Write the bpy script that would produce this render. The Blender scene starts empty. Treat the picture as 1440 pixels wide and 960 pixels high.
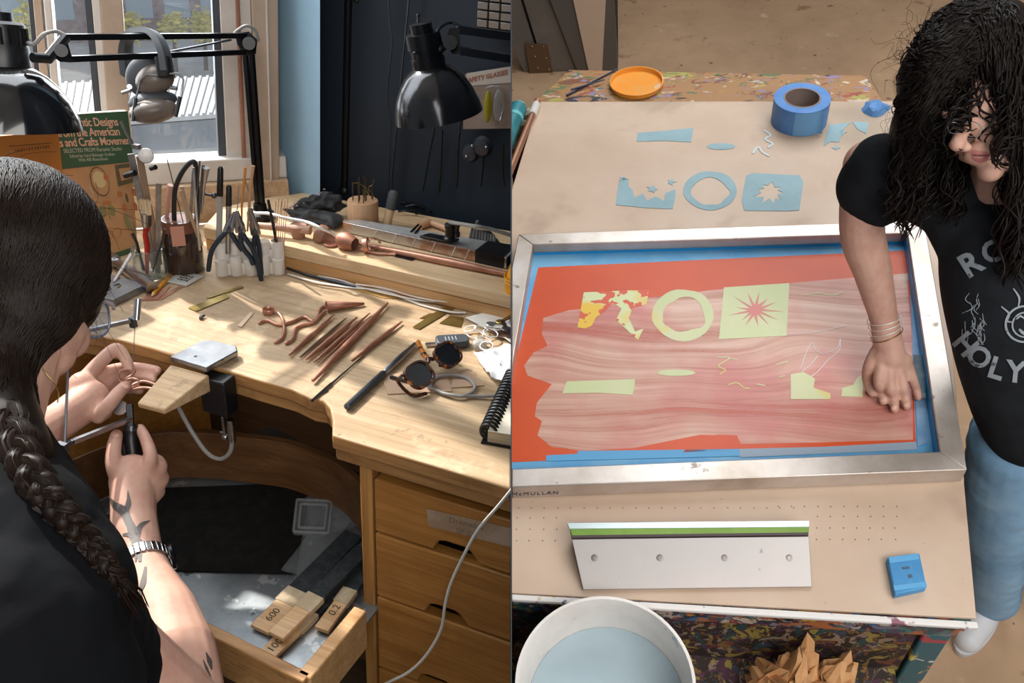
import bpy, bmesh, math, random
import numpy as np
from mathutils import Vector, Matrix, noise
random.seed(7)
PI = math.pi
V = Vector
C = bpy.context.scene.collection
F = 1200.0

# ---------------------------------------------------------------- spaces
# two workshops stand either side of a thin partition; each has its own floor frame
def _n(v):
    v = np.array(v, float); return v/np.linalg.norm(v)
def _pro(c):
    U, S, W = np.linalg.svd(np.array(c).T)
    return Matrix((U @ np.diag([1, 1, np.linalg.det(U @ W)]) @ W).tolist())

class Space:
    def __init__(s, M, H, side):
        s.M = M; s.Mi = M.transposed(); s.cam = V((0, 0, H)); s.side = side
        edge = 719.0 if side < 0 else 719.7
        n = s.Mi @ V((F, 0, (edge-720)))           # plane through the partition
        s.cn = n.normalized()*(1 if side < 0 else -1)
    def dir(s, px, py):
        return s.Mi @ V(((px-720)/F, (480-py)/F, -1))
    def at(s, px, py, z=0.0):
        d = s.dir(px, py); return s.cam + d*((z-s.cam.z)/d.z)
    def y(s, px, py, Y):
        d = s.dir(px, py); return s.cam + d*((Y-s.cam.y)/d.y)
    def pl(s, px, py, p, n):
        d = s.dir(px, py); return s.cam + d*((V(p)-s.cam).dot(n)/d.dot(n))
    def ray(s, px, py, t):
        return s.cam + s.dir(px, py)*t
    def depth(s, p):
        return -(s.M @ (V(p)-s.cam)).z
    def px(s, p):
        q = s.M @ (V(p)-s.cam); return (720-q.x/q.z*F, 480+q.y/q.z*F)
ML = _pro([_n((2790, -648, 1200)), _n((406, 648, -1200)), _n((285, 2220, 1200))])
MR = _pro([_n((1, 0, 0)), _n((420, 1333, -1200)), _n((-360, 1080, 1200))])
BENCH_Z, TABLE_Z = 0.93, 0.90
L = Space(ML, 0.65, -1)
R = Space(MR, 1.45, 1)
L.T = Matrix.Translation((0, 0, BENCH_Z))
_camw = L.T @ L.cam
Q = ML.transposed() @ MR
R.T = Matrix.Translation(_camw) @ Q.to_4x4() @ Matrix.Translation(-R.cam)

# ---------------------------------------------------------------- colour and materials
def hx(h):
    h = h.lstrip('#'); o = []
    for i in (0, 2, 4):
        c = int(h[i:i+2], 16)/255
        o.append(c/12.92 if c <= .04045 else ((c+.055)/1.055)**2.4)
    return (*o, 1)
_mats = {}
class NT:
    def __init__(s, name):
        s.m = bpy.data.materials.new(name); s.m.use_nodes = True
        s.t = s.m.node_tree; s.t.nodes.clear()
        s.out = s.n('ShaderNodeOutputMaterial'); s.b = s.n('ShaderNodeBsdfPrincipled')
        s.l(s.b.outputs[0], s.out.inputs[0])
    def n(s, k, **kw):
        a = s.t.nodes.new(k)
        for q, v in kw.items(): setattr(a, q, v)
        return a
    def l(s, a, b): s.t.links.new(a, b)
    def coord(s, sc=(1, 1, 1), rot=(0, 0, 0)):
        c = s.n('ShaderNodeTexCoord'); m = s.n('ShaderNodeMapping')
        m.inputs['Scale'].default_value = sc; m.inputs['Rotation'].default_value = rot
        s.l(c.outputs['Object'], m.inputs[0]); return m.outputs[0]
    def noise(s, co, sc, det=4, rough=.6, dist=0):
        a = s.n('ShaderNodeTexNoise'); s.l(co, a.inputs['Vector'])
        a.inputs['Scale'].default_value = sc; a.inputs['Detail'].default_value = det
        a.inputs['Roughness'].default_value = rough; a.inputs['Distortion'].default_value = dist
        return a
    def ramp(s, fac, stops, interp='LINEAR'):
        r = s.n('ShaderNodeValToRGB'); r.color_ramp.interpolation = interp
        e = r.color_ramp.elements
        while len(e) < len(stops): e.new(.5)
        for x, (p, c) in zip(e, stops): x.position = p; x.color = c
        s.l(fac, r.inputs[0]); return r.outputs[0]
    def mix(s, fac, a, b, mode='MIX'):
        m = s.n('ShaderNodeMix', data_type='RGBA', blend_type=mode)
        for i, v in ((0, fac), (6, a), (7, b)):
            if isinstance(v, (int, float, tuple)): m.inputs[i].default_value = v
            else: s.l(v, m.inputs[i])
        return m.outputs[2]
    def bump(s, h, st, dist=.002):
        b = s.n('ShaderNodeBump'); b.inputs['Strength'].default_value = st; b.inputs['Distance'].default_value = dist
        s.l(h, b.inputs['Height']); s.l(b.outputs[0], s.b.inputs['Normal'])
W1, B0 = (1, 1, 1, 1), (0, 0, 0, 1)
def mat(name, col, rough=.5, metal=0., var=None, bump=None, sc=(1, 1, 1), spots=None, trans=0., alpha=1., ior=1.45, coat=0., emit=0., spec=.5, rvar=None, sheen=0.):
    """var=(scale, colour2, low, high)  spots=(scale, colour, threshold)  bump=(scale, strength)"""
    if name in _mats: return _mats[name]
    t = NT(name); b = t.b
    c = hx(col)
    b.inputs['Base Color'].default_value = c
    b.inputs['Roughness'].default_value = rough; b.inputs['Metallic'].default_value = metal
    b.inputs['Transmission Weight'].default_value = trans; b.inputs['Alpha'].default_value = alpha
    b.inputs['IOR'].default_value = ior; b.inputs['Coat Weight'].default_value = coat
    b.inputs['Specular IOR Level'].default_value = spec
    if sheen: b.inputs['Sheen Weight'].default_value = sheen
    if emit:
        b.inputs['Emission Color'].default_value = c; b.inputs['Emission Strength'].default_value = emit
    if var or bump or spots or rvar: co = t.coord(sc)
    o = None
    if var:
        nz = t.noise(co, var[0], 6, .65)
        o = t.mix(t.ramp(nz.outputs['Fac'], [(var[2], B0), (var[3], W1)]), c, hx(var[1]))
    for sp in (spots or []):
        nz = t.noise(co, sp[0], 3, .6)
        f = t.ramp(nz.outputs['Fac'], [(sp[2], B0), (sp[2]+(sp[3] if len(sp) > 3 else .03), W1)])
        o = t.mix(f, o if o is not None else c, hx(sp[1]))
    if o is not None: t.l(o, b.inputs['Base Color'])
    if rvar:
        nz = t.noise(co, rvar[0], 4, .6)
        r = t.ramp(nz.outputs['Fac'], [(.35, (rvar[1],)*3+(1,)), (.65, (rvar[2],)*3+(1,))]); t.l(r, b.inputs['Roughness'])
    if bump:
        nz = t.noise(co, bump[0], 5, .6); t.bump(nz.outputs['Fac'], bump[1])
    _mats[name] = t.m; return t.m
def wood(name, c1, c2, c3=None, axis=0, sc=1., rough=.5, stains=None, knots=True, grain=.55, bumpv=.15):
    if name in _mats: return _mats[name]
    t = NT(name); s = [14*sc]*3; s[axis] = 1.1*sc
    co = t.coord(tuple(s)); n1 = t.noise(co, 3.2, 7, .62, .5)
    col = t.mix(t.ramp(n1.outputs['Fac'], [(.36, B0), (.64, W1)]), hx(c1), hx(c2))
    s2 = [70*sc]*3; s2[axis] = 1.4*sc
    n2 = t.noise(t.coord(tuple(s2)), 4, 4, .6, .2)
    col = t.mix(t.ramp(n2.outputs['Fac'], [(.45, B0), (.75, (grain,)*3+(1,))]), col, hx(c3 or c2))
    for st in (stains or []):
        n3 = t.noise(t.coord(), st[0], 7, .68, .3)
        col = t.mix(t.ramp(n3.outputs['Fac'], [(st[2], B0), (st[3], W1)]), col, hx(st[1]))
    t.l(col, t.b.inputs['Base Color']); t.b.inputs['Roughness'].default_value = rough
    t.bump(n2.outputs['Fac'], bumpv)
    _mats[name] = t.m; return t.m
def splatter(name, cols, sc=9., dark='2a2a30', rough=.45, stretch=(1, 1, 1), thr=.555):
    """dried screen-printing ink in many colours"""
    if name in _mats: return _mats[name]
    t = NT(name); co = t.coord(stretch); o = hx(dark)
    for i, c in enumerate(cols):
        a = t.n('ShaderNodeVectorMath', operation='ADD'); t.l(co, a.inputs[0]); a.inputs[1].default_value = (3.7*i+1, 1.9*i, 7.1*i)
        nz = t.noise(a.outputs[0], sc*(1+.35*(i % 4)), 5, .62, 1.2)
        o = t.mix(t.ramp(nz.outputs['Fac'], [(thr+.012*(i % 3), B0), (thr+.02+.012*(i % 3), W1)]), o, hx(c))
    t.l(o, t.b.inputs['Base Color']); t.b.inputs['Roughness'].default_value = rough
    nz = t.noise(co, sc*4, 4); t.bump(nz.outputs['Fac'], .3)
    _mats[name] = t.m; return t.m

# ---------------------------------------------------------------- mesh builder
def frame(d, up=(0, 0, 1)):
    d = V(d).normalized(); up = V(up)
    if abs(d.dot(up)) > .98*up.length: up = V((1, 0, 0)) if abs(d.x) < .9 else V((0, 1, 0))
    x = up.cross(d).normalized(); return x, d.cross(x), d
class MB:
    def __init__(s): s.v = []; s.f = []; s.mi = []; s.m = 0
    def add(s, vs, fs):
        b = len(s.v); s.v += [V(p) for p in vs]; s.f += [tuple(b+i for i in f) for f in fs]; s.mi += [s.m]*len(fs); return s
    def mi_(s, i): s.m = i; return s
    def obox(s, c, ax, ay, az, sx, sy, sz):
        c = V(c); ax, ay, az = V(ax)*sx/2, V(ay)*sy/2, V(az)*sz/2
        vs = [c+ax*i+ay*j+az*k for k in (-1, 1) for j in (-1, 1) for i in (-1, 1)]
        return s.add(vs, [(0, 2, 3, 1), (4, 5, 7, 6), (0, 1, 5, 4), (2, 6, 7, 3), (0, 4, 6, 2), (1, 3, 7, 5)])
    def box(s, c, size, rz=0):
        m = Matrix.Rotation(rz, 3, 'Z'); return s.obox(c, m.col[0], m.col[1], m.col[2], *size)
    def bar(s, a, b, w, h, up=(0, 0, 1)):
        a, b = V(a), V(b); x, y, d = frame(b-a, up)
        return s.obox((a+b)/2, x, y, d, w, h, (b-a).length)
    def prism(s, pts, off):
        n = len(pts); off = V(off); p = [V(q) for q in pts]
        return s.add(p+[q+off for q in p], [tuple(range(n))[::-1], tuple(range(n, 2*n))]+[(i, (i+1) % n, n+(i+1) % n, n+i) for i in range(n)])
    def poly(s, pts): return s.add(pts, [tuple(range(len(pts)))])
    def hexa(s, bot, top): return s.add(list(bot)+list(top), [(3, 2, 1, 0), (4, 5, 6, 7)]+[(i, (i+1) % 4, 4+(i+1) % 4, 4+i) for i in range(4)])
    def loft(s, rings, cap=True, closed=True):
        n = len(rings[0]); vs = [p for r in rings for p in r]; fs = []
        for i in range(len(rings)-1):
            for j in range(n if closed else n-1):
                k = (j+1) % n; fs.append((i*n+j, i*n+k, (i+1)*n+k, (i+1)*n+j))
        if cap and closed: fs += [tuple(range(n))[::-1], tuple(range((len(rings)-1)*n, len(rings)*n))]
        return s.add(vs, fs)
    def tube(s, pts, r, seg=8, cap=True, flat=1., up=(0, 0, 1)):
        pts = [V(p) for p in pts]; n = len(pts)
        rs = [r]*n if isinstance(r, (int, float)) else [r[0]+(r[-1]-r[0])*i/(n-1) for i in range(n)] if len(r) == 2 else list(r)
        rings = []; px = None
        for i, p in enumerate(pts):
            d = pts[min(i+1, n-1)]-pts[max(i-1, 0)]
            if d.length < 1e-9: d = V((0, 0, 1))
            if px is None: x, y, d = frame(d, up)
            else:
                d = d.normalized(); x = (px-d*px.dot(d))
                x = x.normalized() if x.length > 1e-6 else frame(d)[0]; y = d.cross(x)
            px = x
            rings.append([p+(x*math.cos(2*PI*k/seg)+y*flat*math.sin(2*PI*k/seg))*rs[i] for k in range(seg)])
        return s.loft(rings, cap)
    def lathe(s, base, axis, prof, seg=24, cap=True, up=(0, 0, 1), sy=1.):
        """prof = [(radius, distance along axis)]"""
        x, y, d = frame(axis, up); b = V(base)
        return s.loft([[b+d*h+(x*math.cos(2*PI*k/seg)+y*sy*math.sin(2*PI*k/seg))*max(r, 1e-5) for k in range(seg)] for r, h in prof], cap)
    def cyl(s, a, b, r, seg=16): return s.tube([a, b], r, seg)
    def ell(s, c, r, rot=None, seg=16, ring=10):
        c = V(c); rot = rot or Matrix.Identity(3)
        r = V((r,)*3) if isinstance(r, (int, float)) else V(r)
        rings = []
        for i in range(ring+1):
            a = PI*i/ring; z = -math.cos(a); q = max(math.sin(a), 1e-4)
            rings.append([c+rot @ V((r.x*q*math.cos(2*PI*k/seg), r.y*q*math.sin(2*PI*k/seg), r.z*z)) for k in range(seg)])
        return s.loft(rings)
    def cap(s, pts, rs, seg=14):
        """rounded limb: tube with sphere ends"""
        s.tube(pts, rs, seg); rr = [rs]*2 if isinstance(rs, (int, float)) else rs
        s.ell(pts[0], rr[0], seg=seg); s.ell(pts[-1], rr[-1], seg=seg); return s
    def torus(s, c, n, R_, r, seg=28, rs=8, a0=0, a1=2*PI, sy=1.):
        x, y, d = frame(n); c = V(c); full = abs(a1-a0) >= 2*PI-1e-6
        pts = [c+(x*math.cos(a)+y*sy*math.sin(a))*R_ for a in [a0+(a1-a0)*i/seg for i in range(seg+(0 if full else 1))]]
        if not full: return s.tube(pts, r, rs)
        rings = []
        for i, p in enumerate(pts):
            o = (p-c).normalized(); rings.append([p+(o*math.cos(2*PI*k/rs)+d*math.sin(2*PI*k/rs))*r for k in range(rs)])
        rings.append(rings[0]); return s.loft(rings, cap=False)
    def text(s, body, size, o, u, v, thick=0., align='CENTER', shear=0., space=1., bold=0.):
        c = bpy.data.curves.new('t', 'FONT'); c.body = body; c.size = size; c.align_x = align; c.align_y = 'CENTER'
        c.resolution_u = 3; c.extrude = thick; c.shear = shear; c.space_character = space; c.offset = bold
        ob = bpy.data.objects.new('t', c); C.objects.link(ob)
        me = ob.evaluated_get(bpy.context.evaluated_depsgraph_get()).to_mesh()
        o, u, v = V(o), V(u), V(v); w = u.cross(v)
        s.add([o+u*p.co.x+v*p.co.y+w*p.co.z for p in me.vertices], [tuple(p.vertices) for p in me.polygons])
        bpy.data.objects.remove(ob); bpy.data.curves.remove(c); return s
ORG = {}; SPC = {}
def _mesh(name, mb, org, sp, sharp=38, cut=True, smooth=True):
    bm = bmesh.new(); vs = [bm.verts.new(p) for p in mb.v]
    for f, m in zip(mb.f, mb.mi):
        try: q = bm.faces.new([vs[i] for i in f]); q.material_index = m; q.smooth = smooth
        except ValueError: pass
    if cut and any((p-sp.cam).dot(sp.cn) > 0 for p in mb.v):
        r = bmesh.ops.bisect_plane(bm, geom=bm.verts[:]+bm.edges[:]+bm.faces[:], plane_co=sp.cam, plane_no=sp.cn, clear_outer=True)
        ed = [e for e in r['geom_cut'] if isinstance(e, bmesh.types.BMEdge) and e.is_valid]
        if ed: bmesh.ops.holes_fill(bm, edges=ed, sides=0)
    bmesh.ops.recalc_face_normals(bm, faces=bm.faces[:])
    for e in bm.edges:
        if len(e.link_faces) == 2 and e.calc_face_angle(0) > math.radians(sharp): e.smooth = False
    for v in bm.verts: v.co -= org
    me = bpy.data.meshes.new(name); bm.to_mesh(me); bm.free(); return me
def _org(mb):
    a = [V((min(p[i] for p in mb.v), max(p[i] for p in mb.v), 0)) for i in range(3)]
    return V(((a[0].x+a[0].y)/2, (a[1].x+a[1].y)/2, a[2].x))
def thing(name, label, cat, sp, org, group=None):
    o = bpy.data.objects.new(name, None); C.objects.link(o); o.empty_display_size = .02
    o['label'] = label; o['category'] = cat
    if group: o['group'] = group
    org = V(org); o.matrix_world = sp.T @ Matrix.Translation(org); ORG[o.name] = org; SPC[o.name] = sp; return o
def part(name, mb, m, parent, label=None, bevel=0, sharp=38, mods=None, cut=True, smooth=True):
    sp = SPC[parent.name]; org = ORG[parent.name]
    me = _mesh(name, mb, org, sp, sharp, cut, smooth); o = bpy.data.objects.new(name, me); C.objects.link(o)
    for q in (m if isinstance(m, (list, tuple)) else [m]): me.materials.append(q)
    o.parent = parent; ORG[o.name] = org; SPC[o.name] = sp
    if label: o['label'] = label
    _mods(o, bevel, mods); return o
def _mods(o, bevel, mods):
    if bevel:
        b = o.modifiers.new('b', 'BEVEL'); b.width = bevel; b.segments = 2; b.limit_method = 'ANGLE'; b.angle_limit = .6
    for k, kw in (mods or []):
        q = o.modifiers.new(k, k)
        for a, v in kw.items(): setattr(q, a, v)
def single(name, mb, m, label, cat, sp, group=None, kind=None, bevel=0, sharp=38, mods=None, org=None, cut=True, smooth=True):
    org = V(org) if org is not None else _org(mb)
    me = _mesh(name, mb, org, sp, sharp, cut, smooth); o = bpy.data.objects.new(name, me); C.objects.link(o)
    for q in (m if isinstance(m, (list, tuple)) else [m]): me.materials.append(q)
    o.matrix_world = sp.T @ Matrix.Translation(org); ORG[o.name] = org; SPC[o.name] = sp
    if label: o['label'] = label
    if cat: o['category'] = cat
    if group: o['group'] = group
    if kind: o['kind'] = kind
    _mods(o, bevel, mods); return o
def struct(name, mb, m, sp, **k): return single(name, mb, m, None, None, sp, kind='structure', **k)
def skin(mb, voxel, smooth=6, fac=.5):
    """fuse overlapping closed shapes into one continuous surface"""
    me = bpy.data.meshes.new('tmp'); me.from_pydata([tuple(p) for p in mb.v], [], mb.f); me.update()
    o = bpy.data.objects.new('tmp', me); C.objects.link(o)
    bm = bmesh.new(); bm.from_mesh(me); bmesh.ops.recalc_face_normals(bm, faces=bm.faces[:]); bm.to_mesh(me); bm.free()
    r = o.modifiers.new('r', 'REMESH'); r.mode = 'VOXEL'; r.voxel_size = voxel
    s = o.modifiers.new('s', 'SMOOTH'); s.iterations = smooth; s.factor = fac
    e = o.evaluated_get(bpy.context.evaluated_depsgraph_get()).to_mesh()
    out = MB(); out.add([v.co.copy() for v in e.vertices], [tuple(p.vertices) for p in e.polygons])
    bpy.data.objects.remove(o); bpy.data.meshes.remove(me); return out
def spline(pts, n=8):
    """Catmull-Rom through points"""
    p = [V(q) for q in pts]; p = [2*p[0]-p[1]]+p+[2*p[-1]-p[-2]]; o = []
    for i in range(1, len(p)-2):
        for k in range(n):
            t = k/n; a, b, c, d = p[i-1:i+3]
            o.append(.5*((2*b)+(c-a)*t+(2*a-5*b+4*c-d)*t*t+(3*b-a-3*c+d)*t**3))
    o.append(p[-2]); return o
def interp(a, b, n): return [a+(b-a)*i/(n-1) for i in range(n)]
def rnd(a, b): return random.uniform(a, b)
def lift(p, z): return V((p[0], p[1], p[2]+z))
UP = V((0, 0, 1))
# ================================================================ camera, sky, partition
cam = bpy.data.cameras.new('camera'); cam.lens = 30.0; cam.sensor_width = 36.0; cam.clip_start = .02
camo = bpy.data.objects.new('camera', cam); C.objects.link(camo)
camo.matrix_world = Matrix.Translation(_camw) @ L.Mi.to_4x4()
sc = bpy.context.scene; sc.camera = camo
sc.view_settings.view_transform = 'Standard'; sc.view_settings.look = 'None'
sc.view_settings.gamma = 1; sc.view_settings.use_curve_mapping = False; sc.view_settings.exposure = 0.0
w = bpy.data.worlds.new('sky'); sc.world = w; w.use_nodes = True
bg = w.node_tree.nodes['Background']; bg.inputs[0].default_value = (.86, .93, 1, 1); bg.inputs[1].default_value = .36

M_navy = mat('navy_paint', '17212c', .6, var=(3, '1a2632', .4, .6))
M_lit_wall = mat('lit_wall_paint', '9abdd4', .55, var=(4, '92b5cc', .4, .6))  # lit copy of the navy wall paint, window light in the colour
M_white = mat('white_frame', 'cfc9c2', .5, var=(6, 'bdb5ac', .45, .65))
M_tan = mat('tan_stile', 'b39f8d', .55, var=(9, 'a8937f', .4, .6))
M_gasket = mat('gasket', '3b4048', .5)
M_plaster = mat('plaster', 'b9b4ae', .8)
M_black = mat('black_plastic', '141416', .35)
M_blackm = mat('black_metal', '1b1c1f', .3, .6)
M_enamel = mat('black_enamel', '101113', .12, 0, spec=.6, coat=.4)
M_steel = mat('steel', 'b6b7ba', .28, 1., var=(30, '8e9096', .4, .7))
M_darksteel = mat('dark_steel', '55575c', .35, 1.)
M_silver = mat('silver', 'f2f0ec', .4, .45)
M_brass = mat('brass', 'a8945a', .35, 1., var=(20, '7d6a3c', .4, .7))
M_copper = mat('copper', 'c8957d', .4, .7, var=(16, 'a06f5a', .4, .7))
M_copperd = mat('copper_dull', 'b38069', .48, .5, var=(12, '8d5c4a', .4, .7))
M_rubber = mat('grey_cord', '8d8a86', .5)
M_wire = mat('white_cord', 'c9c4bb', .45)
M_paper = mat('paper', 'e8e4da', .8)
M_ink = mat('ink', '26221e', .7)
M_top = wood('worn_bench_wood', 'bea382', 'a38865', '7d6143', 0, .9, .6, stains=[(4, '8b7357', .48, .7), (11, 'cdb898', .55, .75), (28, '7c6348', .6, .72), (90, '4f3b29', .66, .74)], bumpv=.3)
M_edge = wood('bench_edge_wood', 'b78a55', '94693a', '6b4521', 0, 1., .55, stains=[(9, '5f4226', .55, .75)])
M_shelf = wood('shelf_wood', 'd2a877', 'bd8d58', '9c6d3d', 0, .8, .5)
M_shelft = wood('shelf_top_wood', 'd8bd98', 'c3a27a', 'a5825c', 0, .8, .55, stains=[(8, 'a58c6c', .55, .8)])
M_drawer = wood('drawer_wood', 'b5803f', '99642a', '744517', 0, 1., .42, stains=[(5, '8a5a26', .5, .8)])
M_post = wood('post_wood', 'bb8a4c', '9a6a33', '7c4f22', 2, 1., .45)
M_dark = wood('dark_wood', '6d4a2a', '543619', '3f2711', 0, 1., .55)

def camspace(x, y, z): return L.cam + L.Mi @ V((x, y, z))
mb = MB(); mb.hexa([camspace(x, y, -.55) for x, y in ((-.00085, -3), (-.00015, -3), (-.00015, 6.5), (-.00085, 6.5))],
                   [camspace(x, y, -7.5) for x, y in ((-.00085, -3), (-.00015, -3), (-.00015, 3.5), (-.00085, 3.5))])
struct('added_divider', mb, M_navy, L, cut=False)  # added sheet seen edge-on, also keeps the sun off the print side

# ================================================================ jeweller's workshop: room
FLOOR = -BENCH_Z; CEIL = 2.1; NY = 1.505
P0 = V((-1.06, 1.45, 0)); WD = V((.732, .681, 0)).normalized(); WN = V((-.681, .732, 0)).normalized()
def Wp(px, py, off=0): return L.pl(px, py, P0+WN*off, WN)
def wq(s, z, off=0): return P0-WD*s+WN*off+UP*z
mb = MB(); mb.box((-.4, .2, FLOOR-.05), (5, 4, .1)); struct('floor_workshop', mb, wood('floor_boards', '5a4634', '463524', '30241a', 0, .5, .6), L)
mb = MB(); mb.prism([wq(2.6, CEIL, .1), V((-2.9, -1.2, CEIL)), V((1.0, -1.2, CEIL)), V((1.0, 1.56, CEIL)), wq(-.1, CEIL, .1)], UP*.1); struct('ceiling', mb, M_plaster, L)
mb = MB(); mb.box((.48, NY+.06, .55), (3.36, .1, 3.2)); struct('wall_back', mb, M_navy, L)
# pier between window and dark wall, window light put into its blue
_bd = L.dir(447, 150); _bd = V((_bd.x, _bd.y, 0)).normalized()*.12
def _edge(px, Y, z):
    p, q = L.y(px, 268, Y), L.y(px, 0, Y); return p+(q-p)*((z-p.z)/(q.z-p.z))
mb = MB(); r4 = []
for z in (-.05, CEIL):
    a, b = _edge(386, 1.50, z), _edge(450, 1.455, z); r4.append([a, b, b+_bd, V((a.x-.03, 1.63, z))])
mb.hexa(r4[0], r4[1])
struct('wall_pier', mb, M_lit_wall, L)
def wbox(s0, s1, z0, z1, o0, o1):
    m = MB(); m.hexa([wq(s0, z0, o0), wq(s1, z0, o0), wq(s1, z0, o1), wq(s0, z0, o1)], [wq(s0, z1, o0), wq(s1, z1, o0), wq(s1, z1, o1), wq(s0, z1, o1)]); return m
struct('wall_left', wbox(-.02, 2.6, FLOOR, -.03, .0, .14), M_plaster, L)
struct('wall_lintel', wbox(-.02, 2.6, 1.75, CEIL, .0, .14), M_plaster, L)
struct('wall_corner', wbox(1.62, 2.6, -.03, 1.75, .0, .14), M_plaster, L)
# window frame members traced on the window plane
win = thing('window_1', 'white framed casement window over the bench', 'window', L, wq(.6, 0)); win['kind'] = 'structure'
del win['category']; del win['label']
def wstrip(x0t, x1t, x0b, x1b, o0, o1, yt=-60, yb=262):
    """upright member given by its pixel edges at y=0 and y=240"""
    def X(a, b, y): return a+(b-a)*y/240
    q = [(X(x0t, x0b, yb), yb), (X(x1t, x1b, yb), yb), (X(x1t, x1b, yt), yt), (X(x0t, x0b, yt), yt)]
    p = [Wp(*k) for k in q]; u = p[3]-p[0]; u2 = p[2]-p[1]
    p[3] = p[0]+u*((1.75-p[0].z)/u.z); p[2] = p[1]+u2*((1.75-p[1].z)/u2.z)
    m = MB(); m.prism([k+WN*o0 for k in p], WN*(o1-o0)); return m
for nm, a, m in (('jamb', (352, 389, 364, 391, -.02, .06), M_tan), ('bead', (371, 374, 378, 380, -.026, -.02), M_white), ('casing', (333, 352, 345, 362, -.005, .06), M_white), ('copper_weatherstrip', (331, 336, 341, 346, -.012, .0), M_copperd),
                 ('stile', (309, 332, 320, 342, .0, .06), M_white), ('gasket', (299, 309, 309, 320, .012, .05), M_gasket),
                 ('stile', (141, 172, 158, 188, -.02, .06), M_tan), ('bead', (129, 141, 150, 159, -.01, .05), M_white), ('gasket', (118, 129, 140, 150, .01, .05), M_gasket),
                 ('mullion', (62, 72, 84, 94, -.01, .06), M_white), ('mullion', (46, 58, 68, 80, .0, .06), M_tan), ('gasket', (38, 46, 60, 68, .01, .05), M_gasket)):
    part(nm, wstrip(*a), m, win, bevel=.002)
for s0 in (1.02, 1.5):
    part('mullion', wbox(s0, s0+.06, .03, 1.75, -.01, .06), M_white, win, bevel=.002)
def rail(p, h, o0, o1):
    a, b = Wp(*p[0]), Wp(*p[1]); m = MB(); m.prism([k+WN*o0 for k in (a-UP*h, b-UP*h, b, a)], WN*(o1-o0)); return m
zr = Wp(260, 224).z
part('bottom_rail', wbox(-.02, 1.62, zr-.045, zr, -.015, .05), M_white, win, bevel=.003)
part('sill_board', wbox(-.02, 1.62, .0, zr-.045, -.03, .05), wood('sill_wood', 'cdb090', 'b6946f', '99775a', 0, .8), win, bevel=.003)
def glassmat():
    t = NT('window_glass'); t.t.nodes.remove(t.b)
    a = t.n('ShaderNodeBsdfTransparent'); g = t.n('ShaderNodeBsdfGlossy'); g.inputs['Roughness'].default_value = .02
    d = t.n('ShaderNodeBsdfDiffuse'); d.inputs[0].default_value = (.8, .85, .9, 1)
    m = t.n('ShaderNodeMixShader'); m.inputs[0].default_value = .05; m2 = t.n('ShaderNodeMixShader'); nz = t.noise(t.coord(), 3, 5)
    f = t.ramp(nz.outputs['Fac'], [(.3, (.03,)*3+(1,)), (.75, (.12,)*3+(1,))])
    t.l(a.outputs[0], m.inputs[1]); t.l(g.outputs[0], m.inputs[2]); t.l(f, m2.inputs[0]); t.l(m.outputs[0], m2.inputs[1]); t.l(d.outputs[0], m2.inputs[2]); t.l(m2.outputs[0], t.out.inputs[0]); return t.m
M_glass = glassmat()
part('pane', wbox(.0, 1.62, zr, 1.75, .028, .032), M_glass, win)

# ---- outside, seen down through the panes
GZ = -5.0
mb = MB(); mb.box((-14, 20, GZ-.05), (70, 60, .1)); struct('ground_outside', mb, mat('concrete_yard', 'dde4ea', .8, var=(.8, 'c3ccd4', .4, .6), spots=[(2, 'cfd3d4', .56, .1)]), L)
def oz(px, py, z): return L.at(px, py, z)
rz = -2.6
t = thing('metal_roof_shed', 'low shed with a ribbed white metal roof beyond the window', 'building', L, oz(220, 160, rz))
q = [oz(60, 178, rz), oz(335, 158, rz), oz(345, 106, rz), oz(60, 118, rz)]
m = MB(); m.prism([k-UP*.06 for k in q], UP*.06); part('roof', m, mat('roof_metal', 'e6eaee', .5, var=(2, 'd5dce1', .4, .6)), t)
for i in range(1, 26):
    u = i/26; m = MB(); a, b = q[0].lerp(q[1], u), q[3].lerp(q[2], u*1.0+.03); m.bar(a+UP*.015, b+UP*.015, .04, .03); part('rib', m, mat('roof_rib', 'c9d1d7', .5), t)
m = MB(); m.prism([V((k.x, k.y, GZ)) for k in q], UP*(rz-.08-GZ)); part('wall', m, mat('shed_wall', '8793a0', .8), t)
m = MB(); m.bar(oz(185, 192, -3.4), oz(335, 176, -3.4), .2, .5); single('parapet', m, mat('parapet', 'cfd9e2', .8, var=(1.5, 'bac7d3', .4, .6)), 'grey concrete parapet below the ribbed shed roof', 'wall', L)
t = thing('brick_building', 'red brick building with dark blue windows behind yellow trees', 'building', L, oz(200, 62, GZ))
a, b = oz(-60, 66, GZ), oz(420, 50, GZ); d = (b-a); nn = UP.cross(d).normalized()
m = MB(); m.prism([a, b, b+UP*9, a+UP*9], nn*2); part('wall', m, mat('brick', 'a08c8e', .85, var=(5, '8c7072', .4, .6)), t)
for i in range(9):
    for k in range(3):
        c = a+d*((i+.5)/9)-nn*.02+UP*(1.5+2.6*k); m = MB(); m.obox(c, d.normalized(), nn, UP, d.length/13, .06, 1.5)
        fo = part('window', m, mat('far_glass', 'a3bdd0', .25), t)
M_leaf = mat('yellow_leaves', 'e6d873', .7, var=(3, 'c9c656', .4, .6))
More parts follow.
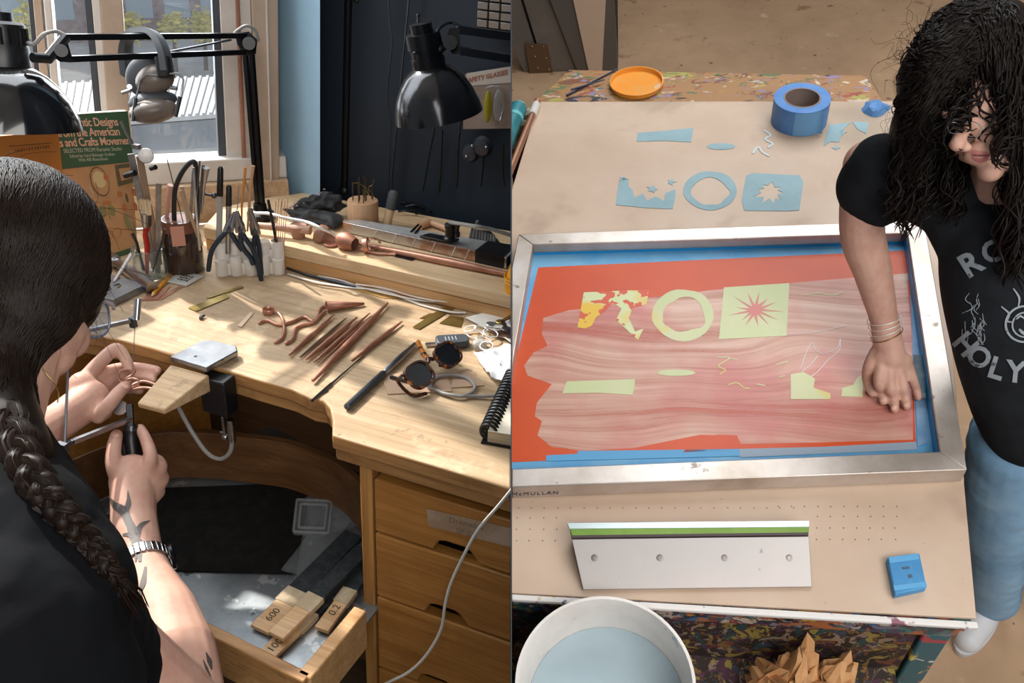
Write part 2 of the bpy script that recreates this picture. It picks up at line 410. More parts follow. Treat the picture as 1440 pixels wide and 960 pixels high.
for i, (px, py, r, lb) in enumerate(((183, 38, .62, 'yellow leaved tree seen between the sash stile and earmuffs'), (244, 38, .55, 'small yellow tree in front of the brick building, middle of three'), (287, 36, .7, 'yellow tree at the right side of the window pane'), (46, 30, .8, 'yellow tree behind the leftmost window pane'))):
    g = oz(px, py+34, GZ+.6); g.z = GZ; c = L.pl(px, py, g, V((0, 1, 0)))
    t = thing('tree', lb, 'tree', L, g, 'street trees'); m = MB(); m.tube([g, c], (.07, .04), 6); part('trunk', m, mat('bark', '5d4c3e', .9), t)
    m = MB(); rr = random.Random(i)
    for k in range(420):
        v = V((rr.gauss(0, 1), rr.gauss(0, 1), rr.gauss(0, 1))).normalized()*r*rr.uniform(.25, 1)**.6*(.7+.5*noise.noise(V((k*.3, i, 0)))); p = c+v
        x, y, z = frame((rr.gauss(0, 1), rr.gauss(0, 1), rr.gauss(0, 1))); s = rr.uniform(.06, .12)
        m.poly([p-x*s, p-y*s*.5, p+x*s, p+y*s*.5])
    part('foliage', m, M_leaf, t, smooth=False)

# ================================================================ the workbench
bench = thing('workbench', "jeweller's wooden workbench with curved cutout, back shelf and drawer pedestal", 'workbench', L, (-.8, 1.1, FLOOR))
front = [(467, 612), (467.5, 590), (464, 573), (455, 563), (437, 560), (410, 547), (360, 533), (325, 522), (285, 511), (245, 499), (217, 490), (175, 479), (135, 471), (95, 463)]
fe = [L.at(*p) for p in front]
horn = [V(p) for p in ((-1.12, .855, 0), (-1.2, .81, 0), (-1.25, .73, 0), (-1.27, .62, 0), (-1.55, .6, 0))]
fy = fe[0].y
wl = lambda s: P0-WD*s-WN*.032
outline = [V((.1, fy-.006, 0))]+fe+horn+[wl(1.15), wl(.02), V((-1.02, 1.47, 0)), V((.1, 1.5, 0))]
outline = [V((p.x, p.y, 0)) for p in outline]
m = MB(); m.prism([p-UP*.022 for p in outline], UP*.022); wt = part('worktop', m, [M_top, M_edge], bench, bevel=.003)
for f in wt.data.polygons: f.material_index = 0 if abs(f.normal.z) > .5 else 1
def off_edge(d): return [V((p.x, p.y+d, 0)) for p in outline]
low = [V((p.x, min(p.y+.008, 1.49), 0)) for p in outline]
m = MB(); m.prism([p-UP*.044 for p in low], UP*.0215); part('edge_band', m, M_edge, bench, bevel=.002)
# raised back shelf of two boards
s0, s1 = L.at(287, 318, .048), L.at(705, 420, .048)
sy0, sy1 = s0.y, s1.y+.012; sl = lambda x: sy0+(sy1-sy0)*(x-s0.x)/(.1-s0.x)
poly = [V((s0.x, sl(s0.x), 0)), V((.1, sl(.1), 0)), V((.1, 1.5, 0)), V((-1.01, 1.47, 0)), V((-1.05, 1.42, 0)), V((s0.x-.04, s0.y+.1, 0))]
m = MB(); m.prism([p+UP*.0005 for p in poly], UP*.0225); part('riser_board', m, M_shelf, bench, bevel=.001)
m = MB(); m.prism([V((p.x, p.y-(.003 if i < 2 else 0), .0245)) for i, p in enumerate(poly)], UP*.0235); part('back_shelf', m, M_shelft, bench, bevel=.002)
m = MB(); m.prism([V((-1.245, .6, FLOOR)), V((-1.0, 1.1, FLOOR)), V((-1.0, 1.1, -.046)), V((-1.245, .6, -.046))], V((-.02, .01, 0))); part('left_inner_panel', m, M_drawer, bench)
# pedestal: post, carcass, drawers with scooped finger grips
dy = fy+.022
def D(px, py, o=0): return L.y(px, py, dy+o)
def vert(p, z): return V((p.x, p.y, z))
px0 = D(509, 700).x; px1 = D(526, 700).x
m = MB(); m.box(((px0+px1)/2, dy+.02, (FLOOR-.046)/2-.001), (px1-px0, .05, -FLOOR-.05)); part('post', m, M_post, bench, bevel=.002)
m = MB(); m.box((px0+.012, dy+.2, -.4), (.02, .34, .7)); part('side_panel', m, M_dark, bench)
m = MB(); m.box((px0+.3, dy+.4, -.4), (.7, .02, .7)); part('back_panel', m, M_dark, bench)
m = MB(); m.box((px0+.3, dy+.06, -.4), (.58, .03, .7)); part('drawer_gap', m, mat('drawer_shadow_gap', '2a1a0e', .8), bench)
zb = [D(527, y).z for y in (668, 743, 832, 931)]
zb.append(zb[3]-.125); xr = px1+.36
for i in range(4):
    zt, zl = zb[i]-.002, zb[i+1]+.002; xl = px1+.004
    nx0 = D((612, 600, 590, 590)[i], (770, 870, 900, 930)[i]).x; nw = .068; nh = .021
    pts = [(xl, zt), (xr, zt), (xr, zl)]
    pts += [(nx0+nw, zl), (nx0+nw-.014, zl+nh*.8), (nx0+nw-.022, zl+nh), (nx0+.018, zl+nh), (nx0+.008, zl+nh*.85), (nx0, zl)] if i < 3 else []
    pts.append((xl, zl))
    m = MB(); m.prism([V((x, dy-.006, z)) for x, z in pts], V((0, .02, 0))); part('drawer', m, M_drawer, bench, bevel=.0025)
# masking tape label on the top drawer
tp = [L.y(px, py, dy-.0066) for px, py in ((600, 715), (603, 739), (735, 773), (735, 746))]
m = MB(); m.prism(tp[::-1], V((0, -.0006, 0))); tape = part('tape_label', m, mat('masking_tape', 'b09a84', .7, alpha=1, var=(20, '9c8268', .4, .6)), bench, label='strip of masking tape with faint handwriting')
u = (tp[3]-tp[0]).normalized(); vv = (tp[0]-tp[1]).normalized()
m = MB(); m.text('Dremel &', .0125, L.y(655, 736, dy-.0076), u, vv, shear=.2); m.text('SP 2.0', .0125, L.y(655, 749, dy-.0076), u, vv, shear=.2); part('handwriting', m, mat('faded_ink', '7d6a58', .8), bench)
# pull-out tray with metal bottom
TZ = -.30; TT = -.235
q = {k: L.at(*v, TT) for k, v in {'fl': (180, 850), 'fm': (271, 872), 'fr': (427, 950), 'br': (507, 855)}.items()}
bl = V((-.98, .93, TT)); br = V((q['br'].x+.004, 1.03, TT)); fl = q['fr']+(q['fm']-q['fr'])*2.6
tr = bench
base = [V((p.x, p.y, TZ)) for p in (fl, q['fr'], q['br']+V((-.012, -.006, 0)), br+V((-.01, 0, 0)), bl+V((.1, .2, 0)), bl+V((-.1, -.1, 0)))]
m = MB(); m.prism([p-UP*.004 for p in base], UP*.004); part('tray_bottom', m, mat('zinc_sheet', 'a3a9ac', .38, .8, var=(9, '80878b', .38, .66), spots=[(26, 'c3c6c6', .6), (30, '5e6468', .66)], rvar=(6, .3, .55)), bench, label='dull zinc sheet in the bottom of the tray')
m = MB(); m.bar(fl-UP*.035, q['fr']-UP*.035+(q['fr']-q['fm'])*.03, .016, .07); part('tray_board', m, M_edge, bench, bevel=.002)
m = MB(); m.bar(q['fr']-UP*.035, q['br']-UP*.035, .02, .07); part('tray_board', m, M_shelf, bench, bevel=.002)
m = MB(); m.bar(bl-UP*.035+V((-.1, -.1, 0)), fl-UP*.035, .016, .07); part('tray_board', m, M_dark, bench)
# curved rear panel under the cutout
arc = [L.at(px, py, -.2) for px, py in ((95, 650), (150, 628), (210, 612), (250, 608), (300, 610), (360, 617), (400, 623), (440, 637), (475, 653), (515, 690))]
arc = spline(arc, 4); arc2 = [p+V((0, .014, 0)) for p in arc]
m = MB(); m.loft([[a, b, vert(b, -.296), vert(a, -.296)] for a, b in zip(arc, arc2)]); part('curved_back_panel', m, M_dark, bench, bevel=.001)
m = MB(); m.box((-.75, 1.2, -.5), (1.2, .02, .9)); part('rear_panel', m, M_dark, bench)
m = MB(); m.hexa([V((p.x, p.y, FLOOR)) for p in (horn[-1]+V((0, .03, 0)), horn[-2]+V((-.02, .03, 0)), V((-1.3, 1.0, 0)), V((-1.5, .8, 0)))], [V((p.x, p.y, -.046)) for p in (horn[-1]+V((0, .03, 0)), horn[-2]+V((-.02, .03, 0)), V((-1.3, 1.0, 0)), V((-1.5, .8, 0)))]); part('left_pedestal', m, M_drawer, bench, bevel=.003)

# ================================================================ lights of the workshop
def sunlamp(name, d, st, ang, col):
    l = bpy.data.lights.new(name, 'SUN'); l.energy = st; l.angle = math.radians(ang); l.color = col
    o = bpy.data.objects.new(name, l); C.objects.link(o); o.rotation_euler = V(d).to_track_quat('-Z', 'Y').to_euler(); return o
SUN_D = V((.93, -.36, -.95))
sunlamp('sun', SUN_D, 8.4, 1.3, (1, .94, .86))
def area(name, c, d, sx, sy, e, col=(1, 1, 1), sp=L):
    l = bpy.data.lights.new(name, 'AREA'); l.shape = 'RECTANGLE'; l.size = sx; l.size_y = sy; l.energy = e; l.color = col
    o = bpy.data.objects.new(name, l); C.objects.link(o)
    o.matrix_world = sp.T @ Matrix.Translation(c) @ V(d).to_track_quat('-Z', 'Y').to_matrix().to_4x4(); return o
area('window_skylight', wq(.75, .95, -.06), -WN+V((0, 0, -.35)), 1.5, 1.5, 48, (.9, .95, 1))
# ================================================================ things round the window
def ray(px, py, t): return L.ray(px, py, t)
SH = .0482
def on(px, py, z=0.): return L.at(px, py, z)
def foot(top, px, py, k=.985):
    d = L.dir(px, py); return L.cam+d*((top-L.cam).dot(d)/d.dot(d)*k)
def R3(pts, t): return [ray(x, y, t) for x, y in pts]

def lamp_shade_profile(r, h):
    return [(r*.30, 0), (r*.42, h*.04), (r*.58, h*.16), (r*.74, h*.34), (r*.87, h*.55), (r*.96, h*.8), (r, h), (r*.985, h), (r*.94, h*.78), (r*.84, h*.53), (r*.7, h*.32), (r*.5, h*.14), (r*.3, h*.05)]
# --- left lamp
T0, T1 = 1.2, 1.5
top = ray(4, 92, T0); bot = foot(top, 16, 183, 1.004)
t = thing('desk_lamp', 'black articulated desk lamp by the window with earmuffs on its arm', 'lamp', L, on(362, 300, SH))
ax = (bot-top).normalized(); h = (bot-top).length
m = MB(); m.lathe(top, ax, lamp_shade_profile(.094, h), 48); part('shade', m, M_enamel, t)
m = MB(); m.lathe(top-ax*.058, ax, [(.012, -.012), (.02, -.012), (.02, 0), (.03, 0), (.034, .004), (.034, .03), (.036, .034), (.036, .06)], 28); part('socket_housing', m, M_black, t)
m = MB()
for i in range(20):
    x, y, d = frame(ax); a = i*PI/10; m.bar(top-ax*.05+(x*math.cos(a)+y*math.sin(a))*.0345, top-ax*.028+(x*math.cos(a)+y*math.sin(a))*.0345, .003, .003)
part('cooling_fins', m, M_black, t)
def arm(x): return T0+(T1-T0)*(x-60)/290
m = MB(); m.tube([ray(46, 81, arm(46)), ray(68, 82, arm(68))], .007, 10); m.tube([ray(66, 84, arm(66)), ray(92, 52, arm(90))], .0075, 8); part('pivot_arm', m, M_black, t)
m = MB(); m.prism([ray(x, y, arm(x)-.006) for x, y in ((92, 49), (104, 88), (84, 87), (74, 79), (84, 56))], L.dir(90, 70)*.012/1.0); part('bracket', m, M_black, t, bevel=.001)
m = MB(); m.cyl(ray(86, 71, arm(86)-.016), ray(86, 71, arm(86)+.01), .009, 14); part('wing_knob', m, M_black, t)
for y0, y1 in ((52, 50), (83, 73)):
    m = MB(); m.bar(ray(92, y0, arm(92)), ray(347, y1, arm(347)), .0085, .0085); part('arm', m, M_blackm, t)
m = MB(); m.tube([ray(237, 73, arm(237)-.006), ray(325, 56, arm(325)-.006)], .0018, 6); part('spring_rod', m, M_steel, t)
m = MB(); m.prism(R3([(330, 46), (350, 44), (362, 56), (360, 76), (344, 79), (333, 62)], T1-.008), L.dir(350, 60)*.016); part('elbow_plate', m, M_blackm, t, bevel=.001)
m = MB(); m.cyl(ray(350, 61, T1-.024), ray(350, 61, T1+.01), .011, 16); part('elbow_knob', m, M_black, t)
bz = on(364, 306, SH); tb = L.depth(bz)
for dx in (0, 9):
    m = MB(); m.bar(ray(345+dx, 74, T1), bz+V((.0 if not dx else .011, 0, .02)), .0075, .0075); part('post', m, M_blackm, t)
m = MB(); m.lathe(bz+V((.005, 0, -.0003)), UP, [(.026, 0), (.026, .012), (.014, .018), (.012, .03)], 20); part('clamp_base', m, M_blackm, t)
m = MB(); m.tube(spline([ray(38, 60, T0), ray(48, 62, T0), ray(62, 48, T0), ray(78, 44, T0+.02), ray(92, 50, T0+.03)]), .0028, 8); part('cable', m, M_rubber, t)
m = MB(); m.tube(spline([ray(325, 52, T1-.01), ray(335, 42, T1-.01), ray(347, 36, T1-.01), ray(358, 42, T1), ray(364, 58, T1+.01)]), .0028, 8); part('cable', m, M_rubber, t)
# --- earmuffs
TE = arm(212)
M_cup = mat('earmuff_shell', '75695f', .35, var=(14, '5b524b', .4, .6)); M_band = mat('headband_pad', '45484c', .6)
t = thing('ear_defenders', 'grey and black ear defenders hanging from the left lamp arm', 'ear defenders', L, ray(215, 172, TE))
bp = spline([ray(179, 108, TE+.05), ray(176, 72, TE+.045), ray(183, 50, TE+.03), ray(198, 43.5, TE+.0), ray(217, 50, TE-.02), ray(230, 72, TE-.03), ray(236, 104, TE-.03)], 6)
m = MB(); rings = []
for i, p in enumerate(bp):
    d = (bp[min(i+1, len(bp)-1)]-bp[max(i-1, 0)]).normalized(); x = L.dir(205, 70).cross(d).normalized(); y = d.cross(x)
    rings.append([p+x*.0045*a+(y*1.0+V((.4, .1, 0))).normalized()*.0145*b for a, b in ((-1, -1), (1, -1), (1.3, 0), (1, 1), (-1, 1), (-1.3, 0))])
m.loft(rings); part('headband', m, M_band, t)
def pxell(px, py, tt, rx, ry, rz, ang=0.):
    """ellipsoid facing the given ray: rx, ry in pixels there"""
    d = L.dir(px, py).normalized(); x, y, _ = frame(-d); c, s = math.cos(ang), math.sin(ang)
    k = tt/F; rot = Matrix((x*c+y*s, y*c-x*s, -d)).transposed()
    m = MB(); m.ell(ray(px, py, tt), (rx*k, ry*k, rz), rot, 24, 14); return m
part('ear_cup', pxell(218, 112, TE-.012, 27, 20, .024, .35), M_cup, t)
part('cushion', pxell(205, 108, TE+.004, 26, 29, .016, -.5), M_band, t)
part('ear_cup', pxell(216, 156, TE-.014, 33, 17, .03, .12), M_cup, t)
part('cushion', pxell(215, 142, TE-.0, 33, 14, .028, .12), M_band, t)
m = MB()
m.tube(R3([(222, 106), (206, 105), (198, 113), (191, 138), (187, 168)], TE-.036), .0016, 6); m.tube(R3([(226, 106), (245, 103), (252, 103), (258, 112), (254, 138), (249, 160)], TE-.036), .0016, 6)
part('wire_yoke', m, M_steel, t)
for ps, r_, fl_ in (([(191, 138), (187, 170)], .003, 1), ([(253, 136), (247, 164)], .003, 1), ([(228, 80), (232, 108)], .011, .4)):
    m = MB(); m.tube(R3(ps, TE-.037), r_, 10, flat=fl_); part('slider', m, M_black, t)
m = MB(); m.cyl(ray(172, 131, TE-.02), ray(184, 127, TE-.02), .003, 8); m.cyl(ray(240, 123, TE-.025), ray(249, 124, TE-.025), .0035, 8); m.lathe(ray(182, 122, TE-.02), L.dir(182, 122), [(.004, 0), (.004, .006)], 10); part('pivot_pin', m, M_steel, t)
# --- right lamp
TR = 1.32
M_smoke = mat('smoky_metal', '4a4a4c', .16, .85, var=(5, '38383a', .4, .6))
top = ray(603, 92, TR); bot = foot(top, 617, 163, 1.012); ax = (bot-top).normalized()
t = thing('desk_lamp', 'dark glossy desk lamp with open shade against the navy wall', 'lamp', L, bot)
m = MB(); m.lathe(top, ax, lamp_shade_profile(.071, (bot-top).length), 48); part('shade', m, M_smoke, t)
m = MB(); m.lathe(top-ax*.048, ax, [(.012, -.014), (.017, -.014), (.017, 0), (.027, 0), (.0275, .022), (.024, .022), (.024, .036), (.0265, .036), (.0265, .052)], 28); part('socket_housing', m, M_blackm, t)
m = MB(); m.cyl(ray(588, 32, TR), ray(588, 22, TR), .002, 8); m.ell(ray(588, 22, TR), .003); part('switch', m, M_black, t)
m = MB(); m.ell(ray(619, 69, TR-.02), .007); m.cyl(ray(619, 69, TR-.01), ray(630, 62, TR), .006); part('pivot_knob', m, M_black, t)
m = MB(); m.prism(R3([(632, 40), (646, 38), (648, 76), (636, 76), (626, 60)], TR-.006), L.dir(640, 60)*.012); m.cyl(ray(633, 60, TR-.018), ray(633, 60, TR+.01), .011, 14); part('bracket', m, M_blackm, t)
for (xa, ya, xb, yb) in ((642, 41, 780, 59), (646, 71, 780, 92)):
    m = MB(); m.bar(ray(xa, ya, TR), ray(xb, yb, TR+.06), .012, .012); part('arm', m, M_darksteel, t)
m = MB(); m.tube(spline([ray(582, 75, TR-.03), ray(606, 55, TR-.03), ray(620, 38, TR-.02), ray(634, 32, TR), ray(650, 38, TR)]), .0022, 8); part('cable', m, M_black, t)
# --- pole and hanging cables on the dark wall
t = thing('floor_pole', 'black metal pole standing behind the bench against the navy wall', 'pole', L, on(485, 270, SH))
a, b = on(485, 270, SH), None; b = L.pl(491, -10, a, V((0, 1, 0))); m = MB(); m.tube([a, a+(b-a)*2.2], .0087, 14); part('tube', m, M_blackm, t)
m = MB(); m.lathe(a, UP, [(.012, 0), (.012, .008), (.009, .012)], 16); part('foot', m, M_black, t)
c = a+(b-a)*.97; m = MB(); m.cyl(c, c+V((.016, 0, 0)), .004); m.ell(c+V((.018, 0, 0)), .006); part('clamp_knob', m, M_black, t)
c = a+(b-a)*.9; m = MB(); m.tube([c, c+(b-a)*.06], .009, 14); part('collar', m, M_blackm, t)
WY = NY-.006
def wall(px, py, o=0): return L.y(px, py, WY-o)
def cord(name, pts, r, m, lab, cat='cord', grp=None, n=8):
    q = MB(); q.tube(spline(pts, n), r, 8); return single(name, q, m, lab, cat, L, grp)
cord('hanging_cable', [wall(x, y) for x, y in ((546, -40), (547, 20), (551, 60), (546, 110), (545, 140), (549, 180), (547, 240), (546, 276))], .0014, M_darksteel, 'thin grey cable hanging in waves down the navy wall')
cord('hanging_cable', [wall(x, y) for x, y in ((577, -40), (575, 0), (566, 90), (557, 180), (552, 240), (550, 274))], .0018, M_darksteel, 'straight grey cable running down the wall behind the right lamp')
M_bk = mat('black_tool_rubber', '121213', .5)
for i, ps in enumerate((((611, 180), (604, 215), (598, 250), (594, 268)), ((622, 182), (620, 230), (617, 270)), ((648, 168), (644, 210), (643, 250), (641, 264)), ((682, 190), (680, 225), (676, 262)), ((708, 200), (707, 235), (709, 262)))):
    cord('tool_strap', [wall(*p) for p in ps], .0022, M_bk, ('black strap hanging on the wall, first right of the right lamp shade', 'black strap hanging on the wall just below the lamp shade rim', 'short black strap hanging left of the hanging spectacles', 'black strap hanging under the yellow spectacles', 'black strap hanging nearest the room divider')[i], 'strap', 'straps on the dark wall')
# --- sign, parts cabinet, spectacles on the wall
q = [wall(x, y) for x, y in ((655, 104), (720, 93), (720, 180), (652, 181))]
t = thing('safety_sign', 'pale safety glasses notice on the navy wall behind the lamp', 'sign', L, q[3])
m = MB(); m.prism(q, V((0, -.003, 0))); part('board', m, mat('sign_card', '8d7a6c', .6, var=(10, '7a695d', .4, .6)), t)
q = [wall(x, y, .0035) for x, y in ((656, 103), (720, 93), (720, 116), (657, 121))]; m = MB(); m.prism(q, V((0, -.0004, 0))); part('banner', m, mat('sign_white', 'b0a69a', .6), t)
u = (wall(715, 101, .004)-wall(662, 112, .004)).normalized()
m = MB(); m.text('SAFETY GLASSES', .0118, wall(684, 108, .0045), u, UP, space=1.0, bold=.0003); part('lettering', m, mat('sign_red', '8a4a35', .6), t)
t = thing('safety_glasses', 'yellow tinted safety glasses hanging below the wall notice', 'safety glasses', L, wall(690, 180))
M_yel = mat('yellow_tint', 'b9b03a', .12, trans=.6, ior=1.2); M_clear = mat('clear_plastic', 'dfe3e4', .08, trans=.9, ior=1.3)
for i, (x, y, rx, ry, m_) in enumerate(((686, 150, 6, 26, M_yel), (701, 148, 8, 27, M_clear))):
    c = wall(x, y, .012); m = MB(); m.ell(c, (rx*1.3e-3, .006, ry*1.15e-3), None, 16, 10); part('lens', m, m_, t)
m = MB(); m.tube([wall(685, 124, .01), wall(692, 121, .014), wall(703, 122, .01)], .002, 6); part('bridge', m, M_steel, t)
t = thing('goggles', 'clear goggles hanging low on the navy wall below the yellow spectacles', 'goggles', L, wall(676, 225))
for x, y, r in ((664, 214, 15), (681, 205, 17)):
    m = MB(); m.lathe(wall(x, y, .004), (0, -1, 0), [(r*1.1e-3, 0), (r*1.2e-3, .006), (r*.9e-3, .016), (.001, .018)], 18); part('lens', m, mat('smoke_plastic', '3a3d42', .2, trans=.3), t)
m = MB()
for x, y in ((664, 205), (684, 207), (656, 220)): m.ell(wall(x, y, .022), .0028)
part('rivet', m, M_steel, t)
t = thing('parts_cabinet', 'wall cabinet of small clear drawers in the top corner by the divider', 'cabinet', L, wall(682, 55))
a, b = wall(681, 50), wall(681, -40); m = MB(); m.obox(V((a.x+.1, NY-.03, (a.z+b.z)/2+.003)), (1, 0, 0), (0, 1, 0), UP, .2, .05, b.z-a.z); part('case', m, M_navy, t)
for i in range(7):
    for k in range(3):
        z = a.z+.008+i*.0145; m = MB(); m.box((a.x+.018+k*.022, NY-.058, z+.006), (.019, .008, .0115)); part('drawer', m, mat('drawer_plastic', '80746a', .35), t, bevel=.001)

# ================================================================ books
A, B = on(194, 352, .0008), on(72, 391, .0008); d = (A-B).normalized(); n = d.cross(UP).normalized()
if n.dot(L.cam-A) < 0: n = -n
lean = (UP*math.cos(.16)-n*math.sin(.16)).normalized(); pn = d.cross(lean)
Z = lambda px, py, o=0: L.pl(px, py, A+n*o, pn)
TRc, TLc = Z(179, 156), Z(67, 163)
t = thing('pattern_book', 'green and tan design book propped upright against the window', 'book', L, (A+B)/2, 'books by the window')
M_green = mat('book_green', '3f5a3e', .45, var=(5, '35503a', .4, .6)); M_btan = mat('book_tan', 'b98d62', .5, var=(7, 'a87c52', .4, .6))
m = MB(); m.prism([A-n*.012, B-n*.012, TLc-n*.012, TRc-n*.012], n*.0105); part('pages', m, M_paper, t)
m = MB(); m.prism([A, B, TLc, TRc], -n*.0016); part('cover', m, M_btan, t)
def strip(pts, name, m_, o=.0004):
    m = MB(); m.prism([Z(*p)+n*o for p in pts], n*.0003); return part(name, m, m_, t)
strip([(67, 163), (179, 156), (188, 227), (68, 240)], 'title_panel', M_green); strip([(73, 384), (193, 345), (194, 352), (72, 391)], 'bottom_band', M_green)
bu = (Z(170, 200)-Z(90, 203)).normalized()*.78; bv = lean
M_ltr = mat('title_salmon', 'd9a58a', .5); M_ltr2 = mat('title_cream', 'b9b59a', .5)
m = MB()
for s, x, y, z in (('Authentic Designs', 125, 172, .0205), ('from the American', 125.5, 186, .0205), ('Arts and Crafts Movement', 129, 199.5, .0200)):
    m.text(s, z, Z(x, y)+n*.001, bu, bv, bold=.0003, space=.92)
part('title', m, M_ltr, t)
m = MB()
for s, x, y, z in (('SELECTED FROM Keramic Studio', 131, 210.5, .0098), ('Edited by Carol Belanger Grafton', 130, 218, .0078), ('With 450 Illustrations', 131, 224, .0078)): m.text(s, z, Z(x, y)+n*.001, bu, bv)
part('subtitle', m, M_ltr2, t)
M_or1, M_or2, M_or3 = mat('print_olive', '7d7748', .6), mat('print_rust', 'a9653c', .6), mat('print_dark', '5b5137', .6)
def disc(px, py, r, m_, name='ornament', sy=1., k=16, o=.001):
    c = Z(px, py)+n*o; m = MB(); m.prism([c+bu*r*math.cos(2*PI*i/k)+bv*r*sy*math.sin(2*PI*i/k) for i in range(k)], n*.0003); return part(name, m, m_, t)
disc(140, 255, .0215, M_or3, sy=1.25); disc(140, 255, .0195, M_btan, o=.0014, sy=1.25); disc(139, 252, .015, mat('print_pale', 'c3aa78', .6), o=.0018); disc(148, 249, .006, M_or2, o=.0022)
strip([(161, 232), (186, 229), (190, 255), (166, 262)], 'ornament', M_or3, .001); strip([(166, 237), (182, 235), (184, 250), (170, 254)], 'ornament', M_btan, .0015)
for x, y, r, m_, sy in ((144, 297, .008, M_or1, 1.3), (157, 296, .008, M_or1, 1.3), (150, 285, .011, M_or2, .35), (168, 273, .006, M_or2, 1), (188, 270, .007, M_or2, 1), (175, 292, .005, M_or2, 1.6), (190, 290, .005, M_or2, 1.6), (178, 311, .005, M_or1, 3.0), (186, 318, .005, M_or1, 2.2), (178, 278, .003, M_or3, 3)): disc(x, y, r, m_, sy=sy)
for x, y in ((140, 332), (152, 330), (164, 327)):
    c = Z(x, y)+n*.001; m = MB(); m.torus(c, n, .009, .0007, 20, 5); part('ornament', m, M_or2, t)
# orange booklet in front
A2, B2 = on(84, 330, .055), on(-40, 352, .055)
t = thing('booklet', 'orange booklet standing in front of the green design book', 'booklet', L, (A2+B2)/2-UP*.055, 'books by the window')
n2 = n; q = [L.pl(x, y, Z(80, 240)+n*.03, n) for x, y in ((82, 300), (-60, 318), (-60, 196), (0, 190), (78, 184), (81, 200))]
q[0].z = q[1].z = .001
m = MB(); m.prism(q, n*.006); part('cover', m, mat('orange_cover', 'b8752f', .5, var=(6, 'a9682a', .4, .6)), t)
m = MB()
for i in range(13): m.obox(L.pl(22+i*3.9, 212-i*.5, q[0]+n*.0065, n), bu, bv, n, .003*(.6+.4*((i*7) % 3)/2), .0045, .0004)
m.bar(L.pl(12, 206, q[0]+n*.0065, n), L.pl(72, 201, q[0]+n*.0065, n), .0004, .001); part('print', m, mat('print_brown', '6d4420', .6), t)

# ================================================================ jars of tools
def rod(name, pts, r, m_, lab, cat, grp=None, seg=10): 
    m = MB(); m.tube(pts, r, seg); return single(name, m, m_, lab, cat, L, grp)
gb = on(213, 389)
t = thing('glass_jar', 'clear glass jar holding a red handled paintbrush', 'jar', L, gb)
m = MB(); m.lathe(gb+UP*.001, UP, [(.0235, 0), (.0265, .003), (.0275, .035), (.026, .045), (.0275, .05), (.0275, .054), (.025, .054), (.024, .046), (.0255, .035), (.0245, .005), (.001, .004)], 32); part('glass', m, mat('jar_glass', 'eef4f2', .03, trans=.96, ior=1.35), t)
def up(b, px, py, tt=None): return L.pl(px, py, b, V((L.dir(px, py).x, L.dir(px, py).y, 0)).normalized())
b = gb+V((-.006, .0, .006)); tp = lambda px, py, o=0: L.pl(px, py, gb+V((0, o, 0)), V((0, 1, 0)))
t = thing('paintbrush', 'flat paintbrush with red handle standing in the glass jar', 'brush', L, b, 'brushes')
m = MB(); m.tube([tp(207, 384), tp(207, 345), tp(204, 330), tp(207, 316)], [.004, .0065, .0055, .0085], 12, flat=.5); part('handle', m, mat('red_paint', 'b52f25', .3, coat=.3), t)
m = MB(); m.tube([tp(207, 318), tp(206.5, 300)], [.0095, .0098], 12, flat=.5); part('ferrule', m, M_steel, t)
m = MB(); rr = random.Random(3)
for i in range(90):
    a = rr.uniform(-.0088, .0088); o = rr.uniform(-.003, .003); p0 = tp(206.5, 301)+V((a, o, 0)); m.tube([p0, p0+V((a*.15+rr.gauss(0, .0006), o*.3, .013)), p0+V((a*.3+rr.gauss(0, .0012), o*.4, .0245+rr.gauss(0, .0015)))], (.0008, .0004), 4)
part('bristles', m, mat('bristle', 'cdb795', .8), t)
def flat(name, pts, w, th, m_, lab, cat, grp=None, tw=None):
    m = MB()
    for a, c in zip(pts[:-1], pts[1:]): m.bar(a, c, w, th, up=tw or L.dir(220, 300))
    return single(name, m, m_, lab, cat, L, grp, bevel=.0005)
M_sg = mat('grey_steel', '8e8a86', .4, .7, var=(20, '6f6b68', .4, .6))
flat('steel_rule', [tp(222, 384, .006), tp(223, 258, .004)], .009, .0012, M_sg, 'steel rule standing in the glass jar', 'ruler')
rod('soldering_pick', [tp(200, 380, .004), tp(189, 325, 0), tp(178, 296, -.002)], (.0012, .0007), M_steel, 'thin steel pick leaning left out of the glass jar', 'pick', 'picks in the jars')
rod('soldering_pick', [tp(203, 380, -.006), tp(192, 340, -.004), tp(186, 328, -.004)], (.002, .0028), M_black, 'short black handled pick leaning on the jar rim', 'pick', 'picks in the jars')
rod('soldering_pick', [tp(215, 382, -.008), tp(226, 345, -.006), tp(232, 322, -.004)], (.0014, .0018), M_darksteel, 'dark steel pick leaning right inside the glass jar', 'pick', 'picks in the jars')
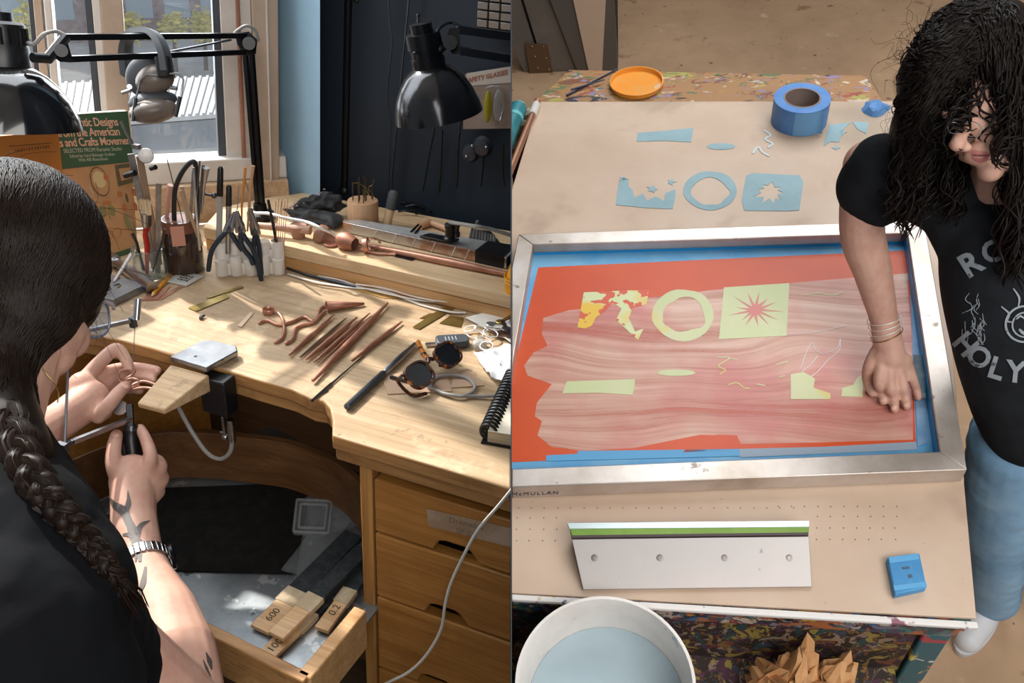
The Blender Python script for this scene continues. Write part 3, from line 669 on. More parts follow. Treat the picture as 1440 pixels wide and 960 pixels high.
# calipers leaning in the jar
t = thing('spring_dividers', 'grey spring dividers with round knob leaning out of the jar', 'dividers', L, gb+UP*.02)
m = MB(); m.bar(tp(218, 378, .01), tp(184, 216, .002), .011, .004, up=L.dir(200, 300)); part('leg', m, M_sg, t, bevel=.001)
m = MB(); m.bar(tp(224, 372, .013), tp(196, 219, .006), .011, .004, up=L.dir(200, 300)); part('leg', m, mat('brown_steel', '8a7460', .4, .6), t, bevel=.001)
m = MB(); m.lathe(tp(205, 219, -.006), L.dir(205, 219), [(.001, 0), (.0115, .001), (.0125, .004), (.0125, .010), (.001, .011)], 24); part('knob', m, M_sg, t)
m = MB(); m.bar(tp(189, 209, -.002), tp(170, 170, -.002), .004, .004); m.obox(tp(192, 206, -.004), (1, 0, 0), (0, 1, 0), UP, .012, .008, .007); part('spring', m, M_sg, t)
m = MB(); m.cyl(tp(176, 247, -.004), tp(190, 243, -.004), .0048, 12); m.cyl(tp(212, 237, .004), tp(219, 235, .004), .004, 12); part('cross_screw', m, M_black, t)
# dark pot
db = on(261, 379); dp = lambda px, py, o=0: L.pl(px, py, db+V((0, o, 0)), V((0, 1, 0)))
t = thing('tool_pot', 'dark brown glass pot with a copper coloured label full of tools', 'pot', L, db)
m = MB(); m.lathe(db+UP*.0005, UP, [(.031, 0), (.0335, .004), (.0335, .065), (.030, .076), (.030, .098), (.0275, .098), (.028, .075), (.031, .065), (.030, .006), (.001, .006)], 32); part('glass', m, mat('brown_glass', '2b201b', .12, coat=.5, var=(12, '3e2c22', .45, .6)), t)
m = MB(); m.lathe(db+UP*.078, UP, [(.0306, 0), (.0306, .02), (.0285, .02)], 32); part('rim_band', m, mat('brown_band', '6e4635', .4), t)
x, y, d_ = frame(L.cam-db); fc = (V((L.cam.x, L.cam.y, 0))-V((db.x, db.y, 0))).normalized(); sd = UP.cross(fc)
m = MB(); m.prism([db+fc*.0345+sd*a-V((0, 0, 0))+UP*z for a, z in ((-.016, .06), (.006, .06), (.006, .096), (-.016, .096))], fc*.0006); part('label', m, mat('copper_label', 'b47f6c', .5), t)
t = thing('rubber_hose', 'loop of black rubber hose standing in the dark pot', 'hose', L, db+UP*.02)
m = MB(); m.tube(spline([dp(246, 350, -.01), dp(245, 282, -.01), dp(250, 255, -.01), dp(262, 234, -.006), (dp(272, 227, 0)), dp(276, 240, .006), dp(277, 280, .01), dp(276, 340, .01)]), .0042, 10); part('tube', m, mat('hose_black', '1d1c1c', .45), t)
for i, (xa, ya, xb, yb, w_, m_, lab) in enumerate(((262, 330, 235, 224, .0016, M_darksteel, 'thin dark spike rising left out of the dark pot'), (268, 330, 256, 262, .006, mat('pale_steel', 'a89b8e', .35, .7), 'broad pale tweezers leaning right in the dark pot'), (255, 330, 280, 325, .004, M_sg, 'tweezer blade in the pot'), (266, 335, 272, 240, .005, M_sg, 'steel tweezers beside the hose loop in the dark pot'), (272, 335, 281, 226, .003, M_darksteel, 'dark needle file rising behind the hose loop'), (276, 335, 286, 232, .005, M_darksteel, 'dark file with knob end at right of the pot'))):
    if i == 2: continue
    flat('tweezers' if 'tweezers' in lab else 'needle_file', [dp(xa, ya, .004*i-.01), dp(xb, yb, .004*i-.01)], w_, .002, m_, lab, 'tool', 'tools in the dark pot')
flat('tweezers', [dp(284, 345, -.014), dp(254, 268, -.03)], .006, .0018, mat('tan_steel', 'a88f78', .35, .6), 'tan tweezers slanting across the front of the dark pot', 'tool', 'tools in the dark pot')
flat('tweezers', [dp(281, 352, -.02), dp(276, 300, -.022), dp(272, 235, -.02)], .004, .0018, M_steel, 'bright steel tweezers in front of the hose loop', 'tool', 'tools in the dark pot')
t = thing('spatula', 'pink wooden spatula handle leaning left in the dark pot', 'tool', L, dp(240, 330), 'tools in the dark pot')
m = MB(); m.tube([dp(232, 335, -.006), dp(236, 285, -.006), dp(240, 260, -.006)], [.003, .004, .0055], 10); part('handle', m, mat('pink_wood', 'b98d7b', .5), t)
m = MB(); m.tube([dp(290, 236, .01), dp(287, 260, .01), dp(284, 300, .01)], [.006, .003, .002], 10); single('ball_burnisher', m, M_steel, 'round headed burnisher at the right edge of the dark pot', 'tool', L, 'tools in the dark pot')
m = MB(); m.cyl(dp(283, 272, .012), dp(300, 275, .012), .0022, 8); m.ell(dp(301, 275, .012), .005); single('peg', m, M_darksteel, 'small round headed peg behind the dark pot', 'peg', L)
# ================================================================ plier rack
rb = on(352, 384)
t = thing('plier_rack', 'white scalloped plier rack standing on the bench before the shelf', 'rack', L, rb)
M_wp = mat('white_plastic', 'd6cfc6', .45, var=(12, 'bdb3a8', .45, .65))
p0, p1 = on(303, 389), on(402, 386); dd = (p1-p0); ux = dd.normalized(); uy = UP.cross(ux)
m = MB()
for i in range(5):
    c = p0+dd*((i+.5)/5)+uy*.007; m.lathe(c+UP*.0005, UP, [(.0108, 0), (.0112, .003), (.0110, .026+.008*(i % 2)), (.0105, .028+.008*(i % 2)), (.001, .028+.008*(i % 2))], 20)
m.obox((p0+p1)/2+uy*.009+UP*.0115, ux, uy, UP, dd.length*.97, .012, .022); part('front_cups', m, M_wp, t)
m = MB()
for i in range(5):
    c = p0+dd*((i+.5)/5)+uy*.021; m.lathe(c+UP*.0005, UP, [(.0106, 0), (.0110, .003), (.0122, .056), (.0108, .058), (.0105, .03), (.001, .03)], 20)
m.obox((p0+p1)/2+uy*.021+UP*.022, ux, uy, UP, dd.length*.97, .014, .043); part('rear_cups', m, M_wp, t)
pp = lambda px, py, o=.01: L.pl(px, py, p0+uy*o, uy)
M_hnd = mat('plier_grip', '1f2a36', .35)
def plier(name, lab, piv, tip, h1, h2, o):
    t = thing(name, lab, 'pliers', L, pp(*h1[-1], o), 'pliers on the rack')
    a, b = pp(*piv, o), pp(*tip, o); d = (b-a).normalized(); s = uy.cross(d).normalized()
    for k in (-1, 1):
        m = MB(); m.tube([a-d*.006+s*k*.0045, a+d*.008+s*k*.004, a.lerp(b, .5)+s*k*.0024, b+s*k*.0012], [.0045, .0046, .0032, .0016], 8); part('jaw', m, M_steel, t)
    m = MB(); m.lathe(a-uy*.007, uy, [(.001, 0), (.0045, .0005), (.0045, .0135), (.001, .014)], 16); part('pivot', m, M_darksteel, t)
    for h in (h1, h2):
        q = spline([a]+[pp(x, y, o-.002) for x, y in h], 5); m = MB(); m.tube(q, [.0032]+[.0044]*(len(q)-2)+[.0038], 10); part('handle', m, M_hnd, t)
plier('pliers', 'dark handled pliers straddling the white rack at its left end', (322, 322), (330, 298), [(307, 338), (297, 355), (293, 381)], [(330, 336), (338, 348), (341, 352)], -.009)
plier('pliers', 'dark handled pliers in the middle of the white rack', (338, 322), (333, 296), [(340, 345), (352, 362), (356, 372)], [(345, 335), (358, 356), (369, 401)], -.02)
plier('pliers', 'dark handled pliers at the right end of the white rack', (359, 325), (352, 292), [(357, 350), (362, 372)], [(364, 345), (367, 372), (368, 386)], .0)
def marker(lab, x0, y0, x1, y1, yc, r, body, cap, o):
    t = thing('marker_pen', lab, 'marker', L, pp(x0, y0, o), 'marker pens in the rack'); a, b = pp(x0, y0, o), pp(x1, y1, o); f = (yc-y0)/(y1-y0)
    m = MB(); m.tube([a, a.lerp(b, f)], r, 14); part('barrel', m, body, t)
    m = MB(); m.tube([a.lerp(b, f), a.lerp(b, .97), b], [r*1.08, r*.95, r*.55], 14); part('cap', m, cap, t)
marker('grey marker with black cap, taller of the two in the rack', 308, 340, 310, 234, 274, .0052, mat('marker_grey', '9b9894', .4), M_black, .021)
marker('slim silver marker with black cap, second from the rack left end', 321, 356, 322, 260, 288, .0048, M_steel, M_black, .007)
for lab, pts, r, m_ in (('orange handled pick with red ferrule standing in the rack', [(340, 325), (340, 290), (345, 235)], (.0013, .0026), mat('orange_wood', 'bd7a3c', .4)), ('tan wooden brush handle standing in the rack', [(348, 325), (352, 262), (356, 233)], (.0018, .0034), mat('tan_wood', 'b98d6a', .5)), ('steel scribe standing upright in the rack by the lamp post', [(356, 330), (350, 270), (344, 252)], (.0014, .001), M_steel), ('black rod tool with brass bands leaning in the rack right end', [(390, 348), (384, 315), (377, 281)], (.0030, .0026), M_black), ('thin steel needle rising from the rack middle', [(331, 325), (334, 290), (336, 262)], (.0012, .0006), M_steel)):
    rod('hand_pick', [pp(x, y, .021) for x, y in pts], r, m_, lab, 'pick', 'picks in the rack')
for i in range(6):
    x = 386+i*3; rod('wire_pin', [pp(x-2, 352, .018), pp(x+1, 310, .02), pp(x+2+(i % 3), 283-4*(i % 2), .022)], .0006, M_copperd, 'fine rusty wire pin standing at the right end of the rack', 'wire', 'wire pins in the rack', 5)

# ================================================================ small things on the bench, left
q = [on(x, y) for x, y in ((128, 424), (136, 407), (152, 394), (208, 408), (161, 431))]
m = MB(); m.prism([p+UP*.0004 for p in q], UP*.0125); single('steel_block', m, mat('block_steel', '97999c', .35, .7, var=(14, '7d8084', .4, .65)), 'small grey steel bench block beside the glass jar', 'block', L, bevel=.001)
for i, (x, y, l, a) in enumerate(((147, 402, 12, .2), (155, 404, 14, 2.6), (164, 400, 10, 1.2), (151, 407, 9, .9), (168, 402, 12, 1.9))):
    c = on(x, y, .0145); d = V((math.cos(a), math.sin(a), 0))*l*.0005; rod('tiny_screw', [c-d, c+d], (.0007, .0012), (M_darksteel, M_brass)[i == 4], ('tiny dark bit lying on the steel block, leftmost', 'tiny dark bit lying on the block middle', 'tiny dark bit by the brass one on the block', 'tiny dark bit nearest the block front edge', 'tiny brass bit lying on the steel block')[i], 'screw', 'bits on the steel block', 6)
t = thing('hand_torch', 'chrome pin vice lying across the back of the steel block', 'pin vice', L, on(190, 400), )
a, b = on(157, 364, .012), on(214, 404, .012); m = MB(); m.tube([a, a.lerp(b, .12), a.lerp(b, .14), a.lerp(b, .4), a.lerp(b, .42), b], [.0115, .0115, .008, .008, .0105, .0105], 18); part('body', m, M_steel, t)
m = MB(); m.tube([a-(b-a).normalized()*.010, a], [.006, .0095], 16); part('collar', m, M_darksteel, t)
rod('grey_stick', [on(160, 396, .0150), on(188, 352, .032)], (.0022, .0035), mat('stick_grey', 'b5b0aa', .4), 'pale grey stick propped on the steel block against the jar', 'stick')
for i, (pts, lab) in enumerate((([(205, 424), (250, 404), (261, 402), (228, 422)], 'thin copper sheet lying under the yellow pencil, right one'), ([(199, 423), (212, 409), (240, 404), (222, 422)], 'thin copper sheet lying under the yellow pencil, left one'))):
    m = MB(); m.prism([on(*p)+UP*(.0004+.0008*i) for p in pts], UP*.0006); single('copper_sheet', m, M_copper, lab, 'metal sheet', L, 'copper sheets')
t = thing('yellow_pencil', 'short yellow pencil lying by the paper packet', 'pencil', L, on(226, 402))
a, b = on(216, 413, .0045), on(236, 391, .0045); m = MB(); m.tube([a, b], .0035, 6); part('shaft', m, mat('pencil_yellow', 'd08a1c', .4), t)
m = MB(); m.tube([a-(b-a).normalized()*.008, a], (.0008, .0035), 6); part('tip', m, mat('pencil_wood', 'd3ab7c', .6), t)
q = [on(x, y, .001) for x, y in ((234, 397), (256, 382), (287, 389), (262, 403))]
t = thing('paper_packet', 'small grey paper packet with dark print lying before the dark pot', 'packet', L, (q[0]+q[2])/2-UP*.001)
m = MB(); m.prism(q, UP*.0025); part('sleeve', m, mat('packet_paper', 'b7b3ac', .6), t, bevel=.0008)
m = MB(); u = (q[2]-q[1]).normalized(); v_ = (q[1]-q[0]).normalized(); c = (q[0]+q[2])/2+UP*.0028
for i in range(3):
    for k in range(4): m.obox(c+u*(k-1.5)*.006+v_*(i-1)*.008, u, v_, UP, .004, .0035+.002*((i+k) % 2), .0003)
part('print', m, M_ink, t)
for pts, lab in (([(265, 434), (276, 439), (323, 419), (318, 414)], 'wide brass strip lying on the bench, nearer of the pair'), ([(290, 419), (295, 420), (343, 405), (339, 403)], 'narrow brass strip lying behind the wide one')):
    m = MB(); m.prism([on(*p)+UP*.001 for p in pts], UP*.0012); single('brass_strip', m, M_brass, lab, 'metal strip', L, 'brass strips')
m = MB(); c = on(283, 446, .003); m.box(c, (.005, .008, .0055), .4); m.box(c+V((0, .005, .001)), (.006, .003, .004), .4); single('binder_clip', m, M_darksteel, 'tiny dark metal clip lying in front of the brass strips', 'clip', L, bevel=.0006)
m = MB(); m.prism([on(*p)+UP*.0008 for p in ((334, 459), (340, 461), (357, 441), (352, 440))], UP*.001); single('copper_offcut', m, mat('pale_copper', 'd3b79c', .4, .6), 'pale narrow copper offcut lying alone on the bench', 'offcut', L)
# ring and wires
m = MB(); m.lathe(on(378, 441)+UP*.0004, UP, [(.0088, 0), (.0098, .001), (.0098, .0085), (.0088, .0095), (.0078, .0085), (.0078, .001), (.0088, 0)], 28, cap=False); single('copper_ring', m, M_copper, 'plain copper ring standing open on the bench', 'ring', L, sharp=60)
for lab, pts in (('bent copper wire lying furthest left, looped like a hairpin', [(363, 457), (376, 453), (392, 459), (410, 455), (428, 448), (440, 454), (447, 446), (451, 436), (463, 431)]), ('bent copper wire running down from the copper ring', [(389, 440), (397, 450), (400, 468), (395, 480), (385, 484)]), ('bent copper wire ending nearest the copper rods', [(401, 486), (412, 479), (416, 465), (427, 459), (441, 456), (450, 447), (458, 440)])):
    m = MB(); q = spline([on(*p)+UP*.0032 for p in pts], 6); m.tube(q, [.0016]+[.0029]*(len(q)-2)+[.0016], 10); single('copper_wire', m, M_copper, lab, 'wire', L, 'bent copper wires')
t_ = MB(); a, b = on(459, 431, .009), on(512, 427, .004); t_.tube([a, b], [.0095, .0025], 16, cap=False); single('copper_cone', t_, M_copperd, 'rolled copper cone lying behind the copper rods', 'cone', L, mods=[('SOLIDIFY', {'thickness': .0008})])
rods = [((407, 499), (470, 442), .0042, M_copper, 'tapered copper rod, leftmost of the row'), ((422, 502), (487, 447), .0030, mat('tarnished', '9a8878', .35, .9), 'dull grey tapered rod, second from left in the row'), ((431, 505), (502, 446), .0046, M_copper, 'tapered copper rod, third from left in the row'), ((442, 509), (520, 440), .0034, M_copper, 'slim tapered copper rod left of the longest one'), ((447, 514), (512, 452), .0016, M_copperd, 'thin copper wire rod between two thick ones'), ((440, 535), (545, 426), .0056, M_copperd, 'longest and thickest tapered copper rod'), ((495, 507), (565, 452), .0044, M_copperd, 'tapered copper rod lying apart at right of the row')]
for a, b, r, m_, lab in rods:
    A_, B_ = on(*a, r+.0003), on(*b, r+.0003); m = MB(); m.tube([A_, A_.lerp(B_, .12), A_.lerp(B_, .4), A_.lerp(B_, .75), B_], [r*.45, r*.7, r, r*.8, r*.3], 12); single('copper_rod', m, m_, lab, 'rod', L, 'tapered copper rods')
A_, B_ = on(439, 563, .002), on(511, 500, .003); m = MB(); m.tube([A_, A_.lerp(B_, .35), A_.lerp(B_, .36), B_], [.0022, .0024, .0016, .0006], 8); m.bar(A_.lerp(B_, .1), A_.lerp(B_, .24)+V((.004, 0, -.001)), .002, .002); single('steel_scriber', m, M_darksteel, 'thin dark steel scriber lying between the copper rods and pen', 'scriber', L)
t = thing('burnisher', 'steel burnisher with dark handle lying left of the sunglasses', 'burnisher', L, on(537, 528)); A_, B_ = on(488, 572, .0062), on(586, 482, .0062); u = B_-A_
m = MB(); m.tube([A_-u*.01, A_, A_.lerp(B_, .48), A_.lerp(B_, .5)], [.003, .0052, .0056, .004], 14); part('handle', m, mat('dark_handle', '34383b', .35), t)
m = MB(); m.tube([A_.lerp(B_, .5), A_.lerp(B_, .53), A_.lerp(B_, .75), A_.lerp(B_, .97), B_], [.0036, .0052, .0054, .0042, .002], 14); part('blade', m, M_steel, t)
# ================================================================ right side of the bench
for lab, pts, m_ in (('pale copper offcut under the left sunglasses lens', [(536, 530), (545, 555), (636, 551), (628, 528), (590, 520)], mat('rose_sheet', 'cfae92', .45, .5)), ('pale copper offcut under the right sunglasses lens', [(634, 546), (682, 543), (660, 521), (640, 522)], mat('rose_sheet', 'cfae92', .45, .5))):
    m = MB(); m.prism([on(*p)+UP*.0006 for p in pts], UP*.0012); single('copper_offcut', m, m_, lab, 'offcut', L, 'copper offcuts')
m = MB(); m.bar(on(549, 530, .0042), on(572, 536, .0042), .004, .0045); single('steel_stub', m, M_darksteel, 'short dark steel bar lying by the left sunglasses lens', 'bar', L)
# sunglasses: two lenses facing the camera, temples behind
M_tort = mat('tortoiseshell', '3a1c0c', .15, coat=.4, spots=[(70, 'b5671c', .56, .06)]); M_lens = mat('dark_lens', '14161a', .05, coat=.5, var=(6, '23262b', .4, .7))
t = thing('sunglasses', 'tortoiseshell sunglasses with dark lenses lying by the car key', 'sunglasses', L, on(610, 520))
c1, c2 = on(589, 526, .026), on(629, 498, .026); u = (c2-c1).normalized()
vn = (L.cam-c1).normalized(); vn = (vn-u*vn.dot(u)).normalized(); vn = (vn+UP*.25).normalized(); vn = (vn-u*vn.dot(u)).normalized(); vv = vn.cross(u)
def lensring(c, s, sy, k=24, e=.75): return [c+u*s*math.copysign(abs(math.cos(a))**e, math.cos(a))+vv*sy*math.copysign(abs(math.sin(a))**e, math.sin(a))*(1 if math.sin(a) < 0 else .88) for a in [2*PI*i/k for i in range(k)]]
for c in (c1, c2):
    m = MB(); m.prism(lensring(c-vn*.001, .0225, .0185), vn*.002); part('lens', m, M_lens, t)
    o, i_ = lensring(c, .026, .0215), lensring(c, .0218, .0178); m = MB(); m.loft([[p-vn*.0025 for p in o], [p+vn*.003 for p in o], [p+vn*.003 for p in i_], [p-vn*.0025 for p in i_], [p-vn*.0025 for p in o]], cap=False); part('rim', m, M_tort, t, bevel=.0006)
m = MB(); mid = (c1+c2)/2+vv*.006; m.tube(spline([mid-u*.006, mid+vv*.004, mid+u*.006]), .003, 10); part('bridge', m, M_tort, t)
m = MB(); e1 = c1-u*.026+vv*.012; m.tube(spline([e1, e1-vn*.012+UP*-.004, on(580, 556, .006), on(600, 553, .004)]), .0026, 8); part('temple', m, M_tort, t)
e2 = c2+u*.027+vv*.010; m = MB(); m.tube(spline([on(588, 481, .016), on(594, 494, .022), on(602, 506, .026)]), .0042, 10); m.tube(spline([on(602, 506, .026), on(630, 500, .012), e2-vn*.01]), .0028, 8); part('temple', m, mat('amber_tortoiseshell', 'b5691c', .15, coat=.4, spots=[(60, '2d140a', .52, .05)]), t)
for c in (c1, c2):
    m = MB(); m.ell(c+(u if c is c1 else -u)*.02-vn*.005-vv*.006, (.003, .005, .004)); part('nose_pad', m, M_tort, t)
# car key and ring
t = thing('car_key', 'dark grey car key fob beside the sunglasses', 'car key', L, on(634, 488))
a, b = on(612, 482, .006), on(660, 479, .006); u2 = (b-a).normalized(); v2 = UP.cross(u2)
m = MB(); m.prism([a.lerp(b, .5)+u2*x*.026+v2*y*.0145-UP*.0055 for x, y in ((-1, -.7), (-.8, -1), (.8, -1), (1, -.6), (1, .6), (.8, 1), (-.8, 1), (-1, .7))], UP*.012); part('fob', m, mat('fob_grey', '3f454a', .4), t, bevel=.002)
m = MB()
for i in range(4): m.obox(a.lerp(b, .3+.1*i)+UP*.0068, u2, v2, UP, .0015, .012, .0006)
part('marking', m, mat('fob_marks', '9aa0a3', .4), t)
m = MB(); m.bar(on(598, 484, .004), on(614, 483, .004), .007, .0022); part('blade', m, M_steel, t)
rr = random.Random(5)
t = thing('key_ring', 'tangle of steel key rings beside the car key', 'key ring', L, on(675, 470))
for i, (x, y, r) in enumerate(((668, 470, .0135), (680, 478, .012), (676, 462, .011), (661, 462, .010), (690, 468, .012), (700, 458, .009), (684, 486, .010))):
    m = MB(); m.torus(on(x, y, .004+.0022*i), V((rr.uniform(-.3, .3), rr.uniform(-.4, .2), 1)), r, .0011, 24, 6); part('ring', m, M_silver, t)
for i, (x, y, a_) in enumerate(((690, 455, .3), (704, 452, 1.2), (712, 462, 2.2))):
    c = on(x, y, .018+.003*i); d = V((math.cos(a_), math.sin(a_), .05)); m = MB(); m.lathe(c-UP*.001, UP, [(.007, 0), (.008, .001), (.007, .002)], 14); m.bar(c, c+d*.026, .006, .002); part('key', m, (M_steel, M_brass, M_darksteel)[i], t)
m = MB(); m.lathe(on(666, 488, .001), V((.75, .45, .12)), [(.010, 0), (.0115, .003), (.0115, .016), (.009, .02), (.001, .021)], 20); single('clear_vial', m, mat('frosted_clear', 'd8d6d0', .15, trans=.5), 'small clear plastic cap in front of the key rings', 'vial', L)
m = MB(); m.prism([on(*p)+UP*.004 for p in ((683, 463), (740, 470), (740, 480), (700, 478))], UP*.001); single('leather_tag', m, mat('leather', '6f5143', .6), 'brown leather tag lying under the key rings', 'tag', L)
# papers
def crumple(name, pts, n_, amp, m_, lab, cat, z0=.002, seed=0, grp=None):
    m = MB(); a, b, c, d = [on(*p, z0) for p in pts]; rings = []
    for i in range(n_+1):
        row = []
        for j in range(n_+1):
            p = a.lerp(b, i/n_).lerp(d.lerp(c, i/n_), j/n_); h = noise.fractal(V((p.x*55+seed, p.y*25, seed)), .9, 2, 3); row.append(p+UP*(abs(h)*amp+.0006))
        rings.append(row)
    m.loft(rings, cap=False, closed=False); return single(name, m, m_, lab, cat, L, grp, mods=[('SOLIDIFY', {'thickness': .0005})], sharp=70)
crumple('paper_slip', [(654, 447), (690, 438), (760, 452), (735, 492)], 10, .003, M_paper, 'white paper slip lying under the key rings', 'paper')
crumple('tissue', [(666, 498), (690, 532), (780, 560), (780, 470)], 22, .012, mat('tissue_white', 'dcdcdc', .85), 'crumpled white tissue lying above the notebook', 'tissue', .008, 3)
cord('white_cord_loop', [on(x, y, .004+.002*(i % 2)) for i, (x, y) in enumerate(((600, 537), (604, 544), (625, 553), (650, 557), (665, 550), (667, 541), (655, 531), (630, 527), (612, 532), (606, 542), (618, 551), (640, 556), (668, 557), (700, 556), (745, 553)))], .0026, M_rubber, 'loop of grey cord lying under the sunglasses')
# spiral notebook
t = thing('notebook', 'spiral bound notebook on the bench corner by the divider', 'notebook', L, on(700, 600))
c0, c1_ = on(679, 622, 0), on(720, 530, 0); u3 = (c1_-c0).normalized(); v3 = -UP.cross(u3)
if v3.x < 0: v3 = -v3
def nb(a, b, z): return c0+u3*a+v3*b+UP*z
m = MB(); m.prism([nb(-.004, -.002, .0006), nb(-.004, .2, .0006), nb(.16, .2, .0006), nb(.16, -.002, .0006)], UP*.0016); part('back_cover', m, M_black, t)
m = MB(); m.prism([nb(0, .006, .0025), nb(0, .2, .0025), nb(.158, .2, .0025), nb(.158, .006, .0025)], UP*.016); part('pages', m, mat('page_cream', 'c9bca2', .8, sc=(1, 1, 60), var=(12, 'a89877', .4, .6)), t)
m = MB(); m.prism([nb(0, .006, .019), nb(0, .2, .019), nb(.158, .2, .019), nb(.158, .006, .019)], UP*.001); part('top_page', m, mat('page_top', 'ddd3bd', .8), t)
for i in range(19):
    c = nb(.005+i*.0083, .006, .0145); m = MB(); m.torus(c, u3+v3*.15, .0115, .0023, 18, 6, sy=1.); part('coil', m, M_black, t)
# brass scraps and silver strips
for lab, pts, z in (('long brass strip lying across the silver strips', [(580, 461), (590, 464), (620, 446), (659, 421), (650, 416), (615, 438)], .0012), ('square brass scrap lying right of the brass strip', [(618, 455), (648, 461), (652, 448), (634, 444)], .0008), ('small brass scrap tucked under the brass strip', [(590, 448), (612, 450), (628, 441), (604, 441)], .0004), ('rust coloured brass scrap nearest the back shelf', [(648, 434), (660, 436), (664, 424), (654, 424)], .0004)):
    m = MB(); m.prism([on(*p)+UP*z for p in pts], UP*.0007); single('brass_scrap', m, M_brass, lab, 'metal scrap', L, 'brass scraps')
for i, (pts, w_, lab) in enumerate((([(404, 379), (440, 391), (490, 398), (540, 405), (590, 422), (632, 434), (655, 434)], .0055, 'longest silver strip lying nearest the bench front'), ([(447, 383), (480, 391), (510, 400), (555, 412), (600, 419), (627, 419)], .0045, 'silver strip with curled end, second from the shelf'), ([(478, 387), (496, 388), (512, 395), (545, 405), (582, 410)], .0045, 'short silver strip closest to the back shelf'), ([(500, 397), (540, 404), (580, 414), (620, 423), (659, 423)], .0045, 'silver strip ending under the brass strip'))):
    pts = [(x, y+7) for x, y in pts]; q = spline([on(*p)+UP*(.0015+.0016*i+.002*(k % 2)) for k, p in enumerate(pts)], 6); rings = []; 
    for k, p in enumerate(q):
        d = (q[min(k+1, len(q)-1)]-q[max(k-1, 0)]).normalized(); s = UP.cross(d).normalized(); nn_ = d.cross(s); rings.append([p+s*w_/2, p-s*w_/2, p-s*w_/2+nn_*.0008, p+s*w_/2+nn_*.0008])
    m = MB(); m.loft(rings); single('silver_strip', m, M_silver, lab, 'metal strip', L, 'silver strips')
m = MB(); q = [on(*p)+UP*.003 for p in ((404, 379), (430, 388), (470, 398), (500, 405))]; m.tube(q, (.0022, .003), 8); single('steel_rod', m, M_darksteel, 'dark steel rod lying at the foot of the back shelf', 'rod', L)
m = MB(); m.prism([on(*p)+UP*.0006 for p in ((495, 407), (560, 410), (586, 420), (540, 420))], UP*.0005); single('brass_sheet', m, mat('brass_pale', 'b99457', .4, .5), 'thin brass sheet lying under the silver strips', 'metal sheet', L)
# yellow mesh cup at the divider
t = thing('yellow_cup', 'yellow plastic cup cut off by the divider beside the shelf', 'cup', L, on(735, 442))
cb = on(734, 444); m = MB(); m.lathe(cb+UP*.0005, UP, [(.033, 0), (.034, .004), (.0325, .06), (.034, .062), (.034, .07), (.031, .072), (.017, .125), (.012, .15), (.004, .152)], 28); part('body', m, mat('yellow_plastic', 'd8920f', .35, trans=.15, var=(16, 'c17c08', .45, .6)), t)
m = MB()
for z in (.066, .073): m.torus(cb+UP*z, UP, .0336, .0016, 28, 6)
part('thread_ring', m, mat('yellow_plastic', 'd8920f', .35), t)

# ================================================================ on the back shelf
sh = lambda px, py, z=0.: on(px, py, SH+z)
t = thing('cup_form', 'turned copper coloured wooden cup form on the shelf front', 'form', L, sh(420, 334)); b = sh(420, 334)
m = MB(); m.lathe(b, UP, [(.0105, 0), (.0115, .001), (.0145, .018), (.0165, .0205), (.0165, .0235), (.0155, .0245), (.0145, .023), (.001, .0228)], 28); part('body', m, mat('rose_wood', 'a77f6b', .5, var=(9, '97705d', .4, .6)), t)
# copper hammered pieces
t = thing('copper_mallet', 'rose brown mallet with mushroom head lying on the shelf', 'mallet', L, sh(440, 325))
m = MB(); a, b = sh(352, 316, .016), sh(452, 325, .020); m.tube([a, a.lerp(b, .6), a.lerp(b, .85)], [.006, .0075, .0085], 14); part('handle', m, mat('mallet_wood', 'b08a74', .5), t)
m = MB(); d = (b-a).normalized(); m.lathe(b-d*.012, d+V((0, 0, -.5)), [(.006, 0), (.0155, .004), (.0185, .012), (.017, .02), (.010, .026), (.0085, .032), (.0075, .04)], 24); part('head', m, mat('rose_wood_dark', '9a715c', .5, var=(9, '86604d', .4, .6)), t)
t = thing('copper_vessel', 'dark hammered copper vessel lying beside the mallet', 'vessel', L, sh(487, 348)); b = sh(486, 349)
m = MB(); m.lathe(b+UP*.014, V((1, -.15, -.05)), [(.002, -.018), (.012, -.014), (.0165, -.004), (.0165, .008), (.013, .018), (.0115, .022), (.0105, .022), (.0150, .006), (.0150, -.004), (.002, -.014)], 26); part('bowl', m, M_copperd, t, mods=None)
m = MB(); m.lathe(b+V((-.030, .0, .0005)), UP, [(.0135, 0), (.0145, .003), (.0125, .005), (.002, .002)], 20); part('foot_disc', m, M_copperd, t)
for i, (c, r, nn_, lab) in enumerate((((515, 345), .013, V((.9, .3, .2)), 'upright copper ribbon loop on the shelf'), ((525, 344), .0125, V((.8, -.5, .1)), 'copper ribbon loop at right of the upright one'))):
    cc = sh(*c, r); x, y, d = frame(nn_); rings = []
    for k in range(25):
        a_ = 2*PI*k/24*.93; e = x*math.cos(a_)+y*math.sin(a_); rings.append([cc+e*r-d*.004, cc+e*(r+.0012)-d*.004, cc+e*(r+.0012)+d*.004, cc+e*r+d*.004])
    m = MB(); m.loft(rings); single('copper_loop', m, M_copper, lab, 'loop', L, 'copper ribbon loops')
a, b = sh(497, 341, .006), sh(722, 387, .007); m = MB(); m.tube([a, a.lerp(b, .35), a.lerp(b, .6), a.lerp(b, .9), b], [.003, .0062, .0075, .0055, .004], 14); single('copper_bar', m, M_copper, 'long tapered copper bar lying along the shelf front', 'bar', L)
m = MB(); m.tube([sh(500, 349, .003), sh(530, 357, .003), sh(556, 357, .003)], (.002, .0028), 8); single('copper_wire', m, M_copper, 'short copper wire in front of the copper bar', 'wire', L, 'copper offcuts')
m = MB(); m.prism([sh(*p, .0004) for p in ((555, 361), (580, 367), (586, 362), (560, 356))], UP*.001); single('steel_plate', m, M_darksteel, 'small dark steel plate lying under the copper bar', 'plate', L)
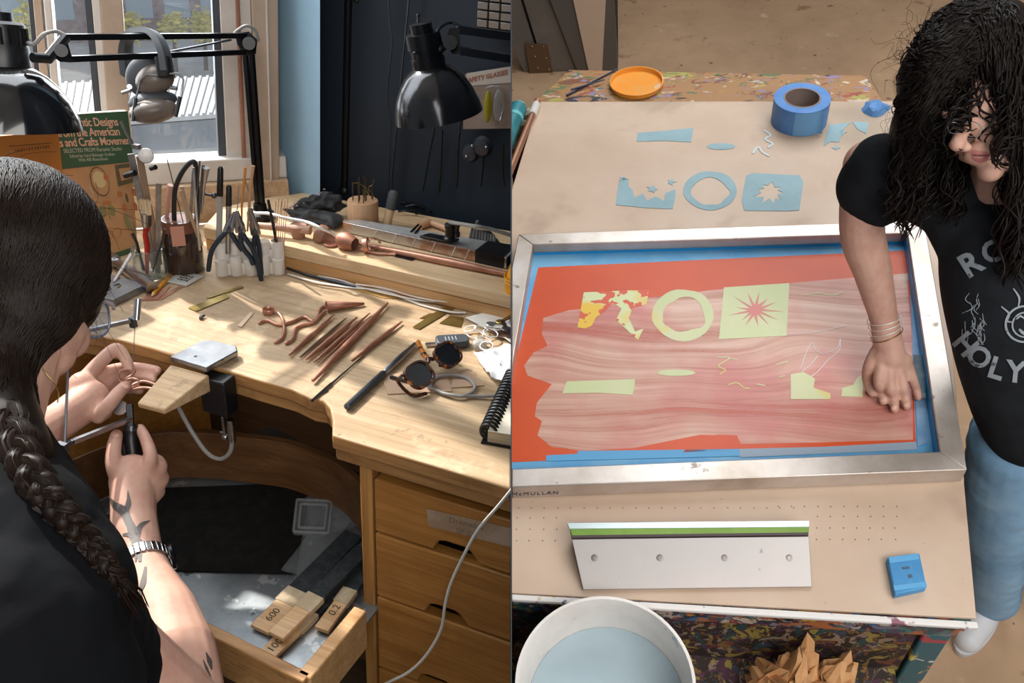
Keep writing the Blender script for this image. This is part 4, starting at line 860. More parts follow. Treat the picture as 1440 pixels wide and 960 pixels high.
# foil covered box
q = [sh(*p, .0008) for p in ((482, 326), (505, 324), (727, 362), (712, 378))]
t = thing('power_strip', 'long silver foil covered box lying along the shelf', 'box', L, (q[0]+q[2])/2-UP*.0008); 
m = MB(); m.prism(q, UP*.021); part('body', m, mat('foil', 'cfcfcf', .25, .9, var=(14, 'b58e79', .5, .62), bump=(40, .5)), t, bevel=.0015)
m = MB(); m.prism([k+UP*.0213 for k in q], UP*.0008); part('top_sheet', m, mat('foil_top', 'c9c8c6', .35, .5, var=(10, 'a3a19e', .4, .6), bump=(30, .4)), t)
f = lambda s, o: (q[0].lerp(q[3], s))-UP.cross((q[3]-q[0]).normalized())*o*-1
dn = (q[3]-q[0]).normalized(); on_ = dn.cross(UP); on_ = on_ if on_.y < 0 else -on_
m = MB(); m.prism([q[0].lerp(q[3], s)+on_*.0006+UP*z for s, z in ((.82, .0), (.985, .0), (.985, .0225), (.82, .0225))], on_*.0012); m.prism([q[0].lerp(q[3], .82)+UP*.0225, q[0].lerp(q[3], .985)+UP*.0225, q[1].lerp(q[2], .985)+UP*.0225, q[1].lerp(q[2], .82)+UP*.0225], UP*.0008); part('black_tape', m, M_black, t)
m = MB()
for s in (.2, .32, .44, .56, .68, .76): m.bar(q[0].lerp(q[3], s)+on_*.0012+UP*.001, q[0].lerp(q[3], s+.025)+on_*.0012+UP*.021, .0012, .001)
part('fold', m, M_silver, t)
# drill bit block
b = sh(511, 316)
t = thing('drill_block', 'round wooden block holding upright drill bits', 'drill block', L, b)
m = MB(); m.lathe(b, UP, [(.0285, 0), (.0295, .002), (.0295, .048), (.0285, .05), (.001, .05)], 36); part('block', m, wood('beech', 'd0a884', 'c0956f', 'ad8260', 2, 1.2), t)
rr = random.Random(2)
for i in range(13):
    a_ = 2*PI*i/13; r = .019 if i % 3 else .008; p = b+V((r*math.cos(a_), r*math.sin(a_), .05)); h = rr.uniform(.024, .045); m = MB(); rings = []
    for k in range(15):
        z = h*k/14; tw = z*900; rad = .0013; rings.append([p+UP*z+V((math.cos(tw+j*PI/3)*(rad if j % 3 else rad*.6), math.sin(tw+j*PI/3)*(rad if j % 3 else rad*.6), 0)) for j in range(6)])
    m.loft(rings); part('drill_bit', m, mat('bit_steel', '7c6c58', .3, .9), t, sharp=60)
m = MB(); p = b+UP*.05; m.tube(spline([p+V((.004, 0, 0)), p+V((.008, 0, .02)), p+V((.014, 0, .012)), p+V((.016, -.003, .03)), p+V((.022, 0, .034)), p+V((.026, 0, .046))]), .0006, 5); m.tube(spline([p+V((-.02, 0, .03)), p+V((-.006, -.004, .034)), p+V((.01, -.006, .028)), p+V((.018, 0, .02)), p+V((.03, 0, .006))]), .0006, 5); part('wire', m, M_brass, t)
# gloves: two crumpled black work gloves
M_glove = mat('glove_black', '232426', .75, var=(18, '3a3b3d', .5, .65), bump=(60, .5)); M_pinkm = mat('pink_marks', '9b7f82', .6)
t = thing('work_gloves', 'pair of crumpled black work gloves lying on the shelf corner', 'gloves', L, sh(445, 300), )
def blob(cen, rr_, seed, amp=.35, rot=0.):
    m = MB(); rings = []
    for i in range(15):
        a_ = PI*i/14; row = []
        for k in range(24):
            e = V((math.sin(a_)*math.cos(2*PI*k/24), math.sin(a_)*math.sin(2*PI*k/24), -math.cos(a_))); s = 1+amp*noise.fractal(e*1.8+V((seed, seed, 0)), .8, 2, 3); p = V((e.x*rr_[0]*s, e.y*rr_[1]*s, max(e.z*rr_[2]*s, -rr_[2]*.9))); p.rotate(Matrix.Rotation(rot, 3, 'Z')); row.append(cen+p)
        rings.append(row)
    m.loft(rings); return m
m = blob(sh(440, 305, .013), (.05, .022, .013), 1, .5, .05); c = sh(440, 305, .01)
for i in range(4):
    m.cap(spline([c+V((.02, -.008+.006*i, .005)), c+V((.045, -.012+.009*i, .008-.002*i)), c+V((.058, -.02+.008*i, .0))], 4), [.0085]*8+[.007], 10)
part('glove', skin(m, .0022, 4), M_glove, t)
m = blob(sh(455, 287, .026), (.035, .018, .02), 4, .6, .5); c = sh(452, 290, .02); m.cap(spline([c, c+V((.02, .005, .018)), c+V((.035, .008, .02))], 4), .008, 10); m.cap(spline([c, c+V((-.035, 0, .004)), c+V((-.05, -.008, -.01))], 4), .009, 10)
part('glove', skin(m, .0022, 4), M_glove, t)
m = MB(); rr = random.Random(9)
for i in range(16): m.ell(sh(408+i*3.2, 292-i*1.6+rr.uniform(-3, 3), .02+.0006*i), (.003, .002, .0015), seg=8, ring=6)
part('pattern', m, M_pinkm, t)
t = thing('chisel', 'wooden tool with black rubber grip standing behind the shelf clutter', 'tool', L, sh(544, 318)); a, b = sh(543, 318, .004), None; b = L.pl(555, 268, a+V((0, .02, 0)), V((0, 1, 0)))
m = MB(); m.tube([a, a.lerp(b, .5)], [.0095, .0105], 14, flat=.7); part('handle', m, mat('pale_wood', 'c9a883', .5), t)
m = MB(); m.tube([a.lerp(b, .48), a.lerp(b, .92), b], [.0115, .0125, .008], 14, flat=.75); part('grip', m, mat('grip_grey', '383a3d', .6), t)
t = thing('flat_tool', 'small dark steel plane iron lying at the foot of the chisel', 'tool', L, sh(556, 324)); m = MB(); m.bar(sh(535, 320, .003), sh(572, 324, .003), .016, .004); part('blade', m, M_darksteel, t)
rr = random.Random(12)
for i, (x0, y0, x1, y1, r) in enumerate(((562, 284, 606, 298, .0028), (566, 281, 585, 300, .002), (575, 283, 604, 300, .0018), (560, 297, 592, 300, .0024), (570, 290, 598, 292, .003))):
    m = MB(); m.tube(spline([sh(x0, y0, r+.002*i), sh((x0+x1)/2, (y0+y1)/2-3, r+.002*i+.003), sh(x1, y1, r+.002*i)]), r, 8); single('small_tool', m, M_blackm, ('thickest dark tool in the pile behind the chisel', 'thin dark tool at left of the shelf tool pile', 'slender dark tool on the right of the tool pile', 'dark tool at the front of the shelf tool pile', 'dark tool on top of the shelf tool pile')[i], 'tool', L, 'dark tools on the shelf')
m = MB(); m.tube([sh(590, 318, .007), sh(603, 312, .009)], [.007, .009], 14); m.tube([sh(603, 312, .009), sh(640, 325, .008)], [.005, .0075], 14); single('wooden_handle', m, mat('handle_wood', 'c79a78', .45), 'short pale wooden handle lying behind the foil box', 'handle', L)
for i, ps in enumerate(((578, 326, 588, 316), (584, 328, 592, 318))): rod('wire_nail', [sh(ps[0], ps[1], .024), sh(ps[2], ps[3], .024)], .0022, M_black, ('black pin lying on the foil box, left one', 'black pin lying on the foil box, right one')[i], 'pin', 'black pins')
# flex shaft holder
t = thing('flex_shaft_stand', 'black flexible shaft handpiece stand on the foil box', 'stand', L, sh(620, 342, .024))
q2 = [sh(*p, .0245) for p in ((590, 334), (632, 343), (646, 338), (604, 330))]
m = MB(); m.prism(q2, UP*.004); part('base_plate', m, M_black, t, bevel=.001)
m = MB(); c = sh(632, 337, .029); m.lathe(c, UP, [(.011, 0), (.011, .004), (.008, .007), (.008, .022), (.0095, .024), (.0095, .03), (.006, .032)], 18); part('holder', m, M_black, t)
m = MB(); c2_ = c+V((.013, .002, .008)); m.lathe(c2_, UP, [(.006, 0), (.006, .008), (.0045, .009), (.0045, .018), (.006, .019), (.006, .024)], 14); part('knob', m, M_black, t)
cord('flexible_shaft', [c+UP*.033, sh(650, 315, .075), sh(668, 318, .09), sh(690, 322, .085), sh(716, 330, .075), sh(745, 340, .06)], .0035, M_rubber, 'grey flexible shaft arching right from its black stand', 'cable')
for i in range(9):
    a, b = sh(659+i*4.6, 345+i*.4, .004+.001*(i % 2)), sh(664+i*3.8, 322+i*1.2, .004+.001*(i % 3)); m = MB(); m.tube([a, b], .0030, 8); single('steel_bur', m, M_sg, 'grey steel bur in the row behind the foil box', 'bur', L, 'burs on the shelf')
m = MB(); c = sh(672, 320, .006); m.lathe(c, V((0, -.3, 1)), [(.003, 0), (.007, .002), (.007, .006), (.004, .012), (.003, .016)], 14); single('brass_nut', m, M_sg, 'small round nut standing behind the burs', 'nut', L)
m = MB(); m.prism([sh(*p, .0004) for p in ((655, 350), (700, 350), (705, 345), (690, 326), (664, 324))], UP*.002); single('bur_tray', m, M_darksteel, 'flat dark tray under the grey burs', 'tray', L)
cord('grey_tube', [sh(353, 300, .046), sh(375, 300, .052), sh(400, 306, .052), sh(430, 312, .05), sh(450, 320, .048), sh(470, 329, .03)], .0028, M_silver, 'pale tube curving over the mallet handle on the shelf', 'tube')

# ================================================================ bench pin, handpiece, cords
t = thing('bench_pin', 'wedge shaped wooden bench pin clamped to the bench edge', 'bench pin', L, on(262, 530))
P_ = lambda x, y, z: on(x, y, z)
tb = [P_(240, 512, .004), P_(294, 527, .004), P_(231, 576, -.004), P_(193, 566, -.004)]
bb = [p-UP*.028 for p in tb[:2]]+[tb[2]-UP*.008, tb[3]-UP*.008]
m = MB(); m.hexa([bb[0], bb[1], bb[2], bb[3]], tb); part('wedge', m, wood('pin_wood', 'c9ab84', 'b08f68', '7d6247', 0, 1.4, .6, stains=[(30, '6b5640', .55, .7)]), t, bevel=.002)
q = [P_(*p, .0065) for p in ((240, 508), (286, 484.5), (301, 485), (333, 493), (335, 500), (291, 524))]
m = MB(); m.prism(q, UP*.0085); part('clamp_plate', m, mat('clamp_steel', '9a9b9c', .3, .9, var=(20, '828385', .4, .6)), t, bevel=.0015, label='flat grey steel clamp plate')
m = MB(); m.lathe(P_(275, 501, .0148), UP, [(.0022, 0), (.0022, .0006), (.001, .0006)], 12); m.lathe(P_(313, 506, .0145), UP, [(.0016, 0), (.0018, .0012), (.001, .002)], 12); part('screw', m, M_black, t)
ce = on(312, 520, 0)
m = MB(); m.box((ce.x, ce.y-.012, -.034), (.045, .028, .06)); part('clamp_body', m, M_black, t, bevel=.003)
m = MB(); m.cyl((ce.x+.002, ce.y-.012, -.064), (ce.x+.002, ce.y-.012, -.108), .0032, 12); m.ell((ce.x+.002, ce.y-.012, -.11), .005); m.cyl((ce.x-.006, ce.y-.012, -.104), (ce.x+.01, ce.y-.012, -.104), .0018, 8); part('clamp_screw', m, M_steel, t)
yy_ = ce.y-.02
fx = lambda x, y: L.y(x, y, yy_)
t = thing('hanging_handpiece', 'grey cord loop with steel connector hanging under the bench edge', 'handpiece', L, fx(312, 640))
m = MB(); m.tube(spline([fx(246, 560), fx(255, 580), fx(272, 610), fx(292, 637), fx(310, 645), fx(323, 636), fx(327, 618)]), .0034, 10); part('cord', m, M_rubber, t)
m = MB(); m.tube([fx(327, 620), fx(325, 601), fx(324, 590)], [.0055, .0065, .005], 12); part('connector', m, M_steel, t)
# white charging cable in front of the drawers
cord('white_cable', [L.y(x, y, dy-.034-.02*(i/9)) for i, (x, y) in enumerate(((735, 668), (718, 690), (700, 712), (672, 745), (650, 785), (634, 820), (626, 850), (620, 885), (600, 920), (574, 945), (540, 962), (500, 985)))], .0021, M_wire, 'long white cable hanging in front of the bench drawers')

# ================================================================ in the tray
tr_ = lambda px, py, z=0.: on(px, py, TZ+z)
q = [tr_(*p, .0008) for p in ((215, 688), (437, 680), (416, 808), (120, 800), (120, 745))]
m = MB(); m.prism(q, UP*.003); single('rubber_mat', m, mat('mat_black', '121110', .9, var=(40, '1b1917', .45, .6), spec=.15), 'black rubber mat lying in the bench tray', 'mat', L)
t = thing('clear_box', 'small square clear plastic box lying on the black mat', 'box', L, tr_(440, 730, .004))
M_cb = mat('clear_box_plastic', '8e9294', .2, alpha=.25)
q = [tr_(*p, .0045) for p in ((413, 752), (418, 707), (467, 709), (462, 754))]
m = MB(); m.prism(q, UP*.004); part('tray', m, M_cb, t)
cc = (q[0]+q[2])/2
for k, nm in ((1., 'rim'), (.74, 'inner_rim')):
    m = MB(); z = [cc+(p-cc)*k+UP*.007 for p in q]
    for i in range(4): m.bar(z[i], z[(i+1) % 4], .004, .004)
    part(nm, m, mat('clear_rim', '9ea2a3', .2, alpha=.4), t, bevel=.0006)
m = MB(); m.bar(tr_(437, 705, .007), tr_(449, 705, .007), .006, .005); part('catch', m, M_cb, t)
def bagm(): return mat('polythene', '9aa0a4', .25, alpha=.16)
crumple('plastic_bag', [(395, 802), (424, 812), (508, 720), (470, 705)], 12, .006, bagm(), 'clear polythene bag lying under the sanding sticks', 'bag', TZ+.006, 5)
crumple('plastic_bag', [(430, 700), (438, 760), (505, 740), (490, 690)], 12, .005, bagm(), 'clear polythene bag lying under the clear box', 'bag', TZ+.005, 8, None)
M_stick = wood('stick_wood', 'd0ad84', 'bd9669', 'a88055', 0, 1.4, .55); M_grit = mat('grit_black', '1d2124', .8, var=(90, '2c3236', .45, .6)); M_mt = mat('cream_tape', 'c8b79c', .7, var=(20, 'b09c7e', .45, .6))
def stick(lab, h0, h1, e, w_, z, txt=None, grit=M_grit, tl=.22, tx=(.5, 0)):
    t = thing('sanding_stick', lab, 'sanding stick', L, tr_(*h0, 0), 'sanding sticks in the tray')
    a, b, c = tr_(*h0, z), tr_(*h1, z+.002), tr_(*e, z+.004); d = (c-a).normalized(); bl_ = (b-a).length
    m = MB(); m.bar(a, a+d*(c-a).length, w_, .007); part('handle', m, M_stick, t, bevel=.001)
    m = MB(); m.bar(a+d*bl_, c, w_*1.06, .009); part('abrasive', m, grit, t, bevel=.001)
    m = MB(); m.bar(a+d*bl_*.72, a+d*(bl_*1.12), w_*1.12, .0098); part('tape', m, M_mt, t, bevel=.001)
    if txt:
        s = UP.cross(d).normalized(); up_ = d.cross(s); o = a+d*bl_*tx[0]+up_*.0042
        m = MB(); m.text(txt, .016, o, d, up_.cross(d)); part('number', m, M_ink, t)
stick('sanding stick marked 600, leftmost of the bundle', (365, 886), (417, 838), (498, 752), .032, .008, '600', tx=(.38, 0))
stick('sanding stick marked 1000 lying lowest, under the others', (372, 925), (432, 868), (500, 800), .026, .0062, '1000', tx=(.3, 0))
stick('unmarked plain tapered sanding stick on top of the bundle', (388, 895), (446, 848), (512, 772), .026, .020, None)
stick('sanding stick marked 0.2 at right by the tray side', (452, 886), (490, 836), (518, 795), .022, .008, '0.2', tx=(.5, 0))
# ================================================================ the jeweller
M_skin = mat('skin', 'c9a08d', .52, var=(30, 'bf9180', .4, .65), spec=.35, bump=(160, .08))
M_skin.node_tree.nodes['Principled BSDF'].inputs['Subsurface Weight'].default_value = .06
M_skin.node_tree.nodes['Principled BSDF'].inputs['Subsurface Radius'].default_value = (.012, .005, .003)
def hairmat(name, c1, c2, rough=.45):
    t = NT(name); nz = t.noise(t.coord((1, 1, 1)), 60, 3); t.l(t.mix(nz.outputs['Fac'], hx(c1), hx(c2)), t.b.inputs['Base Color'])
    t.b.inputs['Roughness'].default_value = rough; t.b.inputs['Specular IOR Level'].default_value = .14
    t.b.inputs['Anisotropic'].default_value = .5; return t.m
M_hair = hairmat('hair_dark_brown', '0e0a08', '22160f'); M_hairb = hairmat('hair_black', '0c0908', '1f1713')
M_tee = mat('black_cotton', '0b0d11', .9, var=(14, '0c0d10', .4, .6), bump=(220, .2), spec=.15)
person = thing('person', 'person with dark braided hair in a black t-shirt sawing metal at the bench', 'person', L, (-.85, .35, FLOOR))
r_ = L.ray
body = MB()
hc = r_(18, 352, .92)                                   # head centre
sh_r = r_(35, 800, .78); el_r = r_(262, 1010, .93); wr_r = r_(199, 778, 1.12)
body.ell(hc, (.078, .09, .085))
body.ell(r_(52, 455, .945), (.048, .055, .055)); body.ell(r_(66, 494, .955), .031); body.ell(r_(44, 530, .94), .027); body.ell(r_(98, 470, .99), (.022, .022, .03))
body.cap([r_(10, 470, .92), r_(-40, 640, .90)], [.055, .06])
body.cap([r_(-60, 680, .86), sh_r], [.09, .07]); body.ell(r_(-110, 900, .80), (.13, .11, .2)); body.ell(r_(-130, 1300, .86), (.14, .11, .2))
body.cap([sh_r, r_(150, 920, .85), el_r], [.058, .05, .046]); 
body.cap([el_r, r_(248, 915, .98), r_(232, 860, 1.03), r_(210, 815, 1.08), wr_r], [.045, .043, .037, .030, .026], 18)
# right hand: back of the fist, thumb and fingers round the saw handle
hd = r_(186, 668, 1.205)
body.cap([wr_r, r_(188, 730, 1.165), hd], [.026, .030, .030], 16); body.ell(r_(183, 680, 1.2), (.030, .026, .034)); body.ell(r_(205, 672, 1.21), (.027, .024, .03))
def fng(pts, rs): 
    q = spline(pts, 4); body.cap(q, interp(rs[0], rs[1], len(q)), 10)
fng([r_(206, 668, 1.195), r_(212, 642, 1.2), r_(205, 618, 1.215), r_(197, 603, 1.228)], (.0105, .0078))     # index along the handle
fng([r_(172, 682, 1.19), r_(160, 655, 1.185), r_(160, 630, 1.195), r_(164, 612, 1.21)], (.0125, .0092))      # thumb
fng([r_(215, 676, 1.2), r_(226, 656, 1.215), r_(216, 645, 1.238), r_(198, 648, 1.24)], (.011, .0082))
fng([r_(217, 688, 1.2), r_(229, 672, 1.218), r_(218, 662, 1.242), r_(199, 664, 1.244)], (.0105, .008))
fng([r_(215, 700, 1.195), r_(224, 690, 1.215), r_(214, 681, 1.236), r_(198, 682, 1.238)], (.0095, .0074))
# left arm and hand over the bench pin
wl_ = r_(84, 592, 1.19); body.cap([r_(-120, 850, .95), r_(-95, 720, 1.04)], [.05, .042]); body.cap([r_(-95, 720, 1.04), r_(0, 640, 1.12), wl_], [.042, .036, .026], 16); body.cap([r_(-100, 760, .83), r_(-120, 850, .95)], [.07, .05])
pc = r_(128, 560, 1.225); body.cap([wl_, pc], [.026, .027], 16); body.ell(r_(118, 548, 1.23), (.024, .022, .028)); body.ell(r_(138, 574, 1.22), (.022, .018, .02))
fng([r_(138, 585, 1.205), r_(152, 570, 1.2), r_(166, 553, 1.215), r_(176, 543, 1.232)], (.0112, .0090))       # thumb
fng([r_(120, 532, 1.235), r_(142, 508, 1.24), r_(163, 490, 1.25), r_(175, 502, 1.25), r_(183, 520, 1.245)], (.0115, .0078))  # bent index
fng([r_(132, 534, 1.245), r_(160, 520, 1.262), r_(192, 517, 1.27), r_(220, 521, 1.262)], (.0108, .0078))
fng([r_(138, 548, 1.248), r_(165, 532, 1.265), r_(192, 529, 1.268), r_(214, 534, 1.255)], (.0105, .0078))
fng([r_(142, 562, 1.245), r_(160, 550, 1.262), r_(182, 546, 1.262), r_(196, 548, 1.25)], (.0095, .0072))
bodym = skin(body, .0026, 5)
o_body = part('body', bodym, M_skin, person, sharp=80)
from mathutils.bvhtree import BVHTree
tree = BVHTree.FromPolygons([p[:] for p in bodym.v], bodym.f)
def onskin(px, py, off=.0004, tr=None, sp=L):
    d = sp.dir(px, py).normalized(); h = (tr or tree).ray_cast(sp.cam, d)
    if h[0] is None: return None, None
    n_ = h[1] if h[1].dot(d) < 0 else -h[1]; return h[0]+n_*off, n_
def ribbon(mb_, pts, ws, tr=None, off=.0009, sp=L):
    q = spline([V((x, y, 0)) for x, y in pts], 8); n_ = len(q); L_, R_ = [], []
    for i, p in enumerate(q):
        d = (q[min(i+1, n_-1)]-q[max(i-1, 0)]).normalized(); s = V((-d.y, d.x, 0)); u = i/(n_-1)*(len(ws)-1); k = int(min(u, len(ws)-2)); w_ = ws[k]+(ws[k+1]-ws[k])*(u-k)
        a, b = onskin(p.x+s.x*w_/2, p.y+s.y*w_/2, off, tr, sp)[0], onskin(p.x-s.x*w_/2, p.y-s.y*w_/2, off, tr, sp)[0]
        if a is not None and b is not None: L_.append(a); R_.append(b)
    if len(L_) > 1: mb_.loft([[a, b] for a, b in zip(L_, R_)], cap=False, closed=False)
m = MB()
for pts, ws in (([(150, 700), (158, 712), (168, 722), (176, 740), (182, 756), (190, 775), (192, 790)], (3, 9, 8, 6, 10, 8, 4)), ([(175, 690), (176, 706), (172, 716), (163, 711), (152, 705)], (1, 7, 8, 6, 2)), ([(172, 716), (178, 732), (184, 742), (188, 750)], (6, 7, 6, 4)), ([(186, 790), (187, 770), (188, 750), (194, 738), (206, 732)], (2, 8, 9, 6, 1)), ([(168, 752), (176, 752), (186, 757), (198, 764), (212, 772)], (3, 6, 5, 4, 1)), ([(200, 797), (197, 818), (193, 832), (196, 845), (203, 851)], (3, 8, 5, 3, .8))):
    ribbon(m, [(x+5, y) for x, y in pts], ws)
part('tattoo', m, mat('tattoo_ink', '4f4743', .55), person, label='dark branching tattoo on the back of the hand')
m = MB()
for pts, ws in (([(289, 917), (294, 930), (297, 942)], (1, 7, 2)), ([(285, 928), (290, 940), (296, 952)], (1, 4, 1))): ribbon(m, pts, ws)
part('tattoo', m, mat('tattoo_ink', '4f4743', .55), person)
# fingernails
def nail(px, py, r, nm='fingernail'):
    p, n_ = onskin(px, py, .0002)
    if p is None: return
    m = MB(); x, y, d = frame(n_); m.ell(p-n_*.0004, (r, r*1.2, .0009), Matrix((x, y, d)).transposed(), 12, 6); part(nm, m, mat('nail', 'd9ac9b', .3), person)
nail(163, 611, .0045); nail(176, 542, .0045); nail(221, 520, .0036); nail(215, 533, .0036); nail(184, 520, .0034)
# wrist watch
wc = r_(203, 794, 1.105); wa = (r_(210, 815, 1.08)-r_(188, 730, 1.165)).normalized(); x, y, d = frame(wa, L.dir(206, 789))
w_t = part('watch', MB().add([], []) if False else MB().torus(wc, wa, .0315, .0016, 40, 8), M_steel, person, label='steel bracelet wristwatch')
for i in range(30):
    a_ = 2*PI*i/30; e = x*math.cos(a_)+y*math.sin(a_); m = MB(); m.obox(wc+e*.0325, e, e.cross(wa), wa, .0024, .0058, .0165); part('link', m, M_steel if i % 2 else mat('polished_steel', 'd8d6d2', .12, 1.), w_t, bevel=.0006)
e = None
fcd = (r_(236, 784, 1.118)-wc); fcd = (fcd-wa*fcd.dot(wa)).normalized(); m = MB(); m.lathe(wc+fcd*.0315, fcd, [(.001, 0), (.0165, .0005), (.0175, .004), (.0155, .0065), (.001, .007)], 24); part('case', m, M_blackm, w_t)
# t-shirt with short sleeves
tee = MB()
tee.cap([r_(-60, 690, .845), r_(20, 790, .77), r_(60, 840, .76)], [.10, .085, .08], 20); tee.cap([r_(30, 800, .765), r_(94, 880, .80), r_(146, 934, .845)], [.08, .068, .058], 20)
tee.ell(r_(-110, 900, .80), (.15, .13, .21)); tee.ell(r_(-100, 1150, .80), (.16, .13, .2)); tee.ell(r_(40, 980, .74), (.10, .09, .16)); tee.ell(r_(0, 850, .77), .10); tee.cap([r_(-100, 740, .86), r_(-115, 830, .93)], [.075, .062])
t_tee = skin(tee, .006, 6)
for i, p in enumerate(t_tee.v):
    t_tee.v[i] = p+(p-r_(-20, 900, .8)).normalized()*(noise.fractal(p*16, .8, 2, 3)*.004)
part('t_shirt', t_tee, M_tee, person, sharp=80)
# jeans and legs below the bench: seated
m = MB()
m.cap([r_(-130, 1300, .86)+V((0, 0, -.02)), r_(-130, 1300, .86)+V((.02, .33, -.1))], [.1, .075]); a = r_(-130, 1300, .86)+V((.02, .33, -.1)); m.cap([a, V((a.x, a.y-.02, FLOOR+.05))], [.07, .05])
part('jeans', skin(m, .008, 5), mat('dark_denim', '2c3440', .8), person, sharp=80)
# hair: a shaped mass under several hundred fine locks, gathered into one braid
hm = MB()
hm.ell(hc, (.092, .1, .098)); hm.ell(r_(70, 380, .93), (.052, .07, .07)); hm.ell(r_(96, 420, .955), (.026, .045, .045)); hm.ell(r_(30, 430, .9), (.06, .06, .055)); hm.ell(r_(-15, 490, .87), (.045, .05, .06)); hm.ell(r_(-50, 420, .9), (.07, .08, .1)); hm.cap([r_(-12, 520, .86), r_(2, 580, .835), r_(28, 640, .80)], [.036, .034, .030])
hmm = skin(hm, .005, 8); o_hair = part('hair', hmm, M_hair, person, sharp=80)
ht = BVHTree.FromPolygons([p[:] for p in hmm.v], hmm.f)
rr = random.Random(21); m = MB()
part_a, part_b = r_(-10, 218, .93), r_(100, 260, .98); gather = r_(6, 590, .83)
for i in range(900):
    f = rr.random(); s = part_a.lerp(part_b, f)+V((rr.gauss(0, .012), rr.gauss(0, .012), rr.gauss(0, .006)))
    e = gather+V((rr.gauss(0, .012), rr.gauss(0, .012), rr.gauss(0, .02))); bul = r_(rr.uniform(-80, 150), rr.uniform(300, 430), rr.uniform(.8, 1.0))
    pts = []
    for k in range(11):
        u = k/10; p = s*(1-u)**2+bul*2*u*(1-u)+e*u*u; h = ht.find_nearest(p)
        if h[0] is None: continue
        n_ = (h[0]-hc).normalized(); n_ = h[1] if h[1].dot(n_) > 0 else -h[1]; pts.append(h[0]+n_*(.0008+.0012*noise.noise(V((i*.7, u*3, 0)))))
    for _ in range(3): pts = pts[:1]+[(pts[j-1]+pts[j]*2+pts[j+1])/4 for j in range(1, len(pts)-1)]+pts[-1:]
    if len(pts) > 4: pts = spline(pts, 2); pts = [(lambda h, p: h[0]+(h[1] if h[1].dot(p-hc) > 0 else -h[1])*.0011)(ht.find_nearest(p), p) for p in pts]; m.tube(pts, [.0004]+[rr.uniform(.0005, .0011)]*(len(pts)-2)+[.0005], 5)
for i in range(60):                                      # flyaway strands
    s = part_a.lerp(part_b, rr.random()); h = ht.find_nearest(r_(rr.uniform(-20, 150), rr.uniform(210, 470), rr.uniform(.84, .98))); p = h[0]; n_ = (p-hc).normalized(); a_ = V((rr.gauss(0, 1), rr.gauss(0, 1), rr.gauss(0, 1)))
    m.tube(spline([p-n_*.002, p+n_*.004+a_*.008, p+n_*.008+a_*.018+UP*-.01, p+n_*.006+a_*.03-UP*.02], 3), .00022, 3)
part('locks', m, M_hair, o_hair, sharp=80)
tt_ = BVHTree.FromPolygons([p[:] for p in t_tee.v], t_tee.f)
def front_of(px, py, t0, gap):
    d = L.dir(px, py); h = tt_.ray_cast(L.cam, d.normalized()); t = min(t0, L.depth(h[0])-gap) if h[0] is not None else t0; return L.ray(px, py, t)
bp = spline([front_of(x, y, t, g) for x, y, t, g in ((4, 560, .835, .02), (22, 618, .81, .022), (48, 672, .80, .02), (84, 716, .80, .016), (118, 752, .80, .012), (148, 790, .80, .009), (176, 832, .81, .006))], 14); m = MB(); N = len(bp)
pls = [[], [], []]; x_ = None
for i, p in enumerate(bp):
    d = (bp[min(i+1, N-1)]-bp[max(i-1, 0)]).normalized(); s = d.cross((L.cam-p).normalized()).normalized(); o = s.cross(d); u = i/(N-1); w_ = .0098*(1-.5*u)
    for k in range(3):
        a_ = u*28+2*PI*k/3; pls[k].append(p+s*math.sin(a_)*w_+o*math.sin(2*a_)*w_*.45)
for k in range(3): m.tube(pls[k], [max(.0094*(1-.6*i/(N-1)), .003) for i in range(N)], 10)
o_br = part('braid', m, M_hair, person, sharp=80)
m = MB()
for k in range(3):
    for j in range(46):
        a0 = rr.uniform(0, 2*PI); q = []
        for i in range(0, N, 2):
            c = pls[k][i]; d = (pls[k][min(i+1, N-1)]-pls[k][max(i-1, 0)]).normalized(); x, y, _ = frame(d); rad = max(.0097*(1-.6*i/(N-1)), .003); a_ = a0+i*.05; q.append(c+(x*math.cos(a_)+y*math.sin(a_))*rad)
        m.tube(q, .0006, 4)
tip = bp[-1]
for j in range(40): 
    v = V((rr.gauss(0, .006), rr.gauss(0, .006), rr.gauss(0, .006))); d = (bp[-1]-bp[-8]).normalized(); m.tube([tip-d*.012+v*.5, tip+d*.008+v, tip+d*rr.uniform(.015, .03)+v*.8], (.0012, .0003), 4)
part('strands', m, M_hair, o_br, sharp=80)
# eyeglasses
gl = part('eyeglasses', MB().tube(spline([r_(108, 418, .985), r_(135, 421, 1.0), r_(157, 428, 1.02), r_(160, 434, 1.03)]), .0022, 8), mat('clear_frame', 'b9b2b4', .1, trans=.5), person, label='clear framed safety eyeglasses')
c1 = r_(134, 448, 1.02); ux_ = (r_(158, 436, 1.035)-r_(112, 446, .99)).normalized(); vy_ = (r_(120, 474, 1.0)-r_(134, 424, 1.01)).normalized(); vy_ = (vy_-ux_*vy_.dot(ux_)).normalized(); nn_ = ux_.cross(vy_)
ring_ = [c1+ux_*.021*math.copysign(abs(math.cos(a))**.7, math.cos(a))+vy_*.0225*math.copysign(abs(math.sin(a))**.7, math.sin(a)) for a in [2*PI*i/28 for i in range(28)]]
m = MB(); m.prism(ring_, nn_*.0018); part('lens', m, mat('spectacle_lens', 'c9d0dc', .03, trans=.92, ior=1.3), gl)
m = MB(); m.tube(ring_+[ring_[0]], .0016, 8, cap=False); part('rim', m, mat('rim_blue_grey', '5d6274', .2), gl)
# hook earring
m = MB(); m.tube(spline([r_(50, 498, .905), r_(54, 508, .9), r_(64, 524, .905), r_(75, 537, .91), r_(82, 552, .915), r_(81, 566, .915)]), .0007, 6); m.tube(spline([r_(51, 500, .9), r_(52, 560, .9), r_(57, 630, .9)]), .0006, 6); part('earring', m, M_brass, person)
